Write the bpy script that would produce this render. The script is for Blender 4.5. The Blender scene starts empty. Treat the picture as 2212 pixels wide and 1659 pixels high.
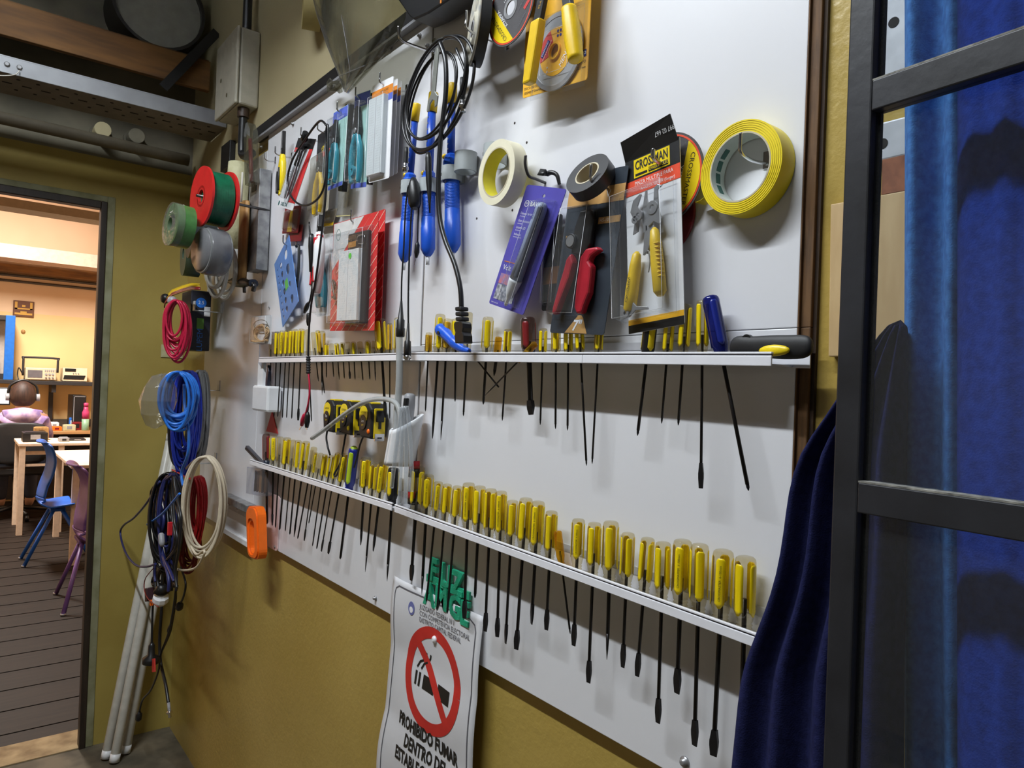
import bpy, math, random
from mathutils import Vector as V, Matrix
random.seed(11)
S = bpy.context.scene
COL = S.collection
PI = math.pi
# ---------------------------------------------------------------- camera
FPX = 1533.83
CAM = V((0.0, -0.72, 1.41))
FW = V((-0.78467688, 0.6198795, 0.00562091))
RT = V((0.6195977, 0.78397021, 0.03859277))
UP = V((-0.01951624, -0.03376556, 0.99923921))
cd = bpy.data.cameras.new('camera')
cam = bpy.data.objects.new('camera', cd)
COL.objects.link(cam)
cd.sensor_width = 36.0
cd.lens = FPX / 2212 * 36.0
cd.clip_start = 0.01
cd.clip_end = 60
cam.matrix_world = Matrix(((RT.x, UP.x, -FW.x, CAM.x), (RT.y, UP.y, -FW.y, CAM.y), (RT.z, UP.z, -FW.z, CAM.z), (0, 0, 0, 1)))
S.camera = cam
# ---------------------------------------------------------------- world, lamps, exposure
wd = bpy.data.worlds.new('world')
S.world = wd
wd.use_nodes = True
wd.node_tree.nodes['Background'].inputs[0].default_value = (0.5, 0.52, 0.56, 1)
wd.node_tree.nodes['Background'].inputs[1].default_value = 0.02
S.view_settings.view_transform = 'Standard'
S.view_settings.look = 'None'
S.view_settings.exposure = 0.0
S.view_settings.gamma = 1.0
S.view_settings.use_curve_mapping = False
S.cycles.max_bounces = 7
S.cycles.diffuse_bounces = 3
S.cycles.glossy_bounces = 3
S.cycles.transparent_max_bounces = 14
S.cycles.use_adaptive_sampling = True
S.cycles.adaptive_threshold = 0.025


def area(name, loc, sx, sy, power, col, rot=(0, 0, 0)):
    l = bpy.data.lights.new(name, 'AREA')
    l.shape = 'RECTANGLE'
    l.size = sx
    l.size_y = sy
    l.energy = power
    l.color = col
    o = bpy.data.objects.new(name, l)
    COL.objects.link(o)
    o.location = loc
    o.rotation_euler = rot
    return o


# tube fixture under the ceiling of this room (its housing is built below)
LAMP = V((-1.05, -1.1, 3.12))
area('tube_lamp_light', LAMP, 1.6, 0.05, 66, (0.90, 0.96, 1.0))
# lamp of the room beyond the doorway
area('far_room_lamp_light', (-6.9, -0.6, 3.45), 1.6, 0.5, 280, (1.0, 0.93, 0.85))


# ---------------------------------------------------------------- pixel rays -> points at a chosen distance
def ray(px, py):
    return (px - 1106) * RT - (py - 829.5) * UP + FPX * FW


def W(px, py, y=0.0):
    d = ray(px, py)
    return CAM + d * ((y - CAM.y) / d.y)


def Xp(px, py, x):
    d = ray(px, py)
    return CAM + d * ((x - CAM.x) / d.x)


def Zp(px, py, z):
    d = ray(px, py)
    return CAM + d * ((z - CAM.z) / d.z)


def depth(p):
    return (p - CAM).dot(FW)


# ---------------------------------------------------------------- materials
def lin(c):
    def g(v):
        v /= 255.0
        return v / 12.92 if v <= 0.04045 else ((v + 0.055) / 1.055) ** 2.4
    return (g(c[0]), g(c[1]), g(c[2]), 1)


MATS = {}


def mat(name, col, rough=0.5, metal=0.0, var=0.07, scale=30.0, bump=0.0, bscale=250.0, emit=0.0, col2=None, detail=3.0, spec=0.5, stretch=None, lo=0.35, hi=0.65):
    if name in MATS:
        return MATS[name]
    m = bpy.data.materials.new(name)
    m.use_nodes = True
    nt = m.node_tree
    b = nt.nodes['Principled BSDF']
    c = lin(col)
    c2 = lin(col2) if col2 else tuple(min(1, x * (1 + var)) for x in c[:3]) + (1,)
    c1 = c if col2 else tuple(x * (1 - var) for x in c[:3]) + (1,)
    tc = nt.nodes.new('ShaderNodeTexCoord')
    vec = tc.outputs['Object']
    if stretch:
        mp = nt.nodes.new('ShaderNodeMapping')
        mp.inputs['Scale'].default_value = stretch
        nt.links.new(vec, mp.inputs[0])
        vec = mp.outputs[0]
    n = nt.nodes.new('ShaderNodeTexNoise')
    n.inputs['Scale'].default_value = scale
    n.inputs['Detail'].default_value = detail
    nt.links.new(vec, n.inputs['Vector'])
    r = nt.nodes.new('ShaderNodeValToRGB')
    r.color_ramp.elements[0].position = lo
    r.color_ramp.elements[0].color = c1
    r.color_ramp.elements[1].position = hi
    r.color_ramp.elements[1].color = c2
    nt.links.new(n.outputs['Fac'], r.inputs[0])
    nt.links.new(r.outputs[0], b.inputs['Base Color'])
    b.inputs['Roughness'].default_value = rough
    b.inputs['Metallic'].default_value = metal
    b.inputs['Specular IOR Level'].default_value = spec
    if emit:
        nt.links.new(r.outputs[0], b.inputs['Emission Color'])
        b.inputs['Emission Strength'].default_value = emit
    if bump:
        n2 = nt.nodes.new('ShaderNodeTexNoise')
        n2.inputs['Scale'].default_value = bscale
        n2.inputs['Detail'].default_value = 4
        nt.links.new(vec, n2.inputs['Vector'])
        bp = nt.nodes.new('ShaderNodeBump')
        bp.inputs['Strength'].default_value = bump
        bp.inputs['Distance'].default_value = 0.002
        nt.links.new(n2.outputs['Fac'], bp.inputs['Height'])
        nt.links.new(bp.outputs[0], b.inputs['Normal'])
    MATS[name] = m
    return m


def clear(name, tint, body=0.1, rough=0.08, bodycol=(225, 225, 225), ior=1.45, crease=0.0, cscale=25.0, edge=0.0):
    """thin clear plastic or glass: see-through tint + a little milky body + mirror sheen by angle"""
    if name in MATS:
        return MATS[name]
    m = bpy.data.materials.new(name)
    m.use_nodes = True
    nt = m.node_tree
    nt.nodes.remove(nt.nodes['Principled BSDF'])
    out = nt.nodes['Material Output']
    tr = nt.nodes.new('ShaderNodeBsdfTransparent')
    tr.inputs[0].default_value = lin(tint)
    df = nt.nodes.new('ShaderNodeBsdfDiffuse')
    df.inputs[0].default_value = lin(bodycol)
    gl = nt.nodes.new('ShaderNodeBsdfGlossy')
    gl.inputs['Roughness'].default_value = rough
    gl.inputs[0].default_value = (1, 1, 1, 1)
    m1 = nt.nodes.new('ShaderNodeMixShader')
    m1.inputs[0].default_value = body
    nt.links.new(tr.outputs[0], m1.inputs[1])
    nt.links.new(df.outputs[0], m1.inputs[2])
    fr = nt.nodes.new('ShaderNodeFresnel')
    # same reflectance for the front and the back of the film
    gm = nt.nodes.new('ShaderNodeNewGeometry')
    mi = nt.nodes.new('ShaderNodeMapRange')
    mi.inputs['To Min'].default_value = ior
    mi.inputs['To Max'].default_value = 1 / ior
    nt.links.new(gm.outputs['Backfacing'], mi.inputs[0])
    nt.links.new(mi.outputs[0], fr.inputs['IOR'])
    m2 = nt.nodes.new('ShaderNodeMixShader')
    nt.links.new(fr.outputs[0], m2.inputs[0])
    nt.links.new(m1.outputs[0], m2.inputs[1])
    nt.links.new(gl.outputs[0], m2.inputs[2])
    nt.links.new(m2.outputs[0], out.inputs[0])
    if edge:
        lw = nt.nodes.new('ShaderNodeLayerWeight')
        lw.inputs[0].default_value = edge
        mr = nt.nodes.new('ShaderNodeMapRange')
        mr.inputs['To Min'].default_value = body
        mr.inputs['To Max'].default_value = min(1, body + 0.5)
        pw_ = nt.nodes.new('ShaderNodeMath')
        pw_.operation = 'POWER'
        pw_.inputs[1].default_value = 2.5
        nt.links.new(lw.outputs['Facing'], pw_.inputs[0])
        nt.links.new(pw_.outputs[0], mr.inputs[0])
        nt.links.new(mr.outputs[0], m1.inputs[0])
    if crease:
        tc = nt.nodes.new('ShaderNodeTexCoord')
        n2 = nt.nodes.new('ShaderNodeTexNoise')
        n2.inputs['Scale'].default_value = cscale
        n2.inputs['Detail'].default_value = 3
        nt.links.new(tc.outputs['Object'], n2.inputs['Vector'])
        bp = nt.nodes.new('ShaderNodeBump')
        bp.inputs['Strength'].default_value = crease
        bp.inputs['Distance'].default_value = 0.01
        nt.links.new(n2.outputs['Fac'], bp.inputs['Height'])
        nt.links.new(bp.outputs[0], gl.inputs['Normal'])
        nt.links.new(bp.outputs[0], fr.inputs['Normal'])
    MATS[name] = m
    return m


M = MATS
mat('board_white', (226, 226, 230), 0.32, var=0.025, scale=2.5)
mat('rail_white', (236, 236, 242), 0.3, var=0.02)
mat('rail_dark', (52, 50, 62), 0.5)
mat('rail_back', (188, 188, 192), 0.45, var=0.03)
mat('ply_edge', (96, 66, 34), 0.7, var=0.3, scale=60, stretch=(4, 4, 0.3))
mat('ply_dark', (58, 40, 24), 0.7, var=0.3, scale=60, stretch=(4, 4, 0.3))
mat('ochre', (184, 158, 84), 0.32, scale=3.5, col2=(172, 146, 72), bump=0.5, bscale=75)
mat('ochre_door', (170, 151, 78), 0.55, scale=3.0, col2=(156, 136, 66), bump=0.25, bscale=60)
mat('cream_wall', (190, 178, 140), 0.7, scale=2.0, col2=(176, 164, 126))
mat('plain_plaster', (128, 122, 104), 0.85, scale=6, col2=(100, 96, 82))
mat('concrete', (112, 102, 84), 0.85, scale=9, col2=(74, 68, 56), bump=0.6, bscale=40)
mat('threshold', (172, 150, 112), 0.85, scale=14, col2=(128, 106, 74), bump=0.6, bscale=40)
mat('ceiling_grey', (116, 110, 102), 0.85)
mat('store_wall', (140, 133, 118), 0.85, scale=3)
mat('steel_black', (34, 35, 40), 0.45, var=0.25, scale=18, bump=0.15, bscale=90)
mat('rail_black', (22, 21, 22), 0.5)
mat('frame_brown', (44, 34, 26), 0.5, var=0.3, scale=20, stretch=(3, 3, 0.3))
mat('chrome', (205, 205, 208), 0.18, 1.0, var=0.03)
mat('steel', (158, 158, 160), 0.35, 0.55, var=0.1)
mat('steel_dark', (84, 82, 82), 0.35, 1.0, var=0.15)
mat('shank_steel', (58, 56, 56), 0.35, 0.85, var=0.15)
mat('blade_black', (30, 29, 31), 0.42, 0.3)
mat('galvanised', (168, 170, 172), 0.4, 0.6, scale=40, col2=(128, 130, 134))
mat('zinc_plate', (205, 207, 210), 0.4, 0.15, scale=30, col2=(180, 182, 186))
mat('black_plastic', (22, 22, 24), 0.4)
mat('black_rubber', (26, 26, 28), 0.55)
mat('black_cable', (24, 24, 27), 0.35)
mat('yellow_plastic', (236, 206, 24), 0.35, var=0.04)
mat('stripe_yellow', (238, 208, 6), 0.35, var=0.04)
mat('print_black', (22, 20, 18), 0.6)
mat('print_grey', (96, 96, 104), 0.6)
mat('print_white', (238, 238, 240), 0.55)
mat('print_red', (196, 44, 36), 0.6)
mat('tape_yellow', (238, 214, 22), 0.42, var=0.05)
mat('tape_cream', (232, 226, 200), 0.6, var=0.04)
mat('tape_black', (36, 36, 40), 0.4)
mat('core_card', (196, 186, 160), 0.7)
mat('core_green', (206, 214, 206), 0.6)
mat('core_yellow', (216, 204, 40), 0.5)
mat('grey_pvc', (168, 174, 176), 0.45)
mat('white_pvc', (232, 233, 236), 0.35, var=0.02)
mat('blue_plastic', (28, 88, 206), 0.35, var=0.05)
mat('blue_dark', (20, 66, 168), 0.35, var=0.05)
mat('navy_plastic', (24, 38, 128), 0.3)
mat('pump_yellow', (230, 190, 24), 0.4)
mat('red_plastic', (196, 30, 44), 0.4)
mat('red_spool', (196, 30, 30), 0.45)
mat('crimson', (168, 28, 46), 0.38)
mat('red_dark', (122, 26, 30), 0.35)
mat('teal', (38, 142, 160), 0.35)
mat('orange', (246, 110, 20), 0.4, var=0.04)
mat('amber_card', (236, 176, 36), 0.5, var=0.03)
mat('white_card', (230, 230, 232), 0.6, var=0.02)
mat('black_card', (28, 28, 30), 0.4)
mat('red_card', (208, 52, 52), 0.5, var=0.04)
mat('violet_card', (86, 80, 172), 0.4, var=0.04)
mat('blue_card', (86, 104, 196), 0.45, var=0.04)
mat('slate_card', (48, 56, 66), 0.4)
mat('tan_card', (196, 152, 92), 0.5)
mat('orange_card', (214, 130, 42), 0.5)
mat('orangered_card', (226, 72, 36), 0.5)
mat('steel_disc', (186, 187, 190), 0.3, 0.35, var=0.06)
mat('abrasive', (72, 70, 72), 0.75, bump=0.3, bscale=900)
mat('breadboard', (218, 222, 222), 0.55, var=0.02)
mat('wood', (182, 140, 84), 0.6, scale=24, col2=(150, 108, 60), stretch=(3, 3, 0.4))
mat('wood_tan', (206, 176, 128), 0.6, scale=20, col2=(192, 160, 112), stretch=(3, 3, 0.5))
mat('beam_wood', (126, 86, 40), 0.7, scale=10, col2=(90, 60, 28), stretch=(3, 0.4, 3))
mat('twine', (178, 142, 98), 0.8, var=0.2, scale=200)
mat('wire_green', (20, 96, 66), 0.35, var=0.15, scale=60)
mat('wire_lime', (62, 112, 56), 0.4, var=0.15, scale=60)
mat('wire_sky', (40, 112, 206), 0.35, var=0.12)
mat('wire_royal', (30, 56, 180), 0.35, var=0.12)
mat('wire_navy', (34, 40, 92), 0.4)
mat('wire_grey', (122, 124, 124), 0.45)
mat('wire_white', (200, 196, 186), 0.5)
mat('wire_beige', (206, 192, 168), 0.5)
mat('wire_red', (190, 30, 38), 0.35)
mat('wire_crimson', (182, 26, 62), 0.35)
mat('cloth_cream', (200, 196, 160), 0.85, scale=30, col2=(176, 170, 130), bump=0.5, bscale=120)
mat('cloth_navy', (32, 36, 78), 0.92, scale=140, col2=(25, 28, 64), bump=0.3, bscale=700, spec=0.15)
mat('cloth_blue', (34, 66, 160), 0.9, scale=140, col2=(27, 54, 138), bump=0.3, bscale=700, spec=0.15)
mat('cloth_slate', (76, 130, 196), 0.9, scale=140, col2=(60, 106, 168), bump=0.3, bscale=700, spec=0.15)
mat('rust', (150, 92, 60), 0.8, scale=50, col2=(96, 52, 34))
mat('green_glitter', (28, 158, 120), 0.35, scale=420, col2=(150, 226, 200), lo=0.62, hi=0.8)
mat('paper', (214, 214, 218), 0.7, var=0.03, scale=8, bump=0.25, bscale=18)
mat('lime', (180, 206, 40), 0.4)
mat('pink_sheet', (226, 198, 196), 0.3)
mat('grey_plastic', (146, 146, 150), 0.4)
mat('box_grey', (176, 172, 156), 0.55)
mat('stripe_cream', (236, 216, 196), 0.6)
clear('handle_clear', (241, 235, 216), 0.015, 0.04, (120, 112, 92), 1.46, edge=0.25)
clear('handle_amber', (240, 205, 90), 0.10, 0.08, (220, 170, 40), 1.3, edge=0.35)
clear('handle_blue', (110, 120, 190), 0.35, 0.08, (28, 36, 120), 1.3)
clear('handle_wine', (196, 178, 172), 0.12, 0.06, (110, 84, 80), 1.4, edge=0.3)
clear('blister', (244, 246, 248), 0.035, 0.06, (215, 218, 222), 1.3, crease=0.3, cscale=40)
clear('bag_film', (234, 233, 228), 0.12, 0.10, (215, 212, 205), 1.25, crease=0.9, cscale=22)
clear('shield_film', (206, 205, 196), 0.06, 0.10, (200, 198, 180), 1.3, crease=0.5, cscale=10)
clear('glue_stick', (236, 239, 242), 0.16, 0.10, (232, 235, 238), 1.4, edge=0.5)
clear('glue_tube', (214, 216, 216), 0.55, 0.25, (205, 207, 207), 1.3)
clear('pane', (244, 247, 250), 0.02, 0.03, (160, 165, 170), 1.5, crease=0.02, cscale=6)
mat('glint_white', (232, 234, 238), 0.15, var=0.02)  # white for the highlight lines drawn on blisters
clear('acrylic', (232, 233, 238), 0.10, 0.08, (220, 220, 225), 1.3)


# ---------------------------------------------------------------- mesh building
class Fr:
    """local frame: a*ex + b*ey + c*ez"""

    def __init__(s, o, ex=(1, 0, 0), ey=(0, 0, 1), ez=None):
        s.o = V(o)
        s.ex = V(ex).normalized()
        s.ey = V(ey).normalized()
        s.ez = V(ez).normalized() if ez is not None else s.ex.cross(s.ey).normalized()

    def __call__(s, a, b, c=0.0):
        return s.o + s.ex * a + s.ey * b + s.ez * c

    def turn(s, deg, a=0.0, b=0.0, c=0.0):
        t = math.radians(deg)
        return Fr(s(a, b, c), s.ex * math.cos(t) + s.ey * math.sin(t), s.ey * math.cos(t) - s.ex * math.sin(t), s.ez)


def card(TL, TR, BL, y=-0.02):
    """frame of a hanging card from its corners: origin bottom-left, out of the board = +c; sets w and h"""
    ys = y if isinstance(y, tuple) else (y, y, y)
    a, b, c = W(*TL, ys[0]), W(*TR, ys[1]), W(*BL, ys[2])
    f = Fr(c, b - a, a - c)
    f.w = (b - a).length
    f.h = (a - c).length
    return f


def spline(pts, k=6, closed=False):
    P = [V(p) for p in pts]
    n = len(P)
    if n < 3:
        return P
    out = []
    for i in range(n if closed else n - 1):
        if closed:
            a, b, c, d = P[(i - 1) % n], P[i], P[(i + 1) % n], P[(i + 2) % n]
        else:
            a, b, c, d = P[max(0, i - 1)], P[i], P[i + 1], P[min(n - 1, i + 2)]
        for j in range(k):
            t = j / k
            out.append(0.5 * ((2 * b) + (c - a) * t + (2 * a - 5 * b + 4 * c - d) * t * t + (3 * b - a - 3 * c + d) * t ** 3))
    if not closed:
        out.append(P[-1])
    return out


ORG = {}


class MB:
    def __init__(s):
        s.v = []
        s.f = []
        s.sm = []

    def add(s, vs, fs, smooth=False):
        o = len(s.v)
        s.v += [V(p) for p in vs]
        s.f += [tuple(i + o for i in q) for q in fs]
        s.sm += [smooth] * len(fs)
        return s

    def box(s, lo, hi, fr=None):
        q = [(x, y, z) for z in (lo[2], hi[2]) for y in (lo[1], hi[1]) for x in (lo[0], hi[0])]
        if fr:
            q = [fr(*p) for p in q]
        return s.add(q, [(0, 2, 3, 1), (4, 5, 7, 6), (0, 1, 5, 4), (2, 6, 7, 3), (0, 4, 6, 2), (1, 3, 7, 5)])

    def loft(s, rings, cap=True, smooth=True, closed=False):
        n = len(rings[0])
        vs = [p for r in rings for p in r]
        fs = []
        m = len(rings)
        for i in range(m if closed else m - 1):
            for j in range(n):
                a, b = i * n + j, i * n + (j + 1) % n
                c, d = ((i + 1) % m) * n + (j + 1) % n, ((i + 1) % m) * n + j
                fs.append((a, b, c, d))
        o = len(s.f)
        s.add(vs, fs, smooth)
        if cap and not closed:
            k = len(s.v) - len(vs)
            s.f.append(tuple(k + j for j in reversed(range(n))))
            s.f.append(tuple(k + (m - 1) * n + j for j in range(n)))
            s.sm += [False, False]
        return s

    def cyl(s, a, b, r0, r1=None, n=16, cap=True, smooth=True):
        return s.lathe([(r0, 0), (r0 if r1 is None else r1, 1)], a, b, n, cap, smooth, unit=True)

    def lathe(s, prof, a, b, n=20, cap=True, smooth=True, unit=False, ref=None, sq=1.0):
        """revolve (radius, height) about a->b; heights in metres from a unless unit"""
        a, b = V(a), V(b)
        d = b - a
        L = d.length
        d = d.normalized()
        ref = V(ref) if ref is not None else (V((0, 0, 1)) if abs(d.z) < 0.9 else V((0, -1, 0)))
        e = (ref - d * ref.dot(d)).normalized()
        g = d.cross(e)
        rings = []
        for r, h in prof:
            c = a + d * (h * L if unit else h)
            rings.append([c + (e * math.cos(2 * PI * j / n) + g * (math.sin(2 * PI * j / n) * sq)) * r for j in range(n)])
        return s.loft(rings, cap, smooth)

    def tube(s, pts, r, n=8, k=6, closed=False, smooth=True):
        P = spline(pts, k, closed) if k > 1 else [V(p) for p in pts]
        m = len(P)
        rings = []
        e = None
        for i, p in enumerate(P):
            if closed:
                t = P[(i + 1) % m] - P[i - 1]
            else:
                t = P[min(m - 1, i + 1)] - P[max(0, i - 1)]
            if t.length < 1e-9:
                t = V((0, 0, 1))
            t.normalize()
            if e is None:
                ref = V((0, 0, 1)) if abs(t.z) < 0.9 else V((0, 1, 0))
                e = ref.cross(t).normalized()
            e = (e - t * e.dot(t)).normalized()
            g = t.cross(e)
            rr = r(i / max(1, m - 1)) if callable(r) else r
            rings.append([p + (e * math.cos(2 * PI * j / n) + g * math.sin(2 * PI * j / n)) * rr for j in range(n)])
        return s.loft(rings, not closed, smooth, closed)

    def prism(s, poly, fr, c0=0.0, c1=0.001, smooth=False):
        n = len(poly)
        vs = [fr(a, b, c0) for a, b in poly] + [fr(a, b, c1) for a, b in poly]
        fs = [tuple(reversed(range(n))), tuple(range(n, 2 * n))]
        fs += [(i, (i + 1) % n, n + (i + 1) % n, n + i) for i in range(n)]
        return s.add(vs, fs, smooth)

    def ring(s, c, ax, ro, ri, h, n=40, smooth=True):
        c, ax = V(c), V(ax).normalized()
        ref = V((0, 0, 1)) if abs(ax.z) < 0.9 else V((1, 0, 0))
        e = (ref - ax * ref.dot(ax)).normalized()
        g = ax.cross(e)

        def rg(r, z):
            return [c + ax * z + (e * math.cos(2 * PI * j / n) + g * math.sin(2 * PI * j / n)) * r for j in range(n)]
        for q in ((rg(ro, 0), rg(ro, h)), (rg(ro, h), rg(ri, h)), (rg(ri, h), rg(ri, 0)), (rg(ri, 0), rg(ro, 0))):
            s.loft(list(q), False, smooth and (q[0][0] - q[1][0]).length > 0 and abs((q[0][0] - q[1][0]).dot(ax)) > 1e-6)
        return s

    def sheet(s, rows, smooth=True):
        m, n = len(rows), len(rows[0])
        fs = [(i * n + j, i * n + j + 1, (i + 1) * n + j + 1, (i + 1) * n + j) for i in range(m - 1) for j in range(n - 1)]
        return s.add([p for r in rows for p in r], fs, smooth)

    def ball(s, c, r, fr=None, n=12, m=8):
        rx, ry, rz = r if isinstance(r, (tuple, list)) else (r, r, r)
        c = V(c)
        fr = fr or Fr((0, 0, 0), (1, 0, 0), (0, 1, 0))
        rings = []
        for i in range(m + 1):
            t = PI * max(0.02, min(0.98, i / m)) - PI / 2
            rings.append([c + fr.ex * (rx * math.cos(t) * math.cos(2 * PI * j / n)) + fr.ey * (ry * math.cos(t) * math.sin(2 * PI * j / n)) + fr.ez * (rz * math.sin(t)) for j in range(n)])
        return s.loft(rings, True, True)

    def build(s, name, m, parent=None, bevel=0.0, solid=0.0, sub=0, seg=2, label=None):
        if parent is not None:
            o0 = ORG[parent.name]
        else:
            lo = [min(p[i] for p in s.v) for i in range(3)]
            hi = [max(p[i] for p in s.v) for i in range(3)]
            o0 = V(((lo[0] + hi[0]) / 2, (lo[1] + hi[1]) / 2, lo[2]))
        me = bpy.data.meshes.new(name)
        me.from_pydata([p - o0 for p in s.v], [], s.f)
        me.polygons.foreach_set('use_smooth', s.sm)
        me.materials.append(M[m] if isinstance(m, str) else m)
        o = bpy.data.objects.new(name, me)
        COL.objects.link(o)
        if parent is not None:
            o.parent = parent
        else:
            o.location = o0
        ORG[o.name] = o0
        if bevel:
            b = o.modifiers.new('bevel', 'BEVEL')
            b.width = bevel
            b.segments = seg
            b.limit_method = 'ANGLE'
            b.angle_limit = 0.7
        if sub:
            b = o.modifiers.new('sub', 'SUBSURF')
            b.levels = sub
            b.render_levels = sub
        if solid:
            b = o.modifiers.new('solid', 'SOLIDIFY')
            b.thickness = solid
            b.offset = 0
        if label:
            o['label'] = label
        return o


def tag(o, label, cat, group=None):
    o['label'] = label
    o['category'] = cat
    if group:
        o['group'] = group
    return o


def struct(o):
    o['kind'] = 'structure'
    return o


def thing(name, label, cat, loc, group=None):
    o = bpy.data.objects.new(name, None)
    COL.objects.link(o)
    o.location = loc
    o.empty_display_size = 0.02
    ORG[o.name] = V(loc)
    return tag(o, label, cat, group)


def text(s, size, fr, a, b, c, m, parent, rot=0.0, sx=1.0, align='CENTER', name='lettering', warp=None, shear=0.0, bold=0.0):
    cu = bpy.data.curves.new('lettering', 'FONT')
    cu.body = s
    cu.size = size
    cu.align_x = align
    cu.align_y = 'CENTER'
    cu.resolution_u = 2
    cu.shear = shear
    cu.offset = bold
    cu.fill_mode = 'FRONT'
    ob = bpy.data.objects.new('lettering', cu)
    me = bpy.data.meshes.new_from_object(ob)
    t = math.radians(rot)
    mb = MB()
    vs = []
    for v in me.vertices:
        x, y = v.co.x * sx, v.co.y
        p, q = a + x * math.cos(t) - y * math.sin(t), b + x * math.sin(t) + y * math.cos(t)
        vs.append(warp(p, q, c) if warp else fr(p, q, c))
    mb.add(vs, [tuple(p.vertices) for p in me.polygons])
    bpy.data.objects.remove(ob)
    bpy.data.curves.remove(cu)
    bpy.data.meshes.remove(me)
    if not mb.v:
        return None
    return mb.build(name, m, parent)


def rrect(w, h, r, a0=0.0, b0=0.0, k=4):
    out = []
    for cx, cy, s0 in ((w - r, h - r, 0), (r, h - r, 90), (r, r, 180), (w - r, r, 270)):
        for i in range(k + 1):
            t = math.radians(s0 + 90 * i / k)
            out.append((a0 + cx + r * math.cos(t), b0 + cy + r * math.sin(t)))
    return out


def circ(a, b, r, n=24, r2=None):
    return [(a + r * math.cos(2 * PI * i / n), b + (r2 or r) * math.sin(2 * PI * i / n)) for i in range(n)]


BF = Fr((0, 0, 0))     # board frame: a = x, b = z, c = out of the board
# ================================================================ the setting
WY = 0.014          # face of the long wall
BX = -3.06          # face of the wall with the doorway


def sbox(name, lo, hi, m, parent=None, bevel=0.0):
    o = MB().box(lo, hi).build(name, m, parent, bevel)
    return o if parent is not None else struct(o)


sbox('floor', (BX, -2.6, -0.06), (1.6, WY, 0.0), 'concrete')
wr = sbox('wall_right', (-3.2, WY, -0.05), (1.7, WY + 0.12, 2.13), 'ochre')
sbox('wall_right_upper', (-3.2, WY, 2.13), (1.7, WY + 0.12, 3.3), 'cream_wall')
sbox('wall_front', (-3.2, -2.7, -0.05), (1.7, -2.6, 3.3), 'store_wall')
sbox('wall_side', (1.6, -2.6, -0.05), (1.7, WY, 3.3), 'store_wall')
sbox('ceiling', (-3.2, -2.7, 3.2), (1.7, WY + 0.1, 3.3), 'ceiling_grey')
# wall with the doorway: opening y -1.25..DY, z 0..DZ
DY = Xp(221.5, 700, BX).y
DZ = Xp(100, 415, BX).z
wb = MB()
wb.box((BX - 0.12, DY + 0.02, -0.05), (BX, WY, 2.215))
wb.box((BX - 0.12, -1.3, DZ + 0.02), (BX, DY + 0.02, 2.215))
wb.box((BX - 0.12, -2.7, -0.05), (BX, -1.3, 2.215))
struct(wb.build('wall_back', 'ochre_door'))
sbox('wall_back_upper', (BX - 0.12, -2.7, 2.215), (BX, WY, 3.3), 'plain_plaster')
# steel door frame, its pale plaster surround and the sill
fr_ = MB()
yi = DY - 0.021
fr_.box((BX - 0.035, yi, -0.02), (BX + 0.010, DY, DZ))
fr_.box((BX - 0.035, -1.3, DZ - 0.028), (BX + 0.010, yi, DZ))
struct(fr_.build('trim_1', 'frame_brown', bevel=0.003))
pl_ = MB()
pl_.box((BX, DY, 0.0), (BX + 0.004, DY + 0.026, DZ + 0.022))
pl_.box((BX, -1.3, DZ), (BX + 0.004, DY, DZ + 0.022))
struct(pl_.build('trim_2', mat('pale_plaster', (150, 150, 122), 0.9, scale=12, col2=(118, 116, 82)), bevel=0.002))
sbox('trim_3', (BX - 0.16, -1.3, -0.06), (BX, DY - 0.0, 0.004), 'threshold')

# ---- ceiling lamp with its side skirts, out of frame above the camera
lt = thing('ceiling_light', 'white tube light with side reflectors under the ceiling', 'lamp', LAMP + V((0, 0, 0.02)))
MB().box((LAMP.x - 0.85, LAMP.y - 0.085, LAMP.z + 0.005), (LAMP.x + 0.85, LAMP.y + 0.085, LAMP.z + 0.079)).build('housing', 'rail_white', lt)
for s_ in (-1, 1):
    MB().box((LAMP.x - 0.85, LAMP.y + s_ * 0.083 - 0.002, LAMP.z - 0.064), (LAMP.x + 0.85, LAMP.y + s_ * 0.083 + 0.002, LAMP.z + 0.005)).build('reflector', 'rail_white', lt)

# ---- room beyond the doorway
fl2 = struct(MB().box((-9.35, -2.6, -0.09), (BX - 0.16, 1.6, -0.03)).build('floor_beyond', mat('sub_dark', (26, 20, 16), 0.8)))
mat('plank_brown', (34, 26, 21), 0.62, spec=0.2, var=0.25, scale=9, stretch=(6, 0.5, 3))
x = BX - 0.165
pw = 0.115
k = 0
while x > -9.3:
    MB().box((x - pw + 0.005, -2.6, -0.03), (x, 1.6, -0.004 + 0.002 * (k % 2))).build('plank', 'plank_brown', fl2)
    x -= pw
    k += 1
mat('far_plaster', (226, 196, 164), 0.85, scale=1.2, col2=(216, 184, 150))
mat('far_plaster_low', (224, 194, 140), 0.85, scale=1.2, col2=(214, 182, 128))
FX = -9.25
sbox('wall_far', (FX - 0.1, -2.6, Xp(100, 680, FX).z), (FX, 1.7, 3.7), 'far_plaster')
sbox('wall_far_lower', (FX - 0.1, -2.6, -0.05), (FX, 1.7, Xp(100, 680, FX).z), 'far_plaster_low')
sbox('wall_far_right', (-9.35, 1.6, -0.05), (BX - 0.12, 1.7, 3.7), 'far_plaster')
sbox('wall_far_left', (-9.35, -2.7, -0.05), (BX - 0.12, -2.6, 3.7), 'far_plaster')
sbox('ceiling_beyond', (-9.35, -2.7, 3.6), (BX - 0.12, 1.7, 3.7), 'far_plaster')
sbox('wall_back_far_side', (BX - 0.2, -2.7, 2.2), (BX - 0.12, 1.7, 3.7), 'far_plaster')
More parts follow.
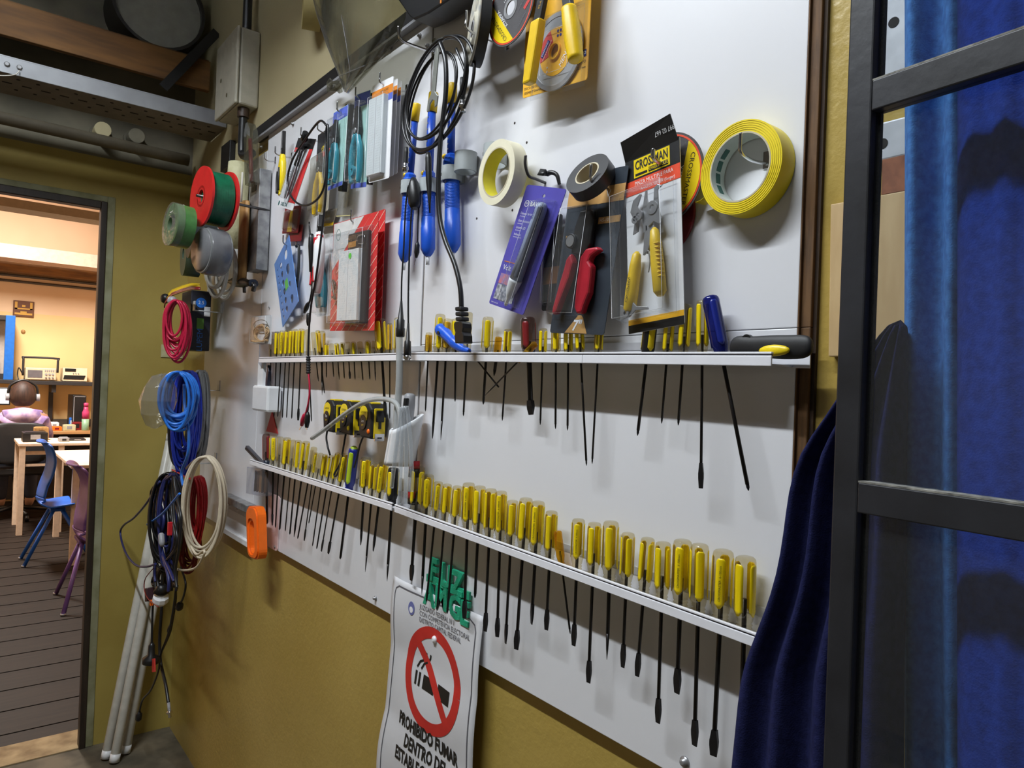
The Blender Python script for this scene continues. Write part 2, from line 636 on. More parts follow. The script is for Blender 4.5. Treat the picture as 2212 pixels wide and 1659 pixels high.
# concrete beam with a wooden strip under it and two conduits
zb0 = Xp(100, 505, -7.6).z
zb1 = Xp(100, 478, -7.6).z
sbox('trim_4', (-8.85, -2.6, Xp(100, 566, -8.55).z), (-8.55, 1.6, Xp(100, 537, -8.55).z), mat('far_beam', (196, 166, 148), 0.85))
sbox('trim_5', (-9.25, -2.6, Xp(100, 594, -9.05).z), (-9.05, 1.6, Xp(100, 574, -9.05).z), 'beam_wood')
sbox('trim_6', (-6.2, -2.6, Xp(100, 470, -6.2).z), (-6.0, 1.6, Xp(100, 452, -6.2).z), mat('far_rail', (150, 136, 118), 0.7))
for i, py in enumerate((602, 614)):
    z = Xp(100, py, FX + 0.03).z
    tag(MB().cyl((FX + 0.02, -2.5, z), (FX + 0.02, 1.5, z), 0.014, n=8).build('conduit', mat('conduit_dark', (66, 58, 52), 0.5)),
        ('upper' if i == 0 else 'lower') + ' of two thin dark conduits along the wall beyond the doorway', 'conduit')

# ================================================================ tool boards on the long wall
XS = -1.205
BT, BBm = 2.142, 0.938
b1 = thing('tool_board', 'long white melamine tool board left of the seam, full of hung tools', 'board', ((-2.72 + XS) / 2, 0.012, BBm))
MB().box((-2.13, 0.0, BBm), (XS - 0.003, WY - 0.0005, BT)).build('panel', 'board_white', b1, 0.001)
MB().box((-2.72, 0.0, 0.915), (-2.134, WY - 0.0005, BT - 0.05)).build('panel', 'board_white', b1, 0.001)
b2 = thing('tool_board', 'white upper right tool board with the yellow tape roll hanging on it', 'board', ((XS - 0.415) / 2, 0.012, 1.49))
ZM = W(1640, 711, 0).z
MB().box((XS + 0.003, 0.0, ZM), (-0.415, 0.012, 2.135)).build('panel', 'board_white', b2, 0.001)
MB().box((-0.4150, 0.0, ZM), (-0.4135, 0.012, 2.135)).build('edge_strip', 'ply_edge', b2, label='brown plywood edge of the white board')
MB().box((-0.4135, 0.004, ZM), (-0.402, WY - 0.0005, 2.135)).build('moulding_and_shade', 'ply_edge', b2, 0.001)
MB().box((-0.402, 0.009, ZM), (-0.398, WY - 0.0005, 2.135)).build('moulding_and_shade', 'ply_dark', b2)  # dark strip painted in as the board edge's shadow on the wall
b3 = thing('tool_board', 'white lower right tool board behind the hanging screwdriver shanks', 'board', ((XS - 0.415) / 2, 0.012, BBm))
MB().box((XS + 0.003, 0.0, BBm), (-0.415, 0.012, ZM - 0.0008)).build('panel', 'board_white', b3, 0.001)
MB().box((-0.4150, 0.0, BBm), (-0.4135, 0.012, ZM - 0.0008)).build('edge_strip', 'ply_edge', b3, label='brown plywood edge of the white board')
MB().box((-0.4135, 0.004, BBm), (-0.402, WY - 0.0005, ZM)).build('moulding_and_shade', 'ply_edge', b3, 0.001)
MB().box((-0.402, 0.009, BBm), (-0.398, WY - 0.0005, ZM)).build('moulding_and_shade', 'ply_dark', b3)  # same painted shadow strip beside the lower board
tag(MB().box((XS - 0.003, 0.003, 1.5), (XS + 0.003, 0.011, 2.13)).box((XS - 0.003, 0.003, BBm), (XS + 0.003, 0.011, 1.5)).build('seam_strip', mat('seam', (92, 78, 62), 0.6)),
    'narrow brown strip in the vertical seam between the white boards', 'strip')


def bolt(px, py, r, parent, y=0.0):
    p = W(px, py, y)
    MB().lathe([(r, 0), (r, 0.002), (r * 0.62, 0.0022), (r * 0.62, 0.006), (0.3 * r, 0.007)], p, p + V((0, -1, 0)), 10).build('bolt', 'steel', parent)


for q in ((845, 106, 0.007, b1), (908, 78, 0.005, b1), (634, 268, 0.006, b1), (597, 1181, 0.006, b1), (566, 318, 0.005, b1), (582, 1182, 0.004, b1), (925, 100, 0.005, b1), (1480, 1645, 0.0068, b3), (812, 1292, 0.005, b1)):
    bolt(*q)
# small dark screw holes in the boards
for px, py in ((1107, 454), (1030, 472), (1112, 266), (1138, 308)):
    p = W(px, py, 0)
    MB().prism(circ(p.x, p.z, 0.0022, 8), BF, 0.0, 0.0004).build('screw_hole', mat('hole_dark', (48, 36, 32), 0.8), b2)
# black rail along the top of the boards
tr_ = thing('top_rail', 'black steel rail running along the top edge of the white board', 'rail', (-1.6, -0.01, BT))
MB().box((-2.24, -0.012, BT + 0.0005), (-0.8, WY - 0.0005, BT + 0.034)).build('bar', 'rail_black', tr_, 0.002)
MB().box((-2.24, -0.016, BT - 0.006), (-0.8, -0.001, BT)).build('edge_trim', 'grey_plastic', tr_)

# ================================================================ white screwdriver rails
RAILS = {}


def rail(key, x0, x1, z0, z1, label, joint=None):
    """z0, z1: bottom of the front lip at the two ends"""
    def zz(x):
        return z0 + (z1 - z0) * (x - x0) / (x1 - x0)
    RAILS[key] = zz
    t = thing('screwdriver_rail', label, 'rail', ((x0 + x1) / 2, -0.02, (z0 + z1) / 2))

    def sl(a, b, ya, yb, za, zb):
        q = [(x, y, zz(x) + z) for z in (za, zb) for y in (ya, yb) for x in (a, b)]
        return MB().add(q, [(0, 2, 3, 1), (4, 5, 7, 6), (0, 1, 5, 4), (2, 6, 7, 3), (0, 4, 6, 2), (1, 3, 7, 5)])
    sl(x0, x1, -0.0435, -0.041, 0.0, 0.0112).build('front_lip', 'rail_white', t, 0.0008)
    sl(x0, x1, -0.0425, -0.041, 0.0112, 0.0128).build('groove', 'rail_dark', t)
    sl(x0, x1, -0.0435, -0.039, 0.0128, 0.0152).build('lip_bead', 'rail_white', t, 0.0006)
    sl(x0, x1, -0.041, -0.0005, 0.0006, 0.0026).build('tray', 'rail_back', t)
    sl(x0 - 0.0, x1 + (0.02 if key[1] == 'R' else 0), -0.002, -0.0003, 0.0, 0.02).build('back_flange', 'rail_white', t, 0.0005)
    sl(x0, x1 + (0.02 if key[1] == 'R' else 0), -0.003, -0.0003, 0.02, 0.031).build('back_rib', 'rail_back', t, 0.0005)
    if joint:
        sl(joint, joint + 0.0007, -0.0438, -0.043, 0.0, 0.0112).build('joint_line', 'rail_back', t)
    return t


rail('UL', -2.007, -1.186, 1.4535, 1.4545, 'white left rail of the upper row of screwdrivers')
rail('UR', -1.176, -0.418, 1.4545, 1.4435, 'white right rail of the upper row, with the saw handle at its end', W(1257, 780, -0.0435).x)
rail('LL', -2.050, -1.217, 1.1630, 1.1635, 'white left rail of the lower row of screwdrivers')
rail('LR', -1.206, -0.400, 1.1630, 1.1445, 'white right rail of the lower row, ending behind the navy coat')

# ================================================================ upper left: tray, plank shelf, junction box
ty0, tx = -1.6, -2.6
tz = 0.5 * (Xp(0, 152, tx).z + Xp(507, 282, tx).z)
tb = thing('cable_tray', 'grey perforated metal cable tray high across the doorway wall', 'cable tray', (tx - 0.1, -0.7, tz))
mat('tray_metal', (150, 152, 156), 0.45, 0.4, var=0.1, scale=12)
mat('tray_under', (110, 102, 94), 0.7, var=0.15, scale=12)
MB().box((tx - 0.003, ty0, tz), (tx, WY - 0.004, tz + 0.048)).build('side_flange', 'tray_metal', tb, 0.001)
MB().box((tx - 0.02, ty0, tz + 0.048), (tx, WY - 0.004, tz + 0.051)).build('top_lip', 'tray_metal', tb)
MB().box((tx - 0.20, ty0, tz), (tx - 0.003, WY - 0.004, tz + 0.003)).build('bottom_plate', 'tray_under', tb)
MB().box((tx - 0.203, ty0, tz), (tx - 0.20, WY - 0.004, tz + 0.048)).build('side_flange', 'tray_metal', tb)
mat('slot_dark', (26, 22, 20), 0.9)
k = 0
for i in range(13):
    yy = -0.64 + i * 0.05
    for j, xx in enumerate((-0.035, -0.085, -0.135)):
        if j == 1:
            MB().box((tx + xx - 0.004, yy + 0.012, tz - 0.0008), (tx + xx + 0.004, yy + 0.037, tz)).build('slot', 'slot_dark', tb)
        else:
            MB().prism(circ(tx + xx, yy, 0.0055, 8), Fr((0, 0, 0), (1, 0, 0), (0, 1, 0)), tz - 0.0008, tz).build('hole', 'slot_dark', tb)
for px, py in ((15, 139), (42, 146)):
    p = Xp(px, py, tx)
    MB().lathe([(0.008, 0), (0.008, 0.002), (0.005, 0.002), (0.005, 0.006)], p, p + V((1, 0, 0)), 8).build('bolt', 'steel', tb)
p = Xp(42, 152, tx + 0.006)
MB().tube([p, p + V((0.01, -0.012, -0.02)), p + V((0.0, -0.05, -0.03)), p + V((0, -0.09, -0.028))], 0.0014, 6).build('tie_wire', 'wire_white', tb)
# plank and what stands on it
px_ = -2.78
zt, zb_ = Xp(200, 57, px_).z, Xp(200, 128, px_).z
ps = thing('plank_shelf', 'dark wooden plank shelf above the cable tray', 'shelf', (px_ - 0.14, -0.6, zb_))
ye = Xp(455, 140, px_).y
MB().box((px_ - 0.022, -1.6, zb_), (px_, ye, zt)).build('front_board', 'beam_wood', ps, 0.002)
MB().box((px_ - 0.26, -1.6, zt - 0.004), (px_ - 0.022, ye, zt + 0.012)).build('deck', 'beam_wood', ps)
a, b = Xp(468, 70, px_ + 0.02), Xp(352, 190, px_ + 0.02)
f_ = Fr(a, b - a, V((1, 0, 0)))
MB().box((0, 0, -0.016), ((b - a).length, 0.006, 0.016), f_).build('brace', 'rail_black', ps)
p = Xp(338, 5, px_ - 0.12)
rr = (Xp(430, 5, px_ - 0.12) - p).length
dr = thing('round_drum', 'grey round drum end standing on the high plank shelf', 'drum', (p.x, p.y, zt + 0.012))
c_ = V((p.x, p.y, zt + 0.016 + rr))
MB().ring(c_ - V((0.1, 0, 0)), (1, 0, 0), rr, rr * 0.93, 0.16, 36).build('rim', mat('drum_rim', (44, 42, 40), 0.6), dr)
MB().cyl(c_ - V((0.09, 0, 0)), c_ + V((0.04, 0, 0)), rr * 0.93, n=36).build('end_plate', mat('drum_grey', (150, 148, 138), 0.7), dr)
# pipe stubs on the wall over the door
for i, (qx, qy) in enumerate(((216, 290), (288, 303))):
    p = Xp(qx, qy, BX)
    t = thing('pipe_stub', ('pale', 'dim')[i] + ' short pipe stub on the wall above the doorway', 'pipe', p)
    MB().cyl(p, p + V((0.07, 0, 0)), 0.028, n=16).build('pipe', ('cream_wall', 'plain_plaster')[i], t, 0.002)
    MB().ring(p, (1, 0, 0), 0.036, 0.027, 0.012, 20).build('collar', 'plain_plaster', t)
# dark conduit bundle behind the tray
tag(MB().tube([(-2.98, -1.6, 2.26), (-2.98, -0.8, 2.26), (-2.98, -0.02, 2.25)], 0.022, 12).build('sleeve_pipe', mat('sleeve', (96, 88, 72), 0.7)),
    'dark pipe along the wall under the cable tray', 'pipe')
# junction box
xs = W(563, 120, WY).x
yf = Xp(511, 120, xs).y
xl = W(468, 130, yf).x
z0 = Xp(511, 222, xs).z
z1 = Xp(511, 52, xs).z
jb = thing('junction_box', 'grey plastic junction box on the wall above the board', 'junction box', ((xl + xs) / 2, WY, z0))
MB().box((xl, yf + 0.012, z0), (xs, WY - 0.001, z1)).build('body', 'box_grey', jb, 0.006)
MB().box((xl - 0.001, yf, z0 - 0.001), (xs + 0.001, yf + 0.011, z1 + 0.001)).build('lid', 'box_grey', jb, 0.005)
for q in ((0.28, 0.48), (0.6, 0.2)):
    c_ = V((xl + (xs - xl) * q[0], yf, z0 + (z1 - z0) * q[1]))
    MB().cyl(c_, c_ + V((0, -0.001, 0)), 0.007, n=10).build('screw_cap', mat('cap_dark', (96, 88, 66), 0.7), jb)
xm = xs - 0.03
cz = thing('black_conduit', 'black conduit leaving the bottom of the grey junction box', 'conduit', (xm, 0.0, z0 - 0.2))
yc = (yf + WY) / 2
MB().tube([(xm, yc, z0 + 0.002), (xm, yc, z0 - 0.06), (xm, yc, z0 - 0.12), (xm + 0.01, yc - 0.0, z0 - 0.15), (xm + 0.06, yc, z0 - 0.165), (xm + 0.1, yc, z0 - 0.165)], 0.013, 12).build('pipe', 'black_plastic', cz)
MB().ring((xm, yc, z0 - 0.03), (0, 0, 1), 0.018, 0.012, 0.028, 20).build('coupling', mat('coupling_brown', (60, 44, 34), 0.5), cz)
tag(MB().tube([(xm, yc, z1 + 0.001), (xm, yc, z1 + 0.1), (xm, yc, 3.19)], 0.014, 12).build('black_conduit', 'black_plastic'),
    'black conduit rising from the top of the grey junction box', 'conduit')

# ================================================================ glazed steel door folded back at the right
dl = ray(105, 787)
dl.z = 0
ex = -dl.normalized()
A = W(1833, 400, -0.17)
DF = Fr((A.x, A.y, 0.0), ex, (0, 0, 1))      # a along the door, b up, c towards the camera
T0, T1 = -0.007, 0.007
dr_ = bpy.data.objects.new('door_1', None)
COL.objects.link(dr_)
dr_.location = DF(0, 0, 0)
ORG[dr_.name] = V(dr_.location)
struct(dr_)
SW = 0.0205
DW = 0.62
zm = [0.15, 0.42, 0.725, 1.03, 1.3372, 1.6425, 1.947]
MB().box((0, 0.02, T0), (SW, 2.0, T1), DF).build('stile', 'steel_black', dr_, 0.0015)
MB().box((DW, 0.02, T0), (DW + SW, 2.0, T1), DF).build('stile', 'steel_black', dr_, 0.0015)
for z in zm:
    MB().box((SW, z - 0.0115, T0), (DW, z + 0.0115, T1), DF).build('glazing_bar', 'steel_black', dr_, 0.001)
    MB().box((SW, z + 0.0115, -0.0055), (DW, z + 0.0128, 0.0065), DF).build('lit_dust_line', mat('lit_dust', (150, 148, 140), 0.9, scale=120, col2=(90, 88, 84)), dr_)  # dusty bar top, its lit look put into the pale colour
MB().box((SW, 0.02, T0), (DW, 0.14, T1), DF).build('kick_plate', 'steel_black', dr_)
for i in range(len(zm) - 1):
    MB().box((SW, zm[i] + 0.0115, -0.003), (DW, zm[i + 1] - 0.0115, 0.0), DF).build('pane', 'pane', dr_)
    MB().box((SW, zm[i] + 0.0115, -0.0068), (SW + 0.002, zm[i + 1] - 0.0115, -0.003), DF).build('putty', mat('putty', (28, 26, 24), 0.9, bump=0.8, bscale=300), dr_)


# ================================================================ coats hanging behind the door
def coat(name, rows, y0, half, m, label, nf=5, amp=0.012, ph=0.0, seams=()):
    """rows: (pixel y, left pixel, right pixel); cloth body with hanging folds"""
    rings = []
    n = 34
    for i, (py, l, r) in enumerate(rows):
        a, b = W(l, py, y0), W(r, py, y0)
        ring_ = []
        grow = min(1.0, 0.35 + 0.16 * i)
        for j in range(n):
            t = j / (n // 2)
            if j <= n // 2:
                s = t
                side = -1.0
            else:
                s = 2 - t
                side = 0.6
            w = max(0.0, 1 - abs(2 * s - 1) ** 4) ** 0.5
            fold = math.sin(s * nf * 2 * PI + ph + 0.25 * math.sin(i * 0.8)) * amp * grow
            p = a.lerp(b, s)
            p.y += side * half * w * grow + (fold * w if side < 0 else 0)
            ring_.append(p)
        rings.append(ring_)
    mb = MB().loft(rings, True, True)
    return tag(mb.build(name, m, None, sub=1), label, 'coat')


coat('work_coat', [(690, 1936, 1961), (760, 1886, 1961), (830, 1843, 1961), (905, 1797, 1961), (975, 1742, 1961), (1060, 1716, 1961), (1140, 1706, 1961), (1230, 1690, 1961), (1310, 1661, 1961), (1390, 1627, 1961), (1450, 1605, 1961), (1560, 1594, 1961), (1659, 1579, 1961), (1900, 1560, 1961)],
     -0.085, 0.034, 'cloth_navy', 'navy blue work coat hanging between the white board and the black door', 4, 0.016, 0.6)
RW = (-330, -230, -100, 100, 300, 500, 700, 900, 1100, 1300, 1500, 1700, 1900)
coat('work_coat', [(-470, 2040, 2110), (-420, 1985, 2160)] + [(y, 1951, 2190) for y in RW],
     -0.052, 0.016, 'cloth_slate', 'slate blue garment with vertical folds seen through the door panes', 2.6, 0.013, 1.9)
coat('work_coat', [(-500, 2330, 2470), (-440, 2160, 2660)] + [(y, 2058, 2800) for y in RW],
     -0.122, 0.022, 'cloth_blue', 'royal blue garment hanging furthest right behind the door glass', 8, 0.012, 0.2)
# pegs that carry the garments
for px, py, yy, lb in ((2075, -470, -0.062, 'wooden peg carrying the slate blue garment'), (2400, -500, -0.122, 'wooden peg carrying the royal blue garment')):
    p = W(px, py, yy)
    t = thing('coat_peg', lb, 'peg', (p.x, WY, p.z - 0.01))
    MB().cyl((p.x, WY - 0.0005, p.z - 0.012), (p.x, yy - 0.012, p.z - 0.004), 0.007, n=12).build('peg', 'wood', t)
    MB().cyl((p.x, WY - 0.0005, p.z - 0.012), (p.x, WY - 0.008, p.z - 0.012), 0.018, n=16).build('rosette', 'wood', t)
# tan board and white plates on the wall behind the door
q0, q1 = W(1789, 770, 0.002), W(1802, 440, 0.002)
wbd = thing('wooden_batten', 'tan wooden board fixed to the yellow wall behind the door frame', 'board', (q0.x + 0.04, 0.016, q0.z))
MB().prism([(q0.x, q0.z), (q0.x + 0.12, q0.z), (q0.x + 0.12, q1.z), (q1.x - 0.004, q1.z)], BF, -0.0135, -0.002).build('plank', 'wood_tan', wbd, 0.001)
q2 = W(1900, 420, -0.006)
MB().box((q2.x - 0.003, 0.004, q1.z + 0.001), (q2.x + 0.06, 0.0135, q1.z + 0.036)).build('rusty_end', 'rust', wbd)
for i, (t_, b_) in enumerate(((262, 345), (-120, 168))):
    za, zb2 = W(1900, t_, 0.0).z, W(1900, b_, 0.0).z
    xa = W(1893, 300, 0.0).x
    pt = thing('mounting_plate', ('lower short', 'upper tall')[i] + ' white metal plate with a screw hole behind the door glass', 'plate', (xa + 0.02, 0.008, zb2))
    MB().box((xa - 0.006, 0.004, zb2), (xa + 0.06, 0.0135, za)).build('plate', 'zinc_plate', pt, 0.002)
    hp = W((1906, 1930)[i], (310, 48)[i], 0.0035)
    MB().prism(circ(hp.x, hp.z, 0.0052, 14), BF, -0.004, -0.0034).build('hole', 'slot_dark', pt)
# ================================================================ screwdrivers
# (top px, top py, width px, tip px, tip py, kind, tip, lettered)
UL = [(585, 722, 9, 585, 840, 'c', 'p', 0), (599, 716, 11, 592, 900, 'y', 'p', 0), (610, 714, 11, 600, 901, 'y', 'p', 1), (620, 713, 11, 610, 903, 'y', 'p', 0),
      (629, 712, 10, 619, 903, 'y', 'p', 0), (639, 711, 12, 630, 905, 'y', 'p', 0), (652, 710, 13, 644, 908, 'y', 'f', 0), (664, 712, 11, 673, 911, 'c', 'p', 0),
      (676, 718, 10, 688, 824, 'c', 'p', 0), (686, 714, 10, 701, 850, 'y', 'p', 0), (695, 715, 16, 696, 854, 'g', 'n', 0),
      (705, 742, 10, 705, 816, 'y', 'p', 0), (716, 742, 10, 721, 815, 'c', 'p', 0), (727, 741, 10, 733, 820, 'y', 'f', 0), (739, 740, 11, 744, 818, 'y', 'p', 1), (751, 739, 11, 756, 818, 'c', 'f', 0),
      (763, 738, 11, 767, 820, 'y', 'p', 0), (777, 738, 12, 784, 822, 'c', 'p', 0), (794, 736, 12, 799, 820, 'y', 'p', 1), (808, 736, 11, 811, 822, 'c', 'f', 0),
      (820, 688, 24, 833, 902, 'y', 'f', 0), (842, 698, 11, 842, 905, 'g', 'p', 0), (861, 686, 18, 856, 880, 'y', 'p', 0)]
UR = [(927, 718, 15, 919, 889, 'g', 'p', 1), (952, 678, 22, 934, 947, 'y', 'f', 1), (968, 688, 20, 952, 951, 'g', 'n', 0), (985, 688, 18, 983, 868, 'y', 'p', 0), (1013, 674, 18, 1001, 899, 'c', 'p', 0),
      (1055, 684, 24, 1044, 874, 'y', 'p', 0), (1078, 727, 16, 1067, 813, 'a', 'n', 0), (1098, 710, 17, 1085, 909, 'y', 'p', 0), (1157, 742, 15, 1046, 856, 'a', 'n', 0),
      (1140, 685, 33, 1147, 896, 'w', 'b', 0), (1174, 709, 18, 1167, 918, 'y', 'p', 0), (1201, 700, 20, 1200, 927, 'y', 'p', 0), (1228, 700, 20, 1226, 930, 'y', 'p', 0),
      (1250, 690, 20, 1267, 1006, 'y', 'p', 0), (1296, 690, 19, 1279, 1002, 'y', 'p', 1), (1407, 690, 30, 1377, 941, 'k', 'p', 0), (1447, 690, 23, 1429, 915, 'y', 'p', 0), (1483, 656, 26, 1465, 919, 'y', 'p', 0),
      (1518, 648, 27, 1514, 1055, 'y', 'f', 0), (1534, 640, 36, 1617, 1060, 'b', 'p', 0)]
LL = [(575, 937, 16, 577, 1132, 'w', 'p', 0), (591, 940, 17, 588, 1135, 'y', 'f', 1), (606, 943, 13, 595, 1140, 'c', 'p', 0), (621, 945, 17, 604, 1145, 'y', 'p', 0), (634, 950, 11, 616, 1148, 'c', 'p', 0),
      (645, 951, 15, 626, 1155, 'y', 'p', 0), (662, 953, 17, 635, 1159, 'y', 'f', 0), (679, 966, 14, 643, 1164, 'c', 'p', 0), (683, 977, 11, 657, 1168, 'y', 'f', 1), (694, 979, 11, 667, 1131, 'c', 'p', 0),
      (703, 981, 12, 675, 1180, 'y', 'p', 0), (717, 984, 14, 684, 1186, 'y', 'p', 0), (730, 978, 12, 694, 1191, 'y', 'f', 0), (747, 980, 17, 709, 1196, 'y', 'f', 1), (765, 968, 23, 735, 1208, 'l', 'p', 0),
      (791, 987, 22, 779, 1177, 'y', 'f', 1), (809, 1001, 18, 789, 1236, 'y', 'n', 0), (829, 998, 23, 806, 1190, 'y', 'f', 1), (851, 1010, 25, 836, 1256, 'k', 'n', 0)]
LR = [(905, 1007, 29, 888, 1254, 'y', 'f', 0), (925, 1024, 27, 911, 1285, 'y', 'n', 1), (948, 1040, 20, 921, 1300, 'y', 'p', 1), (967, 1045, 20, 944, 1320, 'y', 'p', 0), (989, 1049, 22, 966, 1326, 'y', 'p', 0),
      (1013, 1042, 27, 1003, 1336, 'y', 'f', 1), (1037, 1049, 27, 1026, 1292, 'y', 'p', 0), (1061, 1055, 26, 1048, 1364, 'y', 'f', 0), (1083, 1060, 26, 1074, 1376, 'y', 'f', 1), (1108, 1080, 25, 1092, 1390, 'y', 'f', 0),
      (1137, 1075, 30, 1115, 1403, 'y', 'f', 0), (1163, 1082, 30, 1148, 1348, 'y', 'f', 1), (1192, 1103, 27, 1180, 1361, 'y', 'f', 0), (1204, 1146, 19, 1232, 1370, 'a', 'p', 0),
      (1250, 1120, 29, 1239, 1395, 'y', 'f', 1), (1285, 1128, 30, 1271, 1475, 'y', 'f', 0), (1320, 1125, 35, 1311, 1425, 'y', 'n', 0), (1357, 1150, 30, 1345, 1442, 'y', 'f', 0), (1400, 1161, 31, 1376, 1461, 'y', 'f', 0),
      (1433, 1170, 34, 1421, 1562, 'y', 'f', 0), (1475, 1165, 41, 1462, 1498, 'y', 'f', 1), (1512, 1174, 39, 1500, 1611, 'y', 'f', 0), (1563, 1187, 45, 1541, 1633, 'y', 'f', 1), (1611, 1201, 45, 1598, 1690, 'y', 'f', 0)]
ORD = ['first', 'second', 'third', 'fourth', 'fifth', 'sixth', 'seventh', 'eighth', 'ninth', 'tenth', 'eleventh', 'twelfth', 'thirteenth', 'fourteenth', 'fifteenth', 'sixteenth', 'seventeenth', 'eighteenth', 'nineteenth', 'twentieth', 'twenty-first', 'twenty-second', 'twenty-third', 'twenty-fourth']
KIND = {'y': 'clear screwdriver with yellow stripes', 'c': 'clear plain-handled screwdriver', 'g': 'clear golden-tinted screwdriver', 'a': 'amber-handled small screwdriver', 'w': 'dark red striped screwdriver',
        'k': 'black and yellow handled screwdriver', 'b': 'blue striped screwdriver leaning right', 'l': 'navy screwdriver with lime green cap'}
mat('amber_solid', (214, 164, 24), 0.4)
mat('stripe_gold', (206, 160, 30), 0.4)


def driver(key, i, xt, yt, wp, xe, ye, kind, tip, lettered, where):
    rnd = random.Random(hash((xt, yt)) % 9999)
    y0 = -0.021 + rnd.uniform(-0.004, 0.003)
    if kind == 'a':
        y0 -= 0.008 if xe < xt - 40 else 0
    a = W(xt, yt, y0)
    e = W(xe, ye, y0)
    d = (e - a).normalized()
    R_ = wp / 2 * depth(a) / FPX
    zs = RAILS[key](a.x) + 0.0026
    L = (zs - a.z) / d.z            # handle length from its top down to the tray
    S_ = (e - a).length
    t = thing('screwdriver', f'{KIND[kind]}, {ORD[i]} from the left in the {where}', 'screwdriver', a + d * L, 'screwdrivers in the ' + where)
    side = V((1, 0, 0)) - d * d.x
    side.normalize()
    nrm = d.cross(side)             # lies in the board normal direction
    if nrm.y > 0:
        nrm = -nrm
    small = L < 0.04
    r = R_
    nk = min(0.018, L * 0.25)
    body = {'y': 'handle_clear', 'c': 'handle_clear', 'g': 'handle_clear', 'a': 'handle_amber', 'w': 'handle_wine', 'b': 'handle_blue', 'k': 'black_plastic', 'l': 'navy_plastic'}[kind]
    prof = [(r * 0.35, 0.0), (r * 0.72, 0.0006), (r * 0.92, r * 0.22), (r, r * 0.55), (r, L - nk * 1.3), (r * 0.88, L - nk), (r * 0.80, L - nk * 0.8)]
    if small:
        prof += [(r * 0.8, L - 0.0005)]
    else:
        for q in range(3):
            h = L - nk * 0.75 + nk * 0.22 * q
            prof += [(r * 0.80, h), (r * 0.70, h + nk * 0.05), (r * 0.70, h + nk * 0.14), (r * 0.80, h + nk * 0.19)]
        prof += [(r * 0.78, L - 0.0004)]
    hd = MB().lathe(prof, a, a + d, 12, True, True, ref=side).build('handle', body, t)
    # stripes let into the handle
    cols = {'y': 'stripe_yellow', 'g': 'stripe_gold', 'k': 'yellow_plastic', 'w': 'red_dark', 'b': 'navy_plastic', 'l': 'lime'}
    if kind in cols:
        # how far the camera side is turned from the board normal
        vc = CAM - a
        phi = math.degrees(math.atan2(vc.dot(side), vc.dot(nrm)))
        a0 = phi + rnd.uniform(-45, 45)
        if lettered:
            a0 = phi + rnd.uniform(-24, 4)
        n = 4 if kind in 'yg' else 3 if kind in 'wbk' else 1
        for k in range(n):
            ang = math.radians(a0 + 360 / n * k)
            half = math.radians(27)
            h0, h1 = r * 0.7, L - nk * 1.15
            if small:
                h1 = L - nk * 0.6
            mb = MB()
            rows = []
            for h, wq in ((h0, 0.55), (h0 + r * 0.2, 0.9), (h0 + r * 0.35, 1.0), (h1 - r * 0.45, 1.0), (h1, 0.25)):
                rows.append([a + d * h + (nrm * math.cos(ang + half * wq * u) + side * math.sin(ang + half * wq * u)) * (r * 1.012) for u in (-1, -0.33, 0.33, 1)])
            mb.sheet(rows)
            st = mb.build('stripe', cols[kind], t, solid=0.0003)
            if lettered and k == 0:
                c_ = nrm * math.cos(ang) + side * math.sin(ang)
                f = Fr(a + d * ((h0 + h1) / 2) + c_ * (r * 1.02 + 0.0005), -d, c_.cross(-d) if True else side, c_)
                sc = (h1 - h0) / 0.105
                text('CROSSMASTER  6-100mm', 0.0068 * sc, f, 0, 0, 0, 'print_black', st)
    # shank, starting inside the handle
    rs = max(0.0012, min(0.0030, r * 0.235))
    if kind == 'w':
        rs = r * 0.34
    if small:
        rs = 0.0026
    tl = {'f': 0.030, 'b': 0.022, 'p': 0.007, 'n': 0.035}[tip]
    tl = min(tl, (S_ - L) * 0.4)
    MB().cyl(a + d * (L * 0.55 if body.startswith('handle') else L - 0.004), e - d * tl, rs, n=10).build('shank', 'shank_steel', t)
    c0 = e - d * tl
    if tip in 'fb':
        rot = rnd.uniform(-0.5, 0.5)
        s2 = side * math.cos(rot) + nrm * math.sin(rot)
        n2 = nrm * math.cos(rot) - side * math.sin(rot)
        wmax = rs * (1.75 if tip == 'f' else 1.4)
        rg = []
        for q, ww, tt in ((0, rs, rs), (0.42, wmax, rs * 0.8), (0.6, wmax * 1.02, rs * 0.62), (1.0, wmax * 0.8, rs * 0.22)):
            c = c0 + d * tl * q
            rg.append([c + s2 * (ww * sx) + n2 * (tt * sy) for sx, sy in ((-1, -1), (1, -1), (1, 1), (-1, 1))])
        MB().loft(rg, True, False).build('blade_tip', 'blade_black', t)
    elif tip == 'p':
        MB().lathe([(rs, 0), (rs * 1.04, 0.001), (rs * 0.95, tl * 0.5), (rs * 0.25, tl)], c0, e, 4, True, False).build('cross_tip', 'blade_black', t)
    else:
        MB().lathe([(rs, 0), (rs * 0.6, tl * 0.6), (0.0003, tl)], c0, e, 8).build('point_tip', 'shank_steel', t)
    if kind == 'l':
        MB().ball(a + d * 0.002, (r * 0.75, r * 0.75, r * 0.6), Fr((0, 0, 0), side, nrm)).build('cap', 'lime', t)
    if kind == 'w':
        MB().lathe([(r * 0.86, 0), (r * 0.78, nk * 0.6), (r * 0.7, nk)], a + d * (L - nk), a + d * L, 14).build('collar', mat('collar_navy', (28, 38, 56), 0.4), t)


for key, rows, where in (('UL', UL, 'upper left rail'), ('UR', UR, 'upper right rail'), ('LL', LL, 'lower left rail'), ('LR', LR, 'lower right rail')):
    for i, q in enumerate(rows):
        driver(key, i, *q, where)
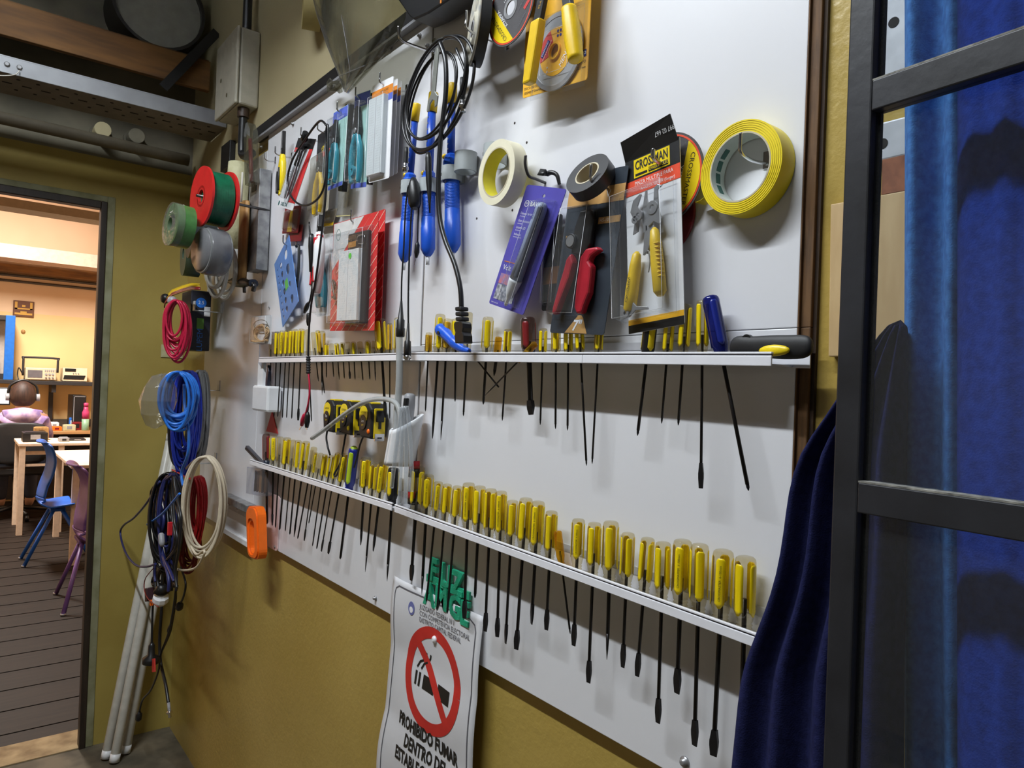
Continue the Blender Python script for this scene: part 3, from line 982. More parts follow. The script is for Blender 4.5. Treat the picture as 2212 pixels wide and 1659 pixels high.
# ================================================================ things hung on the board
def plate(name, outer, holes, fr, c0, c1, m, parent):
    """flat plate with real holes"""
    cu = bpy.data.curves.new('plate', 'CURVE')
    cu.dimensions = '2D'
    cu.fill_mode = 'BOTH'
    cu.extrude = abs(c1 - c0) / 2
    for loop in [outer] + holes:
        sp = cu.splines.new('POLY')
        sp.points.add(len(loop) - 1)
        for p, q in zip(sp.points, loop):
            p.co = (q[0], q[1], 0, 1)
        sp.use_cyclic_u = True
    ob = bpy.data.objects.new('plate', cu)
    me = bpy.data.meshes.new_from_object(ob)
    mb = MB()
    mb.add([fr(v.co.x, v.co.y, (c0 + c1) / 2 + v.co.z) for v in me.vertices], [tuple(p.vertices) for p in me.polygons])
    bpy.data.objects.remove(ob)
    bpy.data.curves.remove(cu)
    bpy.data.meshes.remove(me)
    return mb.build(name, m, parent)


def hook(px, py, label, out=0.035, up=0.022, y=0.0, r=0.0019):
    """bent wire hook: the pixel marks its upturned tip; foot plate on the board"""
    q = W(px, py, y - out - 0.002)
    p = V((q.x, y, q.z - up))
    t = thing('wire_hook', label, 'hook', p)
    MB().tube([p, p + V((0, -out * 0.6, -0.003)), p + V((0, -out, 0.001)), p + V((0, -out - 0.002, up * 0.5)), p + V((0, -out - 0.002, up))], r, 8).build('wire', 'chrome', t)
    MB().box((p.x - 0.004, y - 0.0016, p.z - 0.006), (p.x + 0.004, y, p.z + 0.014)).build('foot_plate', 'chrome', t, 0.0006)
    return t


def blister(fr, a0, a1, b0, b1, dep, parent, m='blister', c=0.0012, ins=0.12):
    k = min(a1 - a0, b1 - b0) * ins
    q = [fr(a0, b0, c), fr(a1, b0, c), fr(a1, b1, c), fr(a0, b1, c), fr(a0 + k, b0 + k, c + dep), fr(a1 - k, b0 + k, c + dep), fr(a1 - k, b1 - k, c + dep), fr(a0 + k, b1 - k, c + dep)]
    if min(a1 - a0, b1 - b0) > 0.03 and m == 'blister':
        # thin pale tubes standing in for highlights along the blister edges
        MB().tube([q[4], q[5], q[6], q[7]], 0.00035, 5, 1, closed=True).build('blister_glint', 'glint_white', parent)
        MB().tube([q[4].lerp(q[0], 0.8), q[5].lerp(q[1], 0.8), q[6].lerp(q[2], 0.8), q[7].lerp(q[3], 0.8)], 0.0003, 5, 1, closed=True).build('blister_glint', 'acrylic', parent)
    return MB().add(q, [(4, 5, 6, 7), (0, 1, 5, 4), (1, 2, 6, 5), (2, 3, 7, 6), (3, 0, 4, 7)]).build('blister', m, parent, bevel=min(k * 0.6, 0.004), seg=2)


def band(fr, a0, a1, b0, b1, c, m, parent, name='printed_band'):
    return MB().box((a0, b0, c), (a1, b1, c + 0.0003), fr).build(name, m, parent)


def pliers(fr, L, hm, jm, parent, spread=0.16, hr=0.055, jaw=0.30, ring=False, bent=0.0):
    """jaws along +b, handles along -b from the pivot at the frame's origin"""
    for s in (-1, 1):
        MB().prism([(0, -0.02 * L), (s * 0.075 * L, -0.03 * L), (s * 0.085 * L, 0.06 * L), (s * 0.05 * L, 0.16 * L), (s * 0.022 * L, jaw * L), (s * 0.003 * L, jaw * L), (s * 0.003 * L, 0.05 * L)] if s > 0 else
                   [(0, -0.02 * L), (s * 0.003 * L, 0.05 * L), (s * 0.003 * L, jaw * L), (s * 0.022 * L, jaw * L), (s * 0.05 * L, 0.16 * L), (s * 0.085 * L, 0.06 * L), (s * 0.075 * L, -0.03 * L)],
                   fr, -0.03 * L, 0.03 * L).build('jaw', jm, parent, 0.0006)
        H = 1 - jaw
        pts = [fr(s * 0.03 * L, -0.02 * L), fr(s * 0.07 * L, -0.12 * L), fr(s * (spread * 0.8) * L, -0.3 * H * L), fr(s * spread * L, -0.6 * H * L), fr(s * (spread * 0.95) * L, -0.85 * H * L), fr(s * spread * 0.8 * L, -H * L)]
        MB().tube(pts, lambda u: hr * L * (0.55 + 0.6 * math.sin(PI * min(1, 0.15 + 0.8 * u)) ** 0.7), 10).build('handle', hm, parent)
    MB().cyl(fr(0, 0.02 * L, -0.036 * L), fr(0, 0.02 * L, 0.036 * L), 0.035 * L, n=14).build('pivot', 'steel', parent)


# ---- yellow tape roll
p = W(1597, 361, -0.027)
R_ = 101 * depth(p) / FPX
t = thing('tape_roll', 'wide yellow adhesive tape roll on a hook at the right end of the board', 'tape', p - V((0, 0, R_)))
MB().ring(p, (0, 1, 0), R_, R_ * 0.745, 0.026, 72).build('tape', 'tape_yellow', t)
MB().ring(p + V((0, 0.0006, 0)), (0, 1, 0), R_ * 0.745, R_ * 0.715, 0.0248, 72).build('core', 'core_green', t)
MB().ring(p + V((0, -0.0003, 0)), (0, 1, 0), R_ * 0.748, R_ * 0.712, 0.0006, 72).build('core_rim', 'core_card', t)
for i in range(5):
    MB().ring(p + V((0, -0.0004, 0)), (0, 1, 0), R_ * (0.79 + 0.045 * i), R_ * (0.786 + 0.045 * i), 0.0005, 60).build('layer_line', mat('layer_line', (206, 180, 18), 0.5), t)
for i in range(4):
    an = math.radians(140 + 22 * i)
    c_ = p + V((math.cos(an) * R_ * 0.712, 0.013, math.sin(an) * R_ * 0.712))
    f = Fr(c_, (0, 1, 0), (-math.sin(an), 0, math.cos(an)))
    if f.ez.dot(p - c_) < 0:
        f = Fr(c_, (0, 1, 0), (math.sin(an), 0, -math.cos(an)))
    MB().box((-0.004, -0.006, 0.0002), (0.004, 0.006, 0.0005), f).build('core_print', mat('core_print', (70, 110, 100), 0.6), t)
a = p + V((-R_ * 0.93, 0.004, -R_ * 0.45))
MB().sheet([[a + V((0, 0.018 * v, 0)), a + V((-0.006, 0.018 * v, -0.003)), a + V((-0.013, 0.018 * v, -0.004))] for v in (0, 1)]).build('loose_end', 'tape_yellow', t, solid=0.0003)
hook(1600, 287, 'wire hook carrying the wide yellow tape roll', 0.05, 0.022)


# ---- printed cutting discs
def cutdisc(px, py, y, label, ax=(0, 1, 0), rot=0.0, n=1):
    p = W(px, py, y)
    R_ = 0.0575
    t = thing('cutting_disc', label, 'grinding disc', p - V((0, 0, R_)))
    f = Fr(p, (1, 0, 0), (0, 0, 1)).turn(rot)
    plate('disc', circ(0, 0, R_, 64), [circ(0, 0, 0.011, 24)], f, -0.0014 * n, 0, 'abrasive', t)
    plate('red_rim', circ(0, 0, R_ * 0.955, 64), [circ(0, 0, R_ * 0.915, 64)], f, 0.0001, 0.0004, 'orangered_card', t)
    plate('hub_ring', circ(0, 0, 0.0165, 32), [circ(0, 0, 0.011, 32)], f, 0.0001, 0.0006, 'steel', t)
    h = 0.0
    seg = [(R_ * 0.91 * math.cos(u), R_ * 0.91 * math.sin(u)) for u in [math.radians(118 + 124 * k / 20) for k in range(21)]]
    MB().prism(seg, f, 0.0001, 0.0004).build('yellow_label', 'yellow_plastic', t)
    text('CROSSMASTER', 0.0098, f, -0.0355, 0.0, 0.0006, 'print_black', t, rot=90)
    text('XTRAMAX', 0.0088, f, -0.0215, 0.004, 0.0006, 'print_white', t, rot=90)
    text('4-1/2', 0.0105, f, 0.012, 0.031, 0.0006, 'print_white', t, rot=0)
    text('115 x 1.0 mm', 0.006, f, 0.012, 0.021, 0.0006, 'print_white', t, rot=0)
    text('Cut-Off Wheel', 0.0048, f, 0.02, -0.022, 0.0006, 'print_grey', t, rot=0)
    MB().box((0.018, -0.036, 0.0001), (0.034, -0.030, 0.0004), f).build('red_label', 'print_red', t)
    text('13300 RPM', 0.005, f, 0.006, -0.042, 0.0006, 'print_grey', t, rot=0)
    return t


cutdisc(1103, 17, -0.055, 'grey cutting disc with red rim beside the diamond blade card', rot=38)
cutdisc(1439, 386, -0.016, 'dark cutting disc half hidden behind the multi-plier pack', rot=168)
p = W(1430, 470, -0.006)
tag(MB().ring(p, (0, 1, 0), 0.05, 0.011, 0.004, 48).build('cutting_disc', 'red_dark'), 'dark red disc lowest behind the multi-plier pack', 'grinding disc')

# ---- grey flap disc seen nearly from the side
p = W(1022, 62, -0.06)
ax = V((-0.42, -0.9, 0.05)).normalized()
t = thing('flap_disc', 'worn grey fibre flap disc hanging at the top of the board', 'grinding disc', p - V((0, 0, 0.0575)))
mat('fibre', (190, 184, 164), 0.85, scale=60, col2=(150, 150, 148))
MB().lathe([(0.012, 0), (0.025, 0.001), (0.026, -0.004), (0.042, -0.004), (0.056, 0.001), (0.0575, -0.003)], p, p + ax, 40, cap=False).build('backing_plate', 'fibre', t, solid=0.0012)
MB().ring(p - ax * 0.02, ax, 0.0575, 0.03, 0.0165, 40).build('flaps', 'black_rubber', t)
MB().ring(p + ax * 0.0005, ax, 0.013, 0.010, 0.002, 24).build('centre_ring', 'grey_plastic', t)
hook(1008, 22, 'bright wire hook through the grey flap disc', 0.085, 0.03)

# ---- diamond blade on an amber card
f = card((1143, -60), (1284, -132), (1130, 213), -0.03)
w, h = f.w, f.h
t = thing('blade_pack', 'diamond saw blade on an amber yellow card behind yellow handles', 'blade pack', f(w / 2, 0, 0))
MB().prism(rrect(w, h, 0.004), f, 0, 0.0012).build('card', 'amber_card', t)
c_ = f
pc = W(1208, 97, -0.034) - f.o
ca, cb = pc.dot(f.ex), pc.dot(f.ey)
plate('blade', circ(ca, cb, 0.0575, 64), [circ(ca, cb, 0.011, 24)], f, 0.003, 0.005, 'steel_disc', t)
plate('blade_rim', circ(ca, cb, 0.0575, 64), [circ(ca, cb, 0.0505, 64)], f, 0.005, 0.0056, 'steel', t)
plate('blade_label', circ(ca, cb, 0.036, 48), [circ(ca, cb, 0.011, 24)], f, 0.0051, 0.0055, 'amber_card', t)
MB().prism([(ca + 0.012 * math.cos(u), cb + 0.012 * math.sin(u)) for u in (math.radians(198), math.radians(140), math.radians(112))] + [(ca + 0.0355 * math.cos(u), cb + 0.0355 * math.sin(u)) for u in [math.radians(112 + 86 * k / 10) for k in range(11)]], f, 0.0056, 0.0059).build('red_sector', 'print_red', t)
f2 = f.turn(55, ca - 0.023, cb + 0.008, 0.0062)
MB().box((-0.013, -0.003, 0), (0.013, 0.003, 0.0002), f2).build('brand_box', 'navy_plastic', t)
text('DIAMOND', 0.0048, f2, 0, 0, 0.0004, 'print_white', t)
text('CORTE CONTINUO', 0.0036, f2, 0, -0.006, 0.0004, 'print_white', t)
text('MENT', 0.0105, f.turn(55, ca + 0.02, cb - 0.014, 0.0062), 0, 0, 0, 'print_white', t, shear=0.2)
for k in range(4):
    MB().prism(circ(ca + 0.004 + 0.006 * (k % 2), cb + 0.022 + 0.007 * (k // 2), 0.0022, 10), f, 0.0056, 0.006).build('symbol_dot', 'navy_plastic', t)
for k in range(2):
    MB().prism(circ(ca - 0.017, cb - 0.021 - 0.006 * k, 0.0015, 8), f, 0.0056, 0.006).build('symbol_dot', 'print_white', t)
MB().ring(f(ca, cb, 0.005), f.ez, 0.0125, 0.010, 0.004, 28).build('bushing', 'amber_card', t)
blister(f, ca - 0.06, min(w - 0.002, ca + 0.062), cb - 0.062, cb + 0.062, 0.009, t, ins=0.25)
text('DISCO DE CORTE', 0.0052, f, 0.004, 0.013, 0.0015, 'print_black', t, align='LEFT')
text('SEGMENT DIAMANTADO', 0.0052, f, 0.004, 0.006, 0.0015, 'print_black', t, align='LEFT')
MB().box((w - 0.036, 0.034, 0.0013), (w - 0.004, 0.044, 0.0016), f).build('brand_box', 'navy_plastic', t)
text('DEWALTA', 0.007, f, w - 0.02, 0.039, 0.0018, 'print_white', t) if False else text('DIAMOND', 0.0068, f, w - 0.02, 0.039, 0.0018, 'print_white', t)
text('CONTINUO', 0.0058, f, w - 0.004, 0.027, 0.0015, 'print_black', t, align='RIGHT')
text('115 x 22.2 mm', 0.005, f, w - 0.004, 0.019, 0.0015, 'print_black', t, align='RIGHT')
MB().box((0.02, h * 0.70, 0.0013), (0.042, h * 0.98, 0.0016), f).build('title_block', 'navy_plastic', t)
MB().box((0.022, h * 0.70, 0.0017), (0.038, h * 0.98, 0.0019), f).build('title_block', 'print_white', t)
# ---- yellow handled cutter in front of it
y0 = -0.062
a0, a1, a2 = W(1186, -70, y0), W(1163, 45, y0), W(1143, 182, y0)
t = thing('cable_cutter', 'large cutter with two yellow handles hanging in front of the amber card', 'cutter', a2)
f = Fr(a1, (1, 0, 0), a0 - a1)
MB().box((-0.0085, -0.004, -0.004), (0.0085, (a0 - a1).length, 0.004), f).build('arm', 'black_plastic', t, 0.001)
text('FS-6', 0.006, f, 0.002, 0.02, 0.0045, 'stripe_gold', t, rot=80)
f = Fr(a2, (1, 0, 0), a1 - a2)
Lh = (a1 - a2).length
MB().loft([[f(s * ww, bb, q * 0.0075) for s, q in ((-1, -1), (1, -1), (1, 1), (-1, 1))] for bb, ww in ((0, 0.0085), (0.01, 0.0092), (Lh * 0.6, 0.0105), (Lh, 0.0105))], True, False).build('handle', 'pump_yellow', t, 0.003)
b0, b1, b2 = W(1217, -60, y0), W(1229, 18, y0), W(1244, 132, y0)
f = Fr(b1, (1, 0, 0), b0 - b1)
MB().box((-0.008, -0.006, -0.004), (0.008, (b0 - b1).length, 0.004), f).build('arm', 'black_plastic', t, 0.001)
rings = []
prof = []
Lb = (b2 - b1).length
for k in range(25):
    u = k / 24
    prof.append((0.0105 + 0.0016 * math.sin(u * PI) + (0.0006 if k % 2 else 0), u * Lb * 0.97))
prof += [(0.009, Lb * 0.985), (0.005, Lb)]
MB().lathe(prof, b1, b2, 20).build('handle', 'pump_yellow', t)

# ---- masking tape roll and its clips
def pvc_clip(px, py, label, R_=0.0195, hh=0.026, y=0.0):
    p = W(px, py, y)
    t = thing('pipe_clip', label, 'clip', p)
    c = V((p.x, y - R_ - 0.001, p.z - hh / 2))
    MB().ring(c, (0, 0, 1), R_ + 0.001, R_ - 0.0012, hh, 32).build('band', 'grey_pvc', t)
    u = math.radians(-128)
    n_ = V((math.cos(u), math.sin(u), 0))
    q = c + n_ * (R_ + 0.0011) + V((0, 0, hh * 0.55))
    MB().cyl(q, q + n_ * 0.0004, 0.0032, n=12).build('screw_hole', 'hole_dark', t)
    return c


pvc_clip(1026, 357, 'empty grey pipe clip left of the cream masking tape', 0.019, 0.034)
pvc_clip(1090, 342, 'grey pipe clip that carries the cream masking tape roll', 0.019, 0.034)
p = W(1071, 372, -0.052)
R_ = 70 * depth(p) / FPX
t = thing('tape_roll', 'cream masking tape roll with a yellow core', 'tape', p - V((0, 0, R_)))
MB().ring(p, (0.05, 1, 0), R_, R_ * 0.76, 0.025, 64).build('tape', 'tape_cream', t)
MB().ring(p + V((0, 0.0006, 0)), (0.05, 1, 0), R_ * 0.76, R_ * 0.725, 0.0238, 64).build('core', 'core_yellow', t)
MB().ring(p + V((0, -0.0003, 0)), (0.05, 1, 0), R_ * 0.765, R_ * 0.722, 0.0006, 64).build('core_rim', 'core_card', t)

# ---- black insulating tape
p = W(1268, 374, -0.058)
ax = V((0.08, -0.82, 0.46)).normalized()
R_ = 54 * depth(p) / FPX
t = thing('tape_roll', 'black insulating tape roll tipped on the hook of the red cutter pack', 'tape', p - V((0, 0, R_)))
MB().ring(p - ax * 0.018, ax, R_, R_ * 0.56, 0.018, 56).build('tape', 'tape_black', t)
MB().ring(p - ax * 0.0178, ax, R_ * 0.56, R_ * 0.50, 0.0181, 48).build('core', 'core_card', t)
hook(1277, 356, 'wire hook through the black insulating tape roll', 0.066, 0.022)

# ---- voltage tester on a violet card
f = card((1140, 399), (1225, 409), (1057, 655), -0.03)
w, h = f.w, f.h
t = thing('tester_pack', 'pen voltage tester on a violet blister card', 'tester', f(w / 2, 0, 0))
plate('card', rrect(w, h, 0.004), [circ(w * 0.52, h * 0.93, 0.0035, 12, 0.0028)], f, 0, 0.0012, 'violet_card', t)
text('BAW', 0.0105, f, w * 0.37, h * 0.855, 0.0016, 'print_white', t, bold=0.0003)
plate('logo_ring', circ(w * 0.155, h * 0.855, 0.0052, 20), [circ(w * 0.155, h * 0.855, 0.0042, 20)], f, 0.0013, 0.0016, 'print_white', t)
text('W', 0.006, f, w * 0.155, h * 0.855, 0.0016, 'print_white', t)
for k, (s_, q) in enumerate((('Detector de tension', 0.775), ('Gran resolucion', 0.715), ('Linterna LED', 0.66), ('Indicacion', 0.605))):
    text(s_, 0.0056, f, w * 0.08, h * q, 0.0016, 'print_white', t, align='LEFT', sx=0.8)
    text(('sin contacto', 'autonomia', 'incorporada', 'luminosa y acustica')[k], 0.0034, f, w * 0.08, h * (q - 0.022), 0.0016, 'print_white', t, align='LEFT', sx=0.8)
text('Volt', 0.0125, f, w * 0.08, h * 0.325, 0.0016, 'print_white', t, align='LEFT')
MB().box((w * 0.41, h * 0.30, 0.0013), (w * 0.62, h * 0.345, 0.0015), f).build('title_box', 'print_white', t)
text('Detector', 0.006, f, w * 0.515, h * 0.322, 0.0017, 'violet_card', t, sx=0.8)
band(f, w * 0.06, w * 0.6, h * 0.372, h * 0.378, 0.0013, 'orange_card', t)
mat('photo_blue', (120, 130, 190), 0.5, scale=90, col2=(200, 120, 120))
mat('photo_grey', (200, 200, 205), 0.5, scale=160, col2=(90, 96, 110))
band(f, w * 0.08, w * 0.62, h * 0.19, h * 0.275, 0.0013, 'photo_blue', t, 'printed_photo')
band(f, w * 0.08, w * 0.62, h * 0.055, h * 0.185, 0.0013, 'photo_grey', t, 'printed_photo')
text('baw.com.ar', 0.004, f, w * 0.06, h * 0.025, 0.0016, 'print_white', t, align='LEFT')
a_, b_, c_ = f(w * 0.69, h * 0.875, 0.0105), f(w * 0.64, h * 0.26, 0.0105), f(w * 0.60, h * 0.06, 0.0105)
tp = MB()
tp.lathe([(0.004, 0), (0.0075, 0.003), (0.009, 0.01), (0.0098, 0.06), (0.0102, (b_ - a_).length)], a_, b_, 20)
tp.build('tester_barrel', mat('barrel_grey', (150, 160, 184), 0.4), t)
MB().lathe([(0.0107, 0), (0.0105, 0.004), (0.0085, 0.02), (0.005, 0.03), (0.003, 0.034), (0.003, 0.044), (0.0012, 0.046)], b_, c_, 20).build('tester_tip', 'white_pvc', t)
d_ = (b_ - a_).normalized()
sd = f.ex
MB().box((0.002, 0.006, 0.004), (0.0098, (b_ - a_).length - 0.003, 0.0098), Fr(a_, sd, d_, f.ez)).build('clip_bar', mat('clip_grey', (74, 78, 92), 0.45), t, 0.002)
text('Volt Detector', 0.0062, Fr(a_ - sd * 0.004 + f.ez * 0.0098 + d_ * 0.075, -d_, sd), 0, 0, 0, 'navy_plastic', t)
text('BAW', 0.006, Fr(a_ - sd * 0.003 + f.ez * 0.0098 + d_ * 0.02, -d_, sd), 0, 0, 0, 'navy_plastic', t)
blister(f, w * 0.42, w * 0.90, h * 0.03, h * 0.91, 0.02, t, ins=0.15)
# clamp hook above it
p = W(1178, 395, -0.0)
t = thing('spring_clamp', 'black sheet metal hook behind the top of the violet card', 'hook', p)
MB().tube([p + V((0, 0, 0)), p + V((0, -0.02, 0.002)), p + V((0.0, -0.034, 0.004)), p + V((-0.002, -0.04, 0.02)), p + V((-0.002, -0.04, 0.034))], 0.0024, 8).build('wire', 'steel_dark', t)
q = W(1165, 385, -0.03)
MB().sheet([[q + V((0.0 + 0.014 * v, -0.004 + 0.01 * u, 0.004 + 0.010 * math.sin(u * 3) - 0.004 * v)) for u in (0, 0.5, 1)] for v in (0, 0.5, 1)]).build('jaw_plate', 'black_plastic', t, solid=0.0014)
q = W(1186, 380, -0.016)
MB().tube([q + V((-0.004, 0, 0.004)), q + V((0.006, 0, 0.004)), q + V((0.016, 0.002, -0.002)), q + V((0.02, 0.004, -0.016))], lambda u: 0.0042 - 0.0015 * u, 10).build('spring', 'black_plastic', t)
# dark pack behind
f = card((1180, 470), (1216, 462), (1171, 672), -0.012)
t = thing('tool_pack', 'dark blister pack with an orange band between the violet and red packs', 'tool pack', f(f.w / 2, 0, 0))
MB().prism(rrect(f.w, f.h, 0.004), f, 0, 0.0012).build('card', 'black_card', t)
band(f, 0, f.w, f.h * 0.28, f.h * 0.46, 0.0013, mat('brown_band', (120, 74, 34), 0.5), t)
blister(f, f.w * 0.1, f.w * 0.95, f.h * 0.05, f.h * 0.9, 0.01, t)

# ---- red handled cutter on a slate card
f = card((1236, 383), (1360, 357), (1189, 719), -0.034)
w, h = f.w, f.h
t = thing('cutter_pack', 'red handled wire cutter in a slate grey blister pack', 'cutter pack', f(w / 2, 0, 0))
MB().prism(rrect(w, h, 0.004), f, 0, 0.0012).build('card', 'slate_card', t)
band(f, 0, w, h * 0.80, h * 0.90, 0.0013, 'tan_card', t)
band(f, w * 0.62, w * 0.99, h * 0.675, h * 0.715, 0.0013, 'tan_card', t)
text('HS-10', 0.0068, f, w * 0.72, h * 0.695, 0.0017, 'print_white', t)
band(f, w * 0.06, w * 0.26, h * 0.61, h * 0.625, 0.0013, 'tan_card', t)
text('AWG 7', 0.006, f, w * 0.07, h * 0.59, 0.0017, 'print_white', t, align='LEFT')
text('V', 0.014, f, w * 0.73, h * 0.85, 0.0017, 'print_white', t)
MB().prism([(w * 0.29, 0.001), (w * 0.70, 0.001), (w * 0.60, h * 0.10), (w * 0.56, h * 0.118), (w * 0.51, h * 0.118), (w * 0.47, h * 0.10)], f, 0.0013, 0.0016).build('size_badge', 'tan_card', t)
text('7"', 0.021, f, w * 0.50, h * 0.05, 0.0019, 'print_white', t, bold=0.0006, shear=0.15)
for k, pts in enumerate((((0.26, 0.46), (0.33, 0.50), (0.40, 0.44), (0.36, 0.34), (0.27, 0.22), (0.20, 0.12), (0.13, 0.115), (0.13, 0.16), (0.19, 0.3), (0.24, 0.40)),
                         ((0.52, 0.47), (0.60, 0.52), (0.78, 0.525), (0.84, 0.505), (0.70, 0.47), (0.68, 0.44), (0.74, 0.41), (0.76, 0.25), (0.70, 0.17), (0.68, 0.125), (0.60, 0.12), (0.54, 0.16), (0.52, 0.3)))):
    MB().prism([(a * w, b * h) for a, b in reversed(pts)], f, 0.004, 0.016).build('handle', 'crimson', t, 0.003)
MB().prism([(w * a, h * b) for a, b in ((0.30, 0.50), (0.56, 0.48), (0.62, 0.55), (0.62, 0.70), (0.56, 0.76), (0.36, 0.76), (0.30, 0.66))], f, 0.004, 0.012).build('head', 'black_plastic', t, 0.002)
MB().cyl(f(w * 0.30, h * 0.575, 0.004), f(w * 0.30, h * 0.575, 0.016), 0.0105, n=20).build('dial', 'black_plastic', t, 0.001)
MB().cyl(f(w * 0.30, h * 0.575, 0.016), f(w * 0.30, h * 0.575, 0.0168), 0.008, n=20).build('dial_cap', 'steel', t)
blister(f, w * 0.04, w * 0.60, h * 0.11, h * 0.80, 0.02, t, ins=0.06)
# ---- multi plier pack
f = card((1352, 340), (1469, 288), (1360, 722), -0.03)
w, h = f.w, f.h
t = thing('plier_pack', 'yellow handled multi-plier in a torn clear pack with black header', 'plier pack', f(w / 2, 0, 0))
MB().prism(rrect(w, h * 0.985, 0.003), f, 0, 0.0012).build('card', 'white_card', t)
band(f, 0, w, h * 0.845, h * 0.985, 0.0013, 'black_card', t)
MB().add([f(0.0, h * 0.965, 0.0016), f(w * 0.98, h * 0.965, 0.0016), f(w * 0.94, h * 1.10, 0.012), f(w * 0.02, h * 1.07, 0.012), f(w * 0.02, h * 1.07, 0.0105), f(w * 0.94, h * 1.10, 0.0105), f(w * 0.98, h * 0.965, 0.0004), f(0, h * 0.965, 0.0004)],
         [(0, 1, 2, 3), (4, 5, 6, 7), (3, 2, 5, 4), (1, 6, 5, 2), (0, 3, 4, 7), (0, 7, 6, 1)]).build('header_flap', 'black_card', t)
text('997 02 667', 0.0085, Fr(f(w * 0.80, h * 1.035, 0.0075), -f.ex, -(f(0, h * 1.1, 0.012) - f(0, h * 0.965, 0.0016))), 0, 0, 0.0004, 'print_white', t, sx=0.8)
MB().box((w * 0.17, h * 0.855, 0.0016), (w * 0.83, h * 0.958, 0.0019), f).build('brand_badge', 'yellow_plastic', t)
text('CROSSMAN', 0.0165, f, w * 0.50, h * 0.92, 0.0022, 'print_black', t, sx=0.62, bold=0.0004)
MB().box((w * 0.45, h * 0.862, 0.002), (w * 0.80, h * 0.887, 0.0023), f).build('brand_line', 'black_card', t)
text('POWER A PULSO', 0.0058, f, w * 0.625, h * 0.8745, 0.0026, 'yellow_plastic', t, sx=0.75)
MB().box((w * 0.20, h * 0.864, 0.002), (w * 0.42, h * 0.876, 0.0023), f).build('brand_line', 'black_card', t)
band(f, 0, w, h * 0.765, h * 0.845, 0.0013, 'orangered_card', t)
text('PINZA MULTIPLE PARA', 0.0072, f, w * 0.53, h * 0.822, 0.0017, 'print_white', t, sx=0.85)
text('ANILLOS SEEGER (Seeger)', 0.0058, f, w * 0.60, h * 0.785, 0.0017, 'print_white', t, sx=0.85)
band(f, 0, w, h * 0.045, h * 0.075, 0.0013, 'amber_card', t)
band(f, 0, w, 0, h * 0.045, 0.0013, 'black_card', t)
blister(f, -w * 0.10, w * 0.93, h * 0.06, h * 0.775, 0.027, t, ins=0.05)
for s, (qa, qb) in enumerate((((0.40, 0.43), (0.12, 0.10)), ((0.62, 0.53), (0.70, 0.16)))):
    a_, b_ = f(w * qa[0] - (0.10 * w if s == 0 else 0), h * qa[1], 0.012), f(w * qb[0], h * qb[1], 0.012)
    MB().lathe([(0.002, 0), (0.0055, 0.004), (0.0075, 0.02), (0.0085, 0.05), (0.0082, (b_ - a_).length - 0.006), (0.004, (b_ - a_).length)], a_, b_, 16, ref=f.ez).build('handle', 'amber_card' if False else 'pump_yellow', t)
    d_ = (b_ - a_).normalized()
    if s:
        for k in range(9):
            c_ = a_ + d_ * (0.022 + 0.0052 * k) + f.ex * 0.0055 + f.ez * 0.003
            MB().box((-0.004, -0.0009, -0.004), (0.004, 0.0009, 0.0042), Fr(c_, f.ex, d_, f.ez)).build('grip_rib', 'pump_yellow', t, 0.0006)
    else:
        text('CROSSMAN', 0.006, Fr(a_.lerp(b_, 0.62) + f.ez * 0.009, -d_, f.ex), 0, 0, 0, 'print_black', t)
MB().prism([(w * a, h * b) for a, b in ((0.40, 0.40), (0.50, 0.42), (0.52, 0.55), (0.46, 0.56), (0.43, 0.50))], f, 0.008, 0.012).build('plier_arm', 'steel', t, 0.0006)
MB().prism([(w * a, h * b) for a, b in ((0.48, 0.40), (0.64, 0.52), (0.60, 0.56), (0.50, 0.55))], f, 0.009, 0.013).build('plier_arm', 'steel', t, 0.0006)
for c0_, pts in ((0.010, ((0.42, 0.52), (0.52, 0.53), (0.56, 0.62), (0.50, 0.70), (0.50, 0.745), (0.47, 0.745), (0.44, 0.70), (0.40, 0.62))), (0.013, ((0.54, 0.54), (0.64, 0.56), (0.74, 0.535), (0.78, 0.56), (0.73, 0.62), (0.72, 0.72), (0.80, 0.735), (0.72, 0.75), (0.66, 0.74), (0.64, 0.66), (0.56, 0.62))), (0.008, ((0.16, 0.66), (0.22, 0.72), (0.36, 0.745), (0.38, 0.735), (0.30, 0.68), (0.34, 0.60), (0.30, 0.54), (0.20, 0.53), (0.24, 0.60)))):
    MB().prism([(w * a, h * b) for a, b in pts], f, c0_, c0_ + 0.002).build('jaw_head', 'steel', t, 0.0005)
for a, b, r_ in ((0.62, 0.635, 0.0085), (0.36, 0.62, 0.007), (0.30, 0.60, 0.005)):
    MB().ring(f(w * a, h * b, 0.013), f.ez, r_, r_ * 0.45, 0.003, 24).build('washer', 'steel', t)
MB().prism([(w * a, h * b) for a, b in ((-0.02, 0.07), (0.16, 0.08), (0.28, 0.11), (0.52, 0.10), (0.50, 0.115), (0.30, 0.13), (0.24, 0.155), (0.16, 0.135), (-0.01, 0.155))], f, 0.014, 0.016).build('spare_head', 'steel', t, 0.0005)
MB().ring(f(w * 0.10, h * 0.105, 0.016), f.ez, 0.0062, 0.0025, 0.002, 24).build('washer', 'steel', t)
MB().tube([f(w * 0.50, h * 0.42, 0.012), f(w * 0.53, h * 0.36, 0.012), f(w * 0.50, h * 0.30, 0.012)], 0.0009, 6).build('spring_wire', 'steel', t)
hook(1411, 322, 'steel hook through the header of the multi-plier pack', 0.045, 0.012, r=0.0028)
# ================================================================ solder pumps, cables, wrench
pvc = []


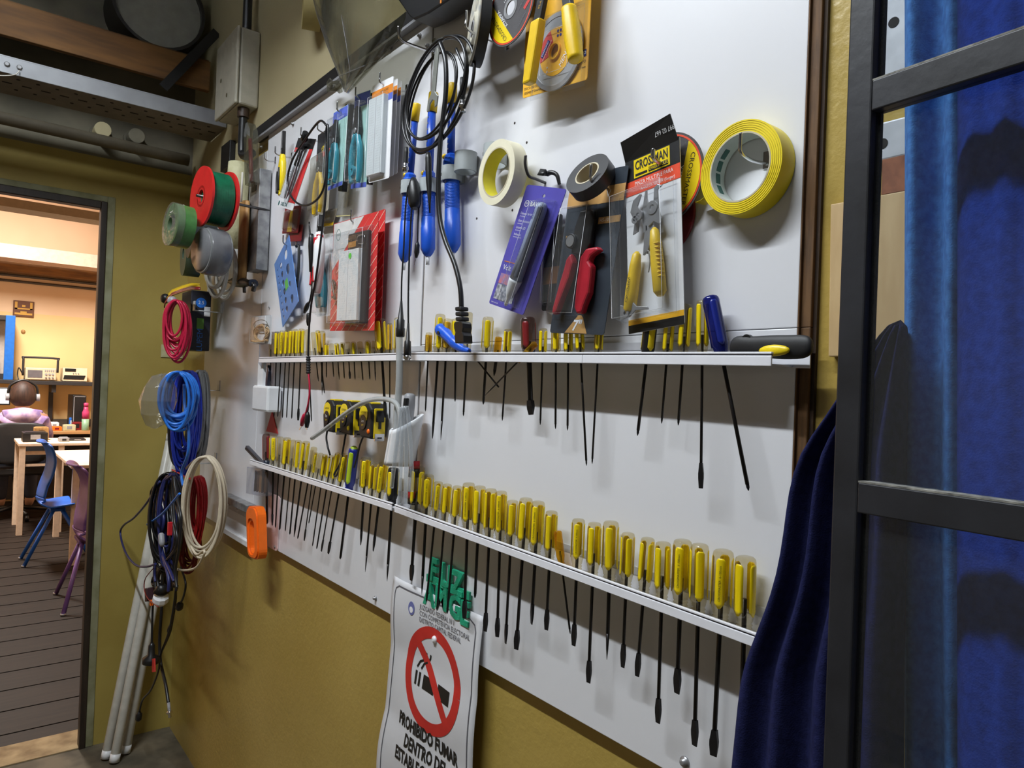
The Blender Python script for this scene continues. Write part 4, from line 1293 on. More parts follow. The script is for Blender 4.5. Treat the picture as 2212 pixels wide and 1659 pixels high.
def pump(cap, capb, col_top, bar_top, tip, wcap, wbar, label, cliplabel, y=-0.024):
    """pixel points: cap top, cap bottom, collar top, barrel top, barrel end"""
    P = [W(*q, y) for q in (cap, capb, col_top, bar_top, tip)]
    s = depth(P[2]) / FPX
    t = thing('solder_pump', label, 'solder pump', P[4])
    rc, rb = wcap / 2 * s, wbar / 2 * s
    MB().lathe([(rc * 0.9, 0), (rc, 0.002), (rc * 1.05, (P[1] - P[0]).length)], P[0], P[1], 18).build('push_cap', 'pump_yellow', t)
    MB().cyl(P[1], P[2], rc * 0.86, n=16).build('plunger', 'blue_dark', t)
    d = (P[4] - P[3]).normalized()
    u = (P[2] - P[1]).normalized()
    m_ = MB()
    n = 9
    q0, L = P[1] + u * 0.006, (P[2] - P[1]).length - 0.01
    for k in range(n):
        c = q0 + u * (L * (k + 0.5) / n)
        m_.box((-0.0015, -0.0012, 0), (0.0015, 0.0012, rc * 0.9), Fr(c, (1, 0, 0), u, (0, -1, 0)))
    m_.build('spring_slot', 'steel', t)
    MB().lathe([(rc * 0.95, 0), (rb * 0.9, 0.004), (rb * 0.9, 0.010), (rb * 1.12, 0.012), (rb * 1.12, (P[3] - P[2]).length)], P[2], P[3], 8, smooth=False).build('collar', 'blue_plastic', t)
    L = (P[4] - P[3]).length
    prof = [(rb, 0)]
    for k in range(24):
        h = L * (0.06 + 0.018 * k)
        prof += [(rb, h), (rb * 0.95, h + L * 0.006), (rb * 0.95, h + L * 0.011), (rb, h + L * 0.015)]
    prof += [(rb * 1.02, L * 0.62), (rb * 1.06, L * 0.625), (rb * 1.06, L * 0.9), (rb * 0.7, L * 0.965), (rb * 0.4, L)]
    MB().lathe(prof, P[3], P[4], 18).build('barrel', 'blue_plastic', t)
    MB().cyl(P[4] - d * 0.002, P[4] + d * 0.016, rb * 0.26, n=10).build('nozzle', 'white_pvc', t)
    MB().ball(P[2] + V((-rb * 0.9, -rb * 0.4, -0.002)), rb * 0.36).build('release_button', 'pump_yellow', t)
    # grey clip ring round the barrel top
    c = P[3] + d * 0.006
    tc = thing('pipe_clip', cliplabel, 'clip', c)
    MB().ring(c - V((0, 0, 0.016)), (0, 0, 1), rb * 1.34, rb * 1.16, 0.026, 28).build('band', 'grey_pvc', tc)
    MB().box((c.x - 0.006, c.y + rb * 1.2, c.z - 0.016), (c.x + 0.006, 0.0, c.z + 0.010)).build('base', 'grey_pvc', tc)
    q = c + V((-rb * 1.0, -rb * 0.95, -0.003))
    n_ = V((-0.72, -0.69, 0))
    MB().cyl(q, q + n_ * 0.0008, 0.003, n=10).build('screw_hole', 'hole_dark', tc)


pump((901, 224), (896, 262), (887, 374), (885, 396), (873, 566), 17, 28, 'blue solder pump nearest the white packs, left of three', 'grey pipe clip of the left solder pump')
pump((937, 200), (933, 242), (927, 370), (926, 392), (924, 554), 21, 30, 'blue solder pump in the middle behind the wrench and cables', 'grey pipe clip of the middle solder pump')
pump((978, 181), (976, 224), (974, 334), (976, 366), (978, 546), 20, 33, 'blue solder pump right of the coiled cables', 'grey pipe clip of the right solder pump')
# ---- wrench
y0 = -0.062
a_, b_ = W(945, 104, y0), W(935, 218, y0)
f = Fr(b_, (1, 0, 0), a_ - b_)
Lw = (a_ - b_).length
t = thing('spanner', 'flat steel open-end spanner hanging among the black cables', 'spanner', b_)
ow = 0.0065
MB().prism([(-ow, 0.014), (-ow * 1.05, Lw - 0.012), (-ow * 0.6, Lw), (ow * 0.6, Lw), (ow * 1.05, Lw - 0.012), (ow, 0.014), (0.017, 0.004), (0.016, -0.012), (0.010, -0.014), (0.008, -0.002), (0.0, 0.002), (-0.008, -0.003), (-0.011, -0.016), (-0.017, -0.013), (-0.016, 0.004)][::-1], f, -0.0015, 0.0015).build('body', mat('spanner_steel', (150, 152, 146), 0.4, 0.5), t, 0.0008)


# ---- coiled black cable
def coil(cx, cy, rx, ry, y, turns, r, jit, seed, tilt=0.0, k=26, ystep=0.0, skew=0.0, lean=0.0):
    """hanging coil: loops round a pixel centre, radii in pixels, in front of the board at y"""
    rnd = random.Random(seed)
    c = W(cx, cy, y)
    s = depth(c) / FPX
    fs = max(0.25, abs(ray(cx, cy).normalized().y))
    pts = []
    for i in range(turns):
        jx, jy = 1 + rnd.uniform(-jit, jit), 1 + rnd.uniform(-jit, jit)
        ox, oz, oy = rnd.uniform(-jit, jit) * rx * s * 0.8, rnd.uniform(-jit, jit) * ry * s * 0.5, rnd.uniform(-1, 1) * 0.006
        for j in range(k):
            u = 2 * PI * j / k + PI / 2
            a, b = math.cos(u) * rx * s * jx / fs, math.sin(u) * ry * s * jy
            b2 = b + (ry * s * (1 - jy))           # loops hang from the same top
            pts.append(c + V((a + ox + lean * b2, oy + ystep * (i - turns / 2) + skew * a, b2 + oz * 0.3)))
    return pts


t = thing('coiled_cable', 'coil of black instrument cable hanging over the blue solder pumps', 'cable', W(936, 325, -0.06))
MB().tube(coil(938, 205, 62, 112, -0.062, 3, 0.0028, 0.10, 3, lean=0.12), 0.0028, 8, 2).build('cable', 'black_cable', t)
MB().tube(coil(928, 220, 42, 95, -0.056, 2, 0.0022, 0.12, 5, lean=0.2), 0.0022, 8, 2).build('cable', 'black_cable', t)


def pts_(seq, y):
    return [W(q[0], q[1], q[2] if len(q) > 2 else y) for q in seq]


def bnc(a, b, parent, r=0.0048):
    d = (b - a).normalized()
    MB().lathe([(r * 0.7, 0), (r, 0.002), (r, 0.007), (r * 1.25, 0.008), (r * 1.25, 0.013), (r * 0.9, 0.0135), (r * 0.9, (b - a).length)], a, b, 14).build('connector', 'chrome', parent)


# cable ends
MB().tube(pts_([(985, 105), (1003, 150), (1004, 172), (999, 196)], -0.06), 0.0026, 8).build('cable_end', 'black_cable', t)
MB().lathe([(0.0035, 0), (0.0042, 0.01), (0.0045, 0.032), (0.005, 0.036)], W(998, 168, -0.06), W(999, 218, -0.06), 12).build('boot', 'black_rubber', t)
bnc(W(999, 216, -0.06), W(1001, 242, -0.06), t)
MB().lathe([(0.0035, 0), (0.0042, 0.01), (0.0045, 0.04), (0.005, 0.046)], W(878, 318, -0.058), W(876, 354, -0.058), 12).build('boot', 'black_rubber', t)
bnc(W(876, 352, -0.058), W(876, 372, -0.058), t)
# power cord with its appliance plug
t = thing('power_cord', 'thick black power cord whose appliance plug hangs over the upper rail', 'cord', W(1000, 742, -0.06))
MB().tube(pts_([(950, 92), (962, 130), (963, 200), (952, 300), (947, 400), (950, 470), (962, 520), (982, 570), (994, 620), (997, 665)], -0.066), 0.0042, 10).build('cable', 'black_cable', t)
a_, b_ = W(997, 662, -0.066), W(1002, 742, -0.066)
f = Fr(a_, (1, 0, 0), a_ - b_)
L = (b_ - a_).length
s = L
for k in range(3):
    MB().box((-0.009, -0.008 - 0.0085 * k, -0.008), (0.009, -0.001 - 0.0085 * k, 0.008), f).build('strain_relief', 'black_rubber', t, 0.002)
MB().loft([[f(sx * ww, -h_, sy * 0.009) for sx, sy in ((-1, -1), (1, -1), (1, 1), (-1, 1))] for h_, ww in ((0.026, 0.010), (0.03, 0.0135), (0.037, 0.0135), (0.044, 0.0105), (0.05, 0.0135), (s, 0.013))], True, False).build('plug', 'black_plastic', t, 0.0015)
# thin probe leads
t = thing('probe_lead', 'thin black probe lead ending in a plain black cap', 'cable', W(867, 712, -0.06))
MB().tube(pts_([(882, 400), (876, 450), (872, 540), (868, 600), (867, 650)], -0.062), 0.0016, 8).build('lead', 'black_cable', t)
MB().lathe([(0.002, 0), (0.0055, 0.034), (0.0075, 0.036), (0.0075, 0.05), (0.0085, 0.052), (0.0085, 0.066), (0.007, 0.068)], W(867, 650, -0.062), W(865, 712, -0.062), 14).build('cap', 'black_plastic', t)
t = thing('probe_lead', 'thin black probe lead ending in a bright connector on the rail', 'cable', W(880, 775, -0.06))
MB().tube(pts_([(893, 410), (888, 470), (884, 560), (882, 640), (882, 698)], -0.058), 0.0017, 8).build('lead', 'black_cable', t)
MB().lathe([(0.002, 0), (0.004, 0.032), (0.006, 0.034), (0.0068, 0.05), (0.0072, 0.066)], W(882, 698, -0.058), W(880, 762, -0.058), 14).build('boot', 'black_plastic', t)
bnc(W(880, 760, -0.058), W(880, 778, -0.058), t, 0.0058)
# probe clip bundle
t = thing('test_probe', 'black test probe with clip hanging beside the middle solder pump', 'probe', W(905, 570, -0.05))
MB().lathe([(0.005, 0), (0.009, 0.01), (0.013, 0.03), (0.012, 0.05), (0.008, 0.06)], W(893, 385, -0.052), W(897, 452, -0.052), 12).build('body', 'black_plastic', t)
MB().tube(pts_([(905, 440), (903, 480), (902, 530)], -0.045), 0.0014, 6).build('lead', 'black_cable', t)
MB().lathe([(0.002, 0), (0.0045, 0.006), (0.005, 0.02), (0.002, 0.03)], W(902, 522, -0.045), W(899, 562, -0.045), 10).build('clip', 'black_plastic', t)
MB().cyl(W(899, 556, -0.045), W(896, 572, -0.045), 0.0009, n=6).build('clip_jaw', 'chrome', t)
MB().lathe([(0.004, 0), (0.0055, 0.01), (0.0055, 0.05), (0.0025, 0.09), (0.0012, 0.11)], W(925, 330, -0.07), W(929, 478, -0.07), 12).build('handle', 'black_plastic', t)
t = thing('wire_hook', 'steel hook from which the spanner and cable coil hang', 'hook', W(938, 105, 0))
p = W(938, 100, 0)
MB().tube([p + V((0, 0, -0.012)), p + V((0, -0.05, -0.014)), p + V((0, -0.075, -0.010)), p + V((0, -0.08, 0.012))], 0.0028, 8).build('wire', 'chrome', t)
MB().box((p.x - 0.005, -0.002, p.z - 0.02), (p.x + 0.005, 0, p.z + 0.014)).build('foot_plate', 'chrome', t)

# ================================================================ packs on the left board
def bread(f, a0, a1, b0, b1, c, dep, parent):
    o = MB().box((a0, b0, c), (a1, b1, c + dep), f).build('breadboard', 'breadboard', parent, 0.0006)
    am = (a0 + a1) / 2
    MB().box((am - 0.0012, b0 + 0.002, c + dep), (am + 0.0012, b1 - 0.002, c + dep + 0.0002), f).build('centre_groove', 'rail_back', o)
    mb = MB()
    n = max(8, int((b1 - b0) / 0.0052))
    for k in range(n):
        b = b0 + 0.005 + (b1 - b0 - 0.010) * k / (n - 1)
        for u in (0.14, 0.22, 0.30, 0.38, 0.62, 0.70, 0.78, 0.86):
            a = a0 + (a1 - a0) * u
            mb.add([f(a - 0.0005, b - 0.0005, c + dep + 0.0002), f(a + 0.0005, b - 0.0005, c + dep + 0.0002), f(a + 0.0005, b + 0.0005, c + dep + 0.0002), f(a - 0.0005, b + 0.0005, c + dep + 0.0002)], [(0, 1, 2, 3)])
    mb.build('pin_holes', mat('pin_grey', (150, 154, 156), 0.7), o)['kind'] = 'stuff'
    return o


for i, (dx, yy) in enumerate(((0, -0.052), (9, -0.034), (17, -0.018))):
    f = card((806 + dx, 186 + dx * 0.6), (851 + dx, 164 + dx * 0.6), (797 + dx, 396 - dx * 0.5), yy)
    w, h = f.w, f.h
    t = thing('breadboard_pack', ('front white pack of a breadboard with an orange header band', 'middle white breadboard pack in the row of three', 'rear white breadboard pack nearest the board')[i], 'breadboard pack', f(w / 2, 0, 0), 'white breadboard packs on one hook')
    MB().prism(rrect(w, h, 0.004), f, 0, 0.001).build('card', 'white_card', t)
    band(f, 0, w, h * 0.845, h * 0.93, 0.001, 'orange_card', t)
    band(f, w * 0.80, w, h * 0.78, h * 0.845, 0.001, 'blue_card', t)
    text('SUPER BOARD', 0.007, f, w * 0.6, h * 0.895, 0.0014, 'print_black', t, sx=0.8)
    bread(f, w * 0.04, w * 0.78, h * 0.06, h * 0.84, 0.001, 0.009, t)
    blister(f, w * 0.01, w * 0.82, h * 0.03, h * 0.87, 0.012, t, ins=0.04)
hook(821, 157, 'wire hook holding the three white breadboard packs', 0.06, 0.02)


def plierpack(TL, TR, BL, y, label, hk, k=0):
    f = card(TL, TR, BL, y)
    w, h = f.w, f.h
    t = thing('plier_pack', label, 'plier pack', f(w / 2, 0, 0))
    MB().prism(rrect(w, h, 0.004), f, 0, 0.001).build('card', mat('mint_card', (176, 216, 206), 0.4), t)
    band(f, 0, w, h * 0.86, h * 0.995, 0.001, 'blue_card', t)
    text('PRECISION', 0.006, f, w * 0.55, h * 0.885, 0.0014, 'print_white', t)
    band(f, 0, w, 0, h * 0.05, 0.001, 'blue_card', t)
    band(f, 0, w * 0.2, h * 0.4, h * 0.86, 0.001, 'black_card', t)
    pf = Fr(f(w * 0.5, h * 0.57, 0.010), f.ex, f.ey)
    pliers(pf, h * 0.80, 'teal', 'black_plastic', t, spread=0.125, hr=0.036, jaw=0.34)
    MB().ring(f(w * 0.35, h * 0.17, 0.008), f.ez, 0.011, 0.005, 0.006, 24).build('ring_grip', 'teal', t)
    blister(f, w * 0.04, w * 0.96, h * 0.03, h * 0.9, 0.02, t, ins=0.08)
    hook(*hk)


plierpack((768, 206), (801, 194), (759, 408), -0.045, 'teal handled pliers in a violet topped pack beside the white packs', (769, 188, 'wire hook of the right teal plier pack', 0.055, 0.02))
plierpack((722, 244), (754, 225), (709, 412), -0.045, 'teal handled pliers in the pack left of its twin, nearer the probe lead', (729, 220, 'wire hook of the left teal plier pack', 0.055, 0.02))
# dark narrow backing cards seen edge on behind the two teal packs
for i, (a0, b0, c0) in enumerate((((803, 205), (812, 203), (797, 400)), ((756, 228), (766, 226), (740, 415)))):
    f = card(a0, b0, c0, -0.02)
    tag(MB().prism(rrect(f.w, f.h, 0.003), f, 0, 0.012).build('spare_pack', 'black_card', None, 0.001), ('dark spare pack behind the teal pliers next to the white packs', 'dark spare pack behind the teal pliers next to the probe lead')[i], 'tool pack')
# header of the yellow plier pack with black top
f = card((688, 292), (722, 268), (676, 470), -0.03)
w, h = f.w, f.h
t = thing('plier_pack', 'yellow handled pliers in a clear pack with black top behind the probe lead', 'plier pack', f(w / 2, 0, 0))
MB().prism(rrect(w, h, 0.003), f, 0, 0.001).build('card', mat('dim_card', (190, 184, 172), 0.5), t)
band(f, 0, w, h * 0.74, h * 0.995, 0.001, 'black_card', t)
text('SSMAN', 0.017, f, w * 0.5, h * 0.80, 0.0014, 'yellow_plastic', t, sx=0.7, rot=18)
band(f, 0, w, h * 0.68, h * 0.74, 0.001, 'orangered_card', t)
pf = Fr(f(w * 0.5, h * 0.50, 0.010), f.ex, f.ey)
pliers(pf, h * 0.72, 'pump_yellow', 'steel_dark', t, spread=0.14, hr=0.036, jaw=0.3)
blister(f, w * 0.02, w * 0.98, h * 0.02, h * 0.72, 0.02, t, 'bag_film', ins=0.08)
hook(687, 263, 'wire hook above the black topped yellow plier pack', 0.05, 0.02)
# slanting white and red card
f = card((646, 297), (684, 300), (599, 445), -0.05)
w, h = f.w, f.h
t = thing('probe_pack', 'slanting white and red card with a grey probe in its blister', 'probe pack', f(w / 2, 0, 0))
MB().prism(rrect(w, h, 0.003), f, 0, 0.001).build('card', 'white_card', t)
MB().prism([(w, h * 0.1), (w, h * 0.98), (w * 0.86, h * 0.98), (w * 0.60, h * 0.1)], f, 0.001, 0.0013).build('red_wedge', 'red_card', t)
band(f, 0, w, h * 0.86, h * 0.995, 0.0011, 'black_card', t)
band(f, 0, w * 0.16, h * 0.80, h * 0.86, 0.0011, 'red_card', t)
text('D-LTA', 0.015, f, w * 0.40, h * 0.05, 0.0014, mat('delta_teal', (30, 96, 96), 0.5), t, bold=0.0003) if False else text('DELTA', 0.015, f, w * 0.40, h * 0.05, 0.0014, mat('delta_teal', (30, 96, 96), 0.5), t, bold=0.0003)
MB().prism([(w * 0.07 + 0.004 * math.sin(u) * (1 - 0.35 * math.cos(u)), h * 0.05 + 0.0075 * -math.cos(u)) for u in [2 * PI * k / 14 for k in range(14)]], f, 0.001, 0.0014).build('drop_logo', 'delta_teal', t)
for k in range(6):
    band(f, w * 0.14, w * (0.40 + 0.05 * (k % 3)), h * (0.52 - 0.035 * k), h * (0.528 - 0.035 * k), 0.0011, 'print_grey', t, 'text_line')
MB().lathe([(0.004, 0), (0.006, 0.01), (0.006, h * 0.4), (0.003, h * 0.48)], f(w * 0.55, h * 0.62, 0.009), f(w * 0.55, h * 0.1, 0.009), 14).build('probe', 'grey_plastic', t)
MB().lathe([(0.006, 0), (0.005, h * 0.2), (0.009, h * 0.3)], f(w * 0.55, h * 0.62, 0.009), f(w * 0.6, h * 0.95, 0.009), 14).build('probe_head', 'black_plastic', t)
MB().lathe([(0.006, 0), (0.009, 0.006), (0.007, 0.026)], f(w * 0.62, h * 0.95, 0.012), f(w * 0.72, h * 1.12, 0.02), 12).build('clip', 'black_plastic', t)
blister(f, w * 0.30, w * 0.80, h * 0.12, h * 0.85, 0.016, t, ins=0.08)
hook(651, 275, 'wire hook of the slanting white and red card', 0.06, 0.022)
hook(595, 316, 'bare wire hook at the left end of the tool packs', 0.045, 0.02)
# black and yellow pliers on the left
p = W(611, 332, -0.03)
t = thing('pliers', 'long-nose pliers with black and yellow grips at the left of the packs', 'pliers', p - V((0, 0, 0.11)))
pliers(Fr(p, (0.97, -0.25, 0), (0.03, 0, 1)), 0.17, 'yellow_plastic', 'steel_dark', t, spread=0.14, hr=0.045, jaw=0.36)
for s in (-1, 1):
    f_ = Fr(p, (0.97, -0.25, 0), (0.03, 0, 1))
    MB().tube([f_(s * 0.019, -0.045, 0.008), f_(s * 0.023, -0.07, 0.009), f_(s * 0.018, -0.105, 0.008)], 0.0045, 8).build('grip_inlay', 'black_rubber', t)
# red packs lower down
f = card((617, 448), (652, 443), (610, 505), -0.012)
t = thing('tool_pack', 'small red and yellow pack under the slanting white card', 'tool pack', f(f.w / 2, 0, 0))
MB().prism(rrect(f.w, f.h, 0.003), f, 0, 0.001).build('card', 'red_dark', t)
MB().prism([(f.w * 0.3, 0.004), (f.w * 0.6, 0.004), (f.w * 0.5, f.h), (f.w * 0.4, f.h)], f, 0.001, 0.0015).build('yellow_flash', 'pump_yellow', t)
MB().prism(rrect(f.w * 0.8, f.h * 0.6, 0.003), Fr(f(f.w * 0.35, -f.h * 0.3, -0.004), f.ex, f.ey), 0, 0.001).build('second_card', 'red_dark', t)
blister(f, f.w * 0.1, f.w * 0.9, f.h * 0.05, f.h * 0.9, 0.01, t, 'bag_film')
f = card((700, 455), (730, 450), (690, 492), -0.01)
t = thing('tool_pack', 'small clear pack with a yellow strip above the red and white pliers', 'tool pack', f(f.w / 2, 0, 0))
MB().prism(rrect(f.w, f.h, 0.003), f, 0, 0.001).build('card', mat('dim_card2', (150, 140, 122), 0.5), t)
band(f, 0, f.w, f.h * 0.05, f.h * 0.22, 0.001, 'pump_yellow', t)
blister(f, f.w * 0.05, f.w * 0.95, f.h * 0.25, f.h * 0.95, 0.01, t, 'bag_film')
f = card((735, 400), (770, 395), (729, 470), -0.012)
t = thing('clear_bag', 'empty clear bag hanging under the teal plier packs', 'bag', f(f.w / 2, 0, 0))
MB().prism(rrect(f.w, f.h, 0.003), f, 0, 0.003).build('film', 'bag_film', t)
MB().box((0, f.h * 0.02, 0.003), (f.w, f.h * 0.05, 0.0036), f).build('seal', mat('seal_yellow', (206, 196, 140), 0.5), t)

# ---- blue stencil
mat('stencil_blue', (96, 140, 206), 0.35)
f = card((593, 571), (623, 511), (611, 707), (-0.012, -0.03, -0.012))
qa = [W(593, 571, -0.012), W(623, 511, -0.028), W(645, 651, -0.028), W(611, 707, -0.012)]
o0 = qa[3]
ex_ = (qa[2] - qa[3])
ey_ = (qa[0] - qa[3])
w, h = ex_.length, ey_.length
f = Fr(o0, ex_, ey_)
t = thing('stencil', 'blue translucent drawing stencil with round holes', 'stencil', o0)
holes = []
rnd = random.Random(4)
for k in range(8):
    holes.append(circ(w * 0.14, h * (0.10 + 0.105 * k), 0.0072 - 0.0004 * k, 12, 0.0062 - 0.0004 * k))
for k in range(6):
    holes.append(circ(w * 0.36, h * (0.14 + 0.135 * k), 0.0105 + 0.001 * (k % 3), 14, 0.0085))
for k, r_ in enumerate((0.012, 0.008, 0.015, 0.013)):
    holes.append(circ(w * 0.70, h * (0.16 + 0.225 * k), r_ * 1.15, 18, r_))
plate('sheet', [(0, 0), (w, 0), (w, h), (0, h)], holes, f, -0.0008, 0.0008, 'stencil_blue', t)
band(f, w * 0.45, w * 0.62, h * 0.38, h * 0.52, 0.0009, mat('sticker_green', (100, 190, 90), 0.5), t, 'sticker')
hook(612, 508, 'wire hook of the blue drawing stencil', 0.035, 0.022)
p = W(640, 580, -0.012)
tag(MB().tube([p + V((-0.006, 0, 0.06)), p + V((0.012, 0, 0.055)), p + V((0.016, 0, 0.0)), p + V((0.006, 0, -0.05))], 0.004, 8).build('black_strap', 'black_rubber'), 'black curved strap behind the blue stencil', 'strap')
# ---- red and white pliers
p = W(690, 502, -0.056)
t = thing('pliers', 'side cutters with red and white grips below the yellow pack', 'pliers', p - V((0, 0, 0.1)))
f_ = Fr(p, (0.95, -0.3, 0), (0.05, 0, 1))
pliers(f_, 0.185, 'white_pvc', 'steel_dark', t, spread=0.17, hr=0.062, jaw=0.22)
for s in (-1, 1):
    MB().tube([f_(s * 0.014, -0.018, 0.005), f_(s * 0.024, -0.05, 0.0065), f_(s * 0.031, -0.085, 0.0065), f_(s * 0.030, -0.12, 0.005)], lambda u: 0.009 - 0.003 * math.sin(PI * u), 10).build('grip_inlay', 'red_plastic', t)
    MB().box((-0.007, -0.004, -0.008), (0.007, 0.004, 0.008), Fr(f_(s * 0.013, -0.012, 0.0), f_.ex, f_.ey, f_.ez)).build('thumb_guard', 'red_plastic', t, 0.002)
# teal pliers in a narrow clear pack
f = card((684, 555), (716, 548), (685, 684), -0.02)
t = thing('plier_pack', 'teal pliers in a narrow clear pack under the red and white pliers', 'plier pack', f(f.w / 2, 0, 0))
MB().prism(rrect(f.w, f.h, 0.003), f, 0, 0.0008).build('card', 'white_card', t)
pliers(Fr(f(f.w * 0.5, f.h * 0.82, 0.009), f.ex, f.ey), f.h * 0.85, 'teal', 'steel_dark', t, spread=0.14, hr=0.06, jaw=0.2)
blister(f, 0, f.w, f.h * 0.02, f.h * 0.98, 0.018, t, ins=0.06)
# ---- red breadboard packs
for i, (dx, yy) in enumerate(((0, -0.045), (17, -0.018))):
    f = card((722 + dx, 484), (819 + dx * 0.85, 456 - dx * 0.3), (713 + dx, 715), yy)
    w, h = f.w, f.h
    t = thing('breadboard_pack', ('front red striped pack with a large white breadboard', 'rear red striped breadboard pack, mostly hidden')[i], 'breadboard pack', f(w / 2, 0, 0))
    MB().prism(rrect(w, h, 0.003), f, 0, 0.001).build('card', 'red_card', t)
    MB().prism([(0.0005, h * 0.56), (w * 0.70, h * 0.995), (0.003, h * 0.995)], f, 0.001, 0.0012).build('grey_corner', mat('corner_grey', (214, 212, 210), 0.5), t)
    for k in range(17):
        b0 = -0.55 * h + k * h * 0.092
        # diagonal cream stripe clipped to the card
        sl = 0.62 * h / w
        x0_, x1_ = 0.0, w
        if b0 < 0:
            x0_ = -b0 / sl
        if b0 + sl * w > h:
            x1_ = (h - b0) / sl
        if b0 > 0.40 * h and x0_ < w * 0.7:
            x0_ = max(x0_, w * (0.05 + (b0 / h - 0.40) * 1.1))
        if x1_ - x0_ < 0.01:
            continue
        th = 0.0018
        MB().prism([(x0_, b0 + sl * x0_), (x1_, b0 + sl * x1_), (x1_, min(h, b0 + sl * x1_ + th)), (x0_, b0 + sl * x0_ + th)], f, 0.0012, 0.0014).build('stripe', 'stripe_cream', t)
    if i == 0:
        plate('logo_ring', circ(w * 0.13, h * 0.885, 0.011, 24, 0.013), [circ(w * 0.13, h * 0.885, 0.0098, 24, 0.0118)], f, 0.0013, 0.0016, mat('logo_green', (90, 130, 120), 0.5), t)
        text('KAISE', 0.0062, f, w * 0.13, h * 0.885, 0.0016, 'logo_green', t)
        text('SOLDERLESS', 0.0075, f, w * 0.13, h * 0.57, 0.0017, 'red_dark', t, rot=28)
        text('BREAD', 0.0075, f, w * 0.15, h * 0.535, 0.0017, 'red_dark', t, rot=28)
        MB().box((w * 0.44, h * 0.06, 0.001), (w * 0.88, h * 0.855, 0.010), f).build('inner_tray', mat('tray_brown', (56, 46, 42), 0.5), t, 0.003)
        bd = bread(f, w * 0.34, w * 0.78, h * 0.085, h * 0.70, 0.010, 0.009, t)
        MB().prism(circ(w * 0.60, h * 0.645, 0.0065, 20), f, 0.0193, 0.0197).build('sticker', mat('sticker_lime', (96, 214, 60), 0.5), bd)
        MB().box((w * 0.46, h * 0.73, 0.010), (w * 0.63, h * 0.78, 0.0103), f).build('label', mat('label_gold', (170, 116, 50), 0.5), t)
        MB().box((w * 0.46, h * 0.79, 0.010), (w * 0.63, h * 0.835, 0.0103), f).build('label', mat('label_brown', (96, 70, 48), 0.5), t)
        MB().tube([f(w * 0.70, h * 0.75, 0.012), f(w * 0.82, h * 0.74, 0.013), f(w * 0.82, h * 0.81, 0.012), f(w * 0.70, h * 0.81, 0.013), f(w * 0.68, h * 0.77, 0.012)], 0.0012, 6).build('jumper_wire', 'chrome', t)
        MB().tube([f(w * 0.10, h * 0.36, 0.006), f(w * 0.18, h * 0.42, 0.010), f(w * 0.10, h * 0.46, 0.008), f(w * 0.16, h * 0.34, 0.010), f(w * 0.18, h * 0.29, 0.008), f(w * 0.12, h * 0.31, 0.009)], 0.0026, 8).build('jumper_wire', 'black_cable', t)
        blister(f, w * 0.10, w * 0.92, h * 0.03, h * 0.9, 0.021, t, ins=0.05)
hook(759, 452, 'wire hook of the red striped breadboard packs', 0.05, 0.026)
# ---- long probe lead with red and black crocodile clips
t = thing('crocodile_lead', 'long black lead looped over the packs, with red and black crocodile clips', 'cable', W(658, 925, -0.075))
MB().tube(pts_([(706, 272), (690, 262), (660, 300), (632, 345), (621, 392), (633, 430), (660, 444), (690, 425), (704, 380), (703, 300), (708, 270), (708, 330), (703, 430), (693, 520), (684, 590), (672, 660), (667, 720), (666, 772)], -0.075), 0.0026, 8).build('lead', 'black_cable', t)
MB().tube(pts_([(668, 480), (672, 560), (674, 620), (668, 655)], -0.06), 0.0022, 8).build('lead', 'black_cable', t)
MB().lathe([(0.004, 0), (0.007, 0.01), (0.007, 0.03), (0.005, 0.06), (0.003, 0.09)], W(673, 505, -0.068), W(671, 580, -0.068), 10).build('grip', 'black_plastic', t)
MB().lathe([(0.002, 0), (0.005, 0.008), (0.006, 0.022), (0.003, 0.034)], W(667, 652, -0.06), W(655, 682, -0.06), 10).build('clip', 'black_plastic', t)
MB().cyl(W(655, 680, -0.06), W(652, 690, -0.06), 0.0012, n=6).build('clip_jaw', 'chrome', t)
MB().lathe([(0.003, 0), (0.0055, 0.004), (0.0055, 0.02), (0.003, 0.03)], W(667, 676, -0.07), W(666, 700, -0.07), 10).build('sleeve', 'black_plastic', t)
pr = []
a_, b_ = W(666, 770, -0.075), W(666, 806, -0.075)
for k in range(7):
    pr += [(0.0052, 0.006 * k), (0.0056, 0.006 * k + 0.002), (0.004, 0.006 * k + 0.004)]
MB().lathe(pr, a_, b_, 12).build('strain_relief', 'black_rubber', t)
MB().tube(pts_([(666, 802), (669, 840), (666, 870), (660, 895)], -0.075), 0.0022, 8).build('red_lead', 'wire_crimson', t)
MB().tube(pts_([(667, 802), (668, 850), (666, 880), (664, 893)], -0.070), 0.0018, 8).build('black_lead', 'black_cable', t)
for q0, q1, q2, m_ in (((660, 892), (652, 918), (647, 929), 'wire_crimson'), ((665, 890), (663, 918), (663, 928), 'black_plastic')):
    MB().lathe([(0.0025, 0), (0.006, 0.008), (0.0065, 0.022), (0.004, 0.036)], W(*q0, -0.075), W(*q1, -0.075), 10).build('clip', m_, t)
    MB().loft([[W(*q1, -0.075) + V((sx * 0.003, sy * 0.0018, 0)) for sx, sy in ((-1, -1), (1, -1), (1, 1), (-1, 1))], [W(*q2, -0.075) + V((sx * 0.0015, sy * 0.001, 0)) for sx, sy in ((-1, -1), (1, -1), (1, 1), (-1, 1))]], True, False).build('clip_jaw', 'chrome', t)
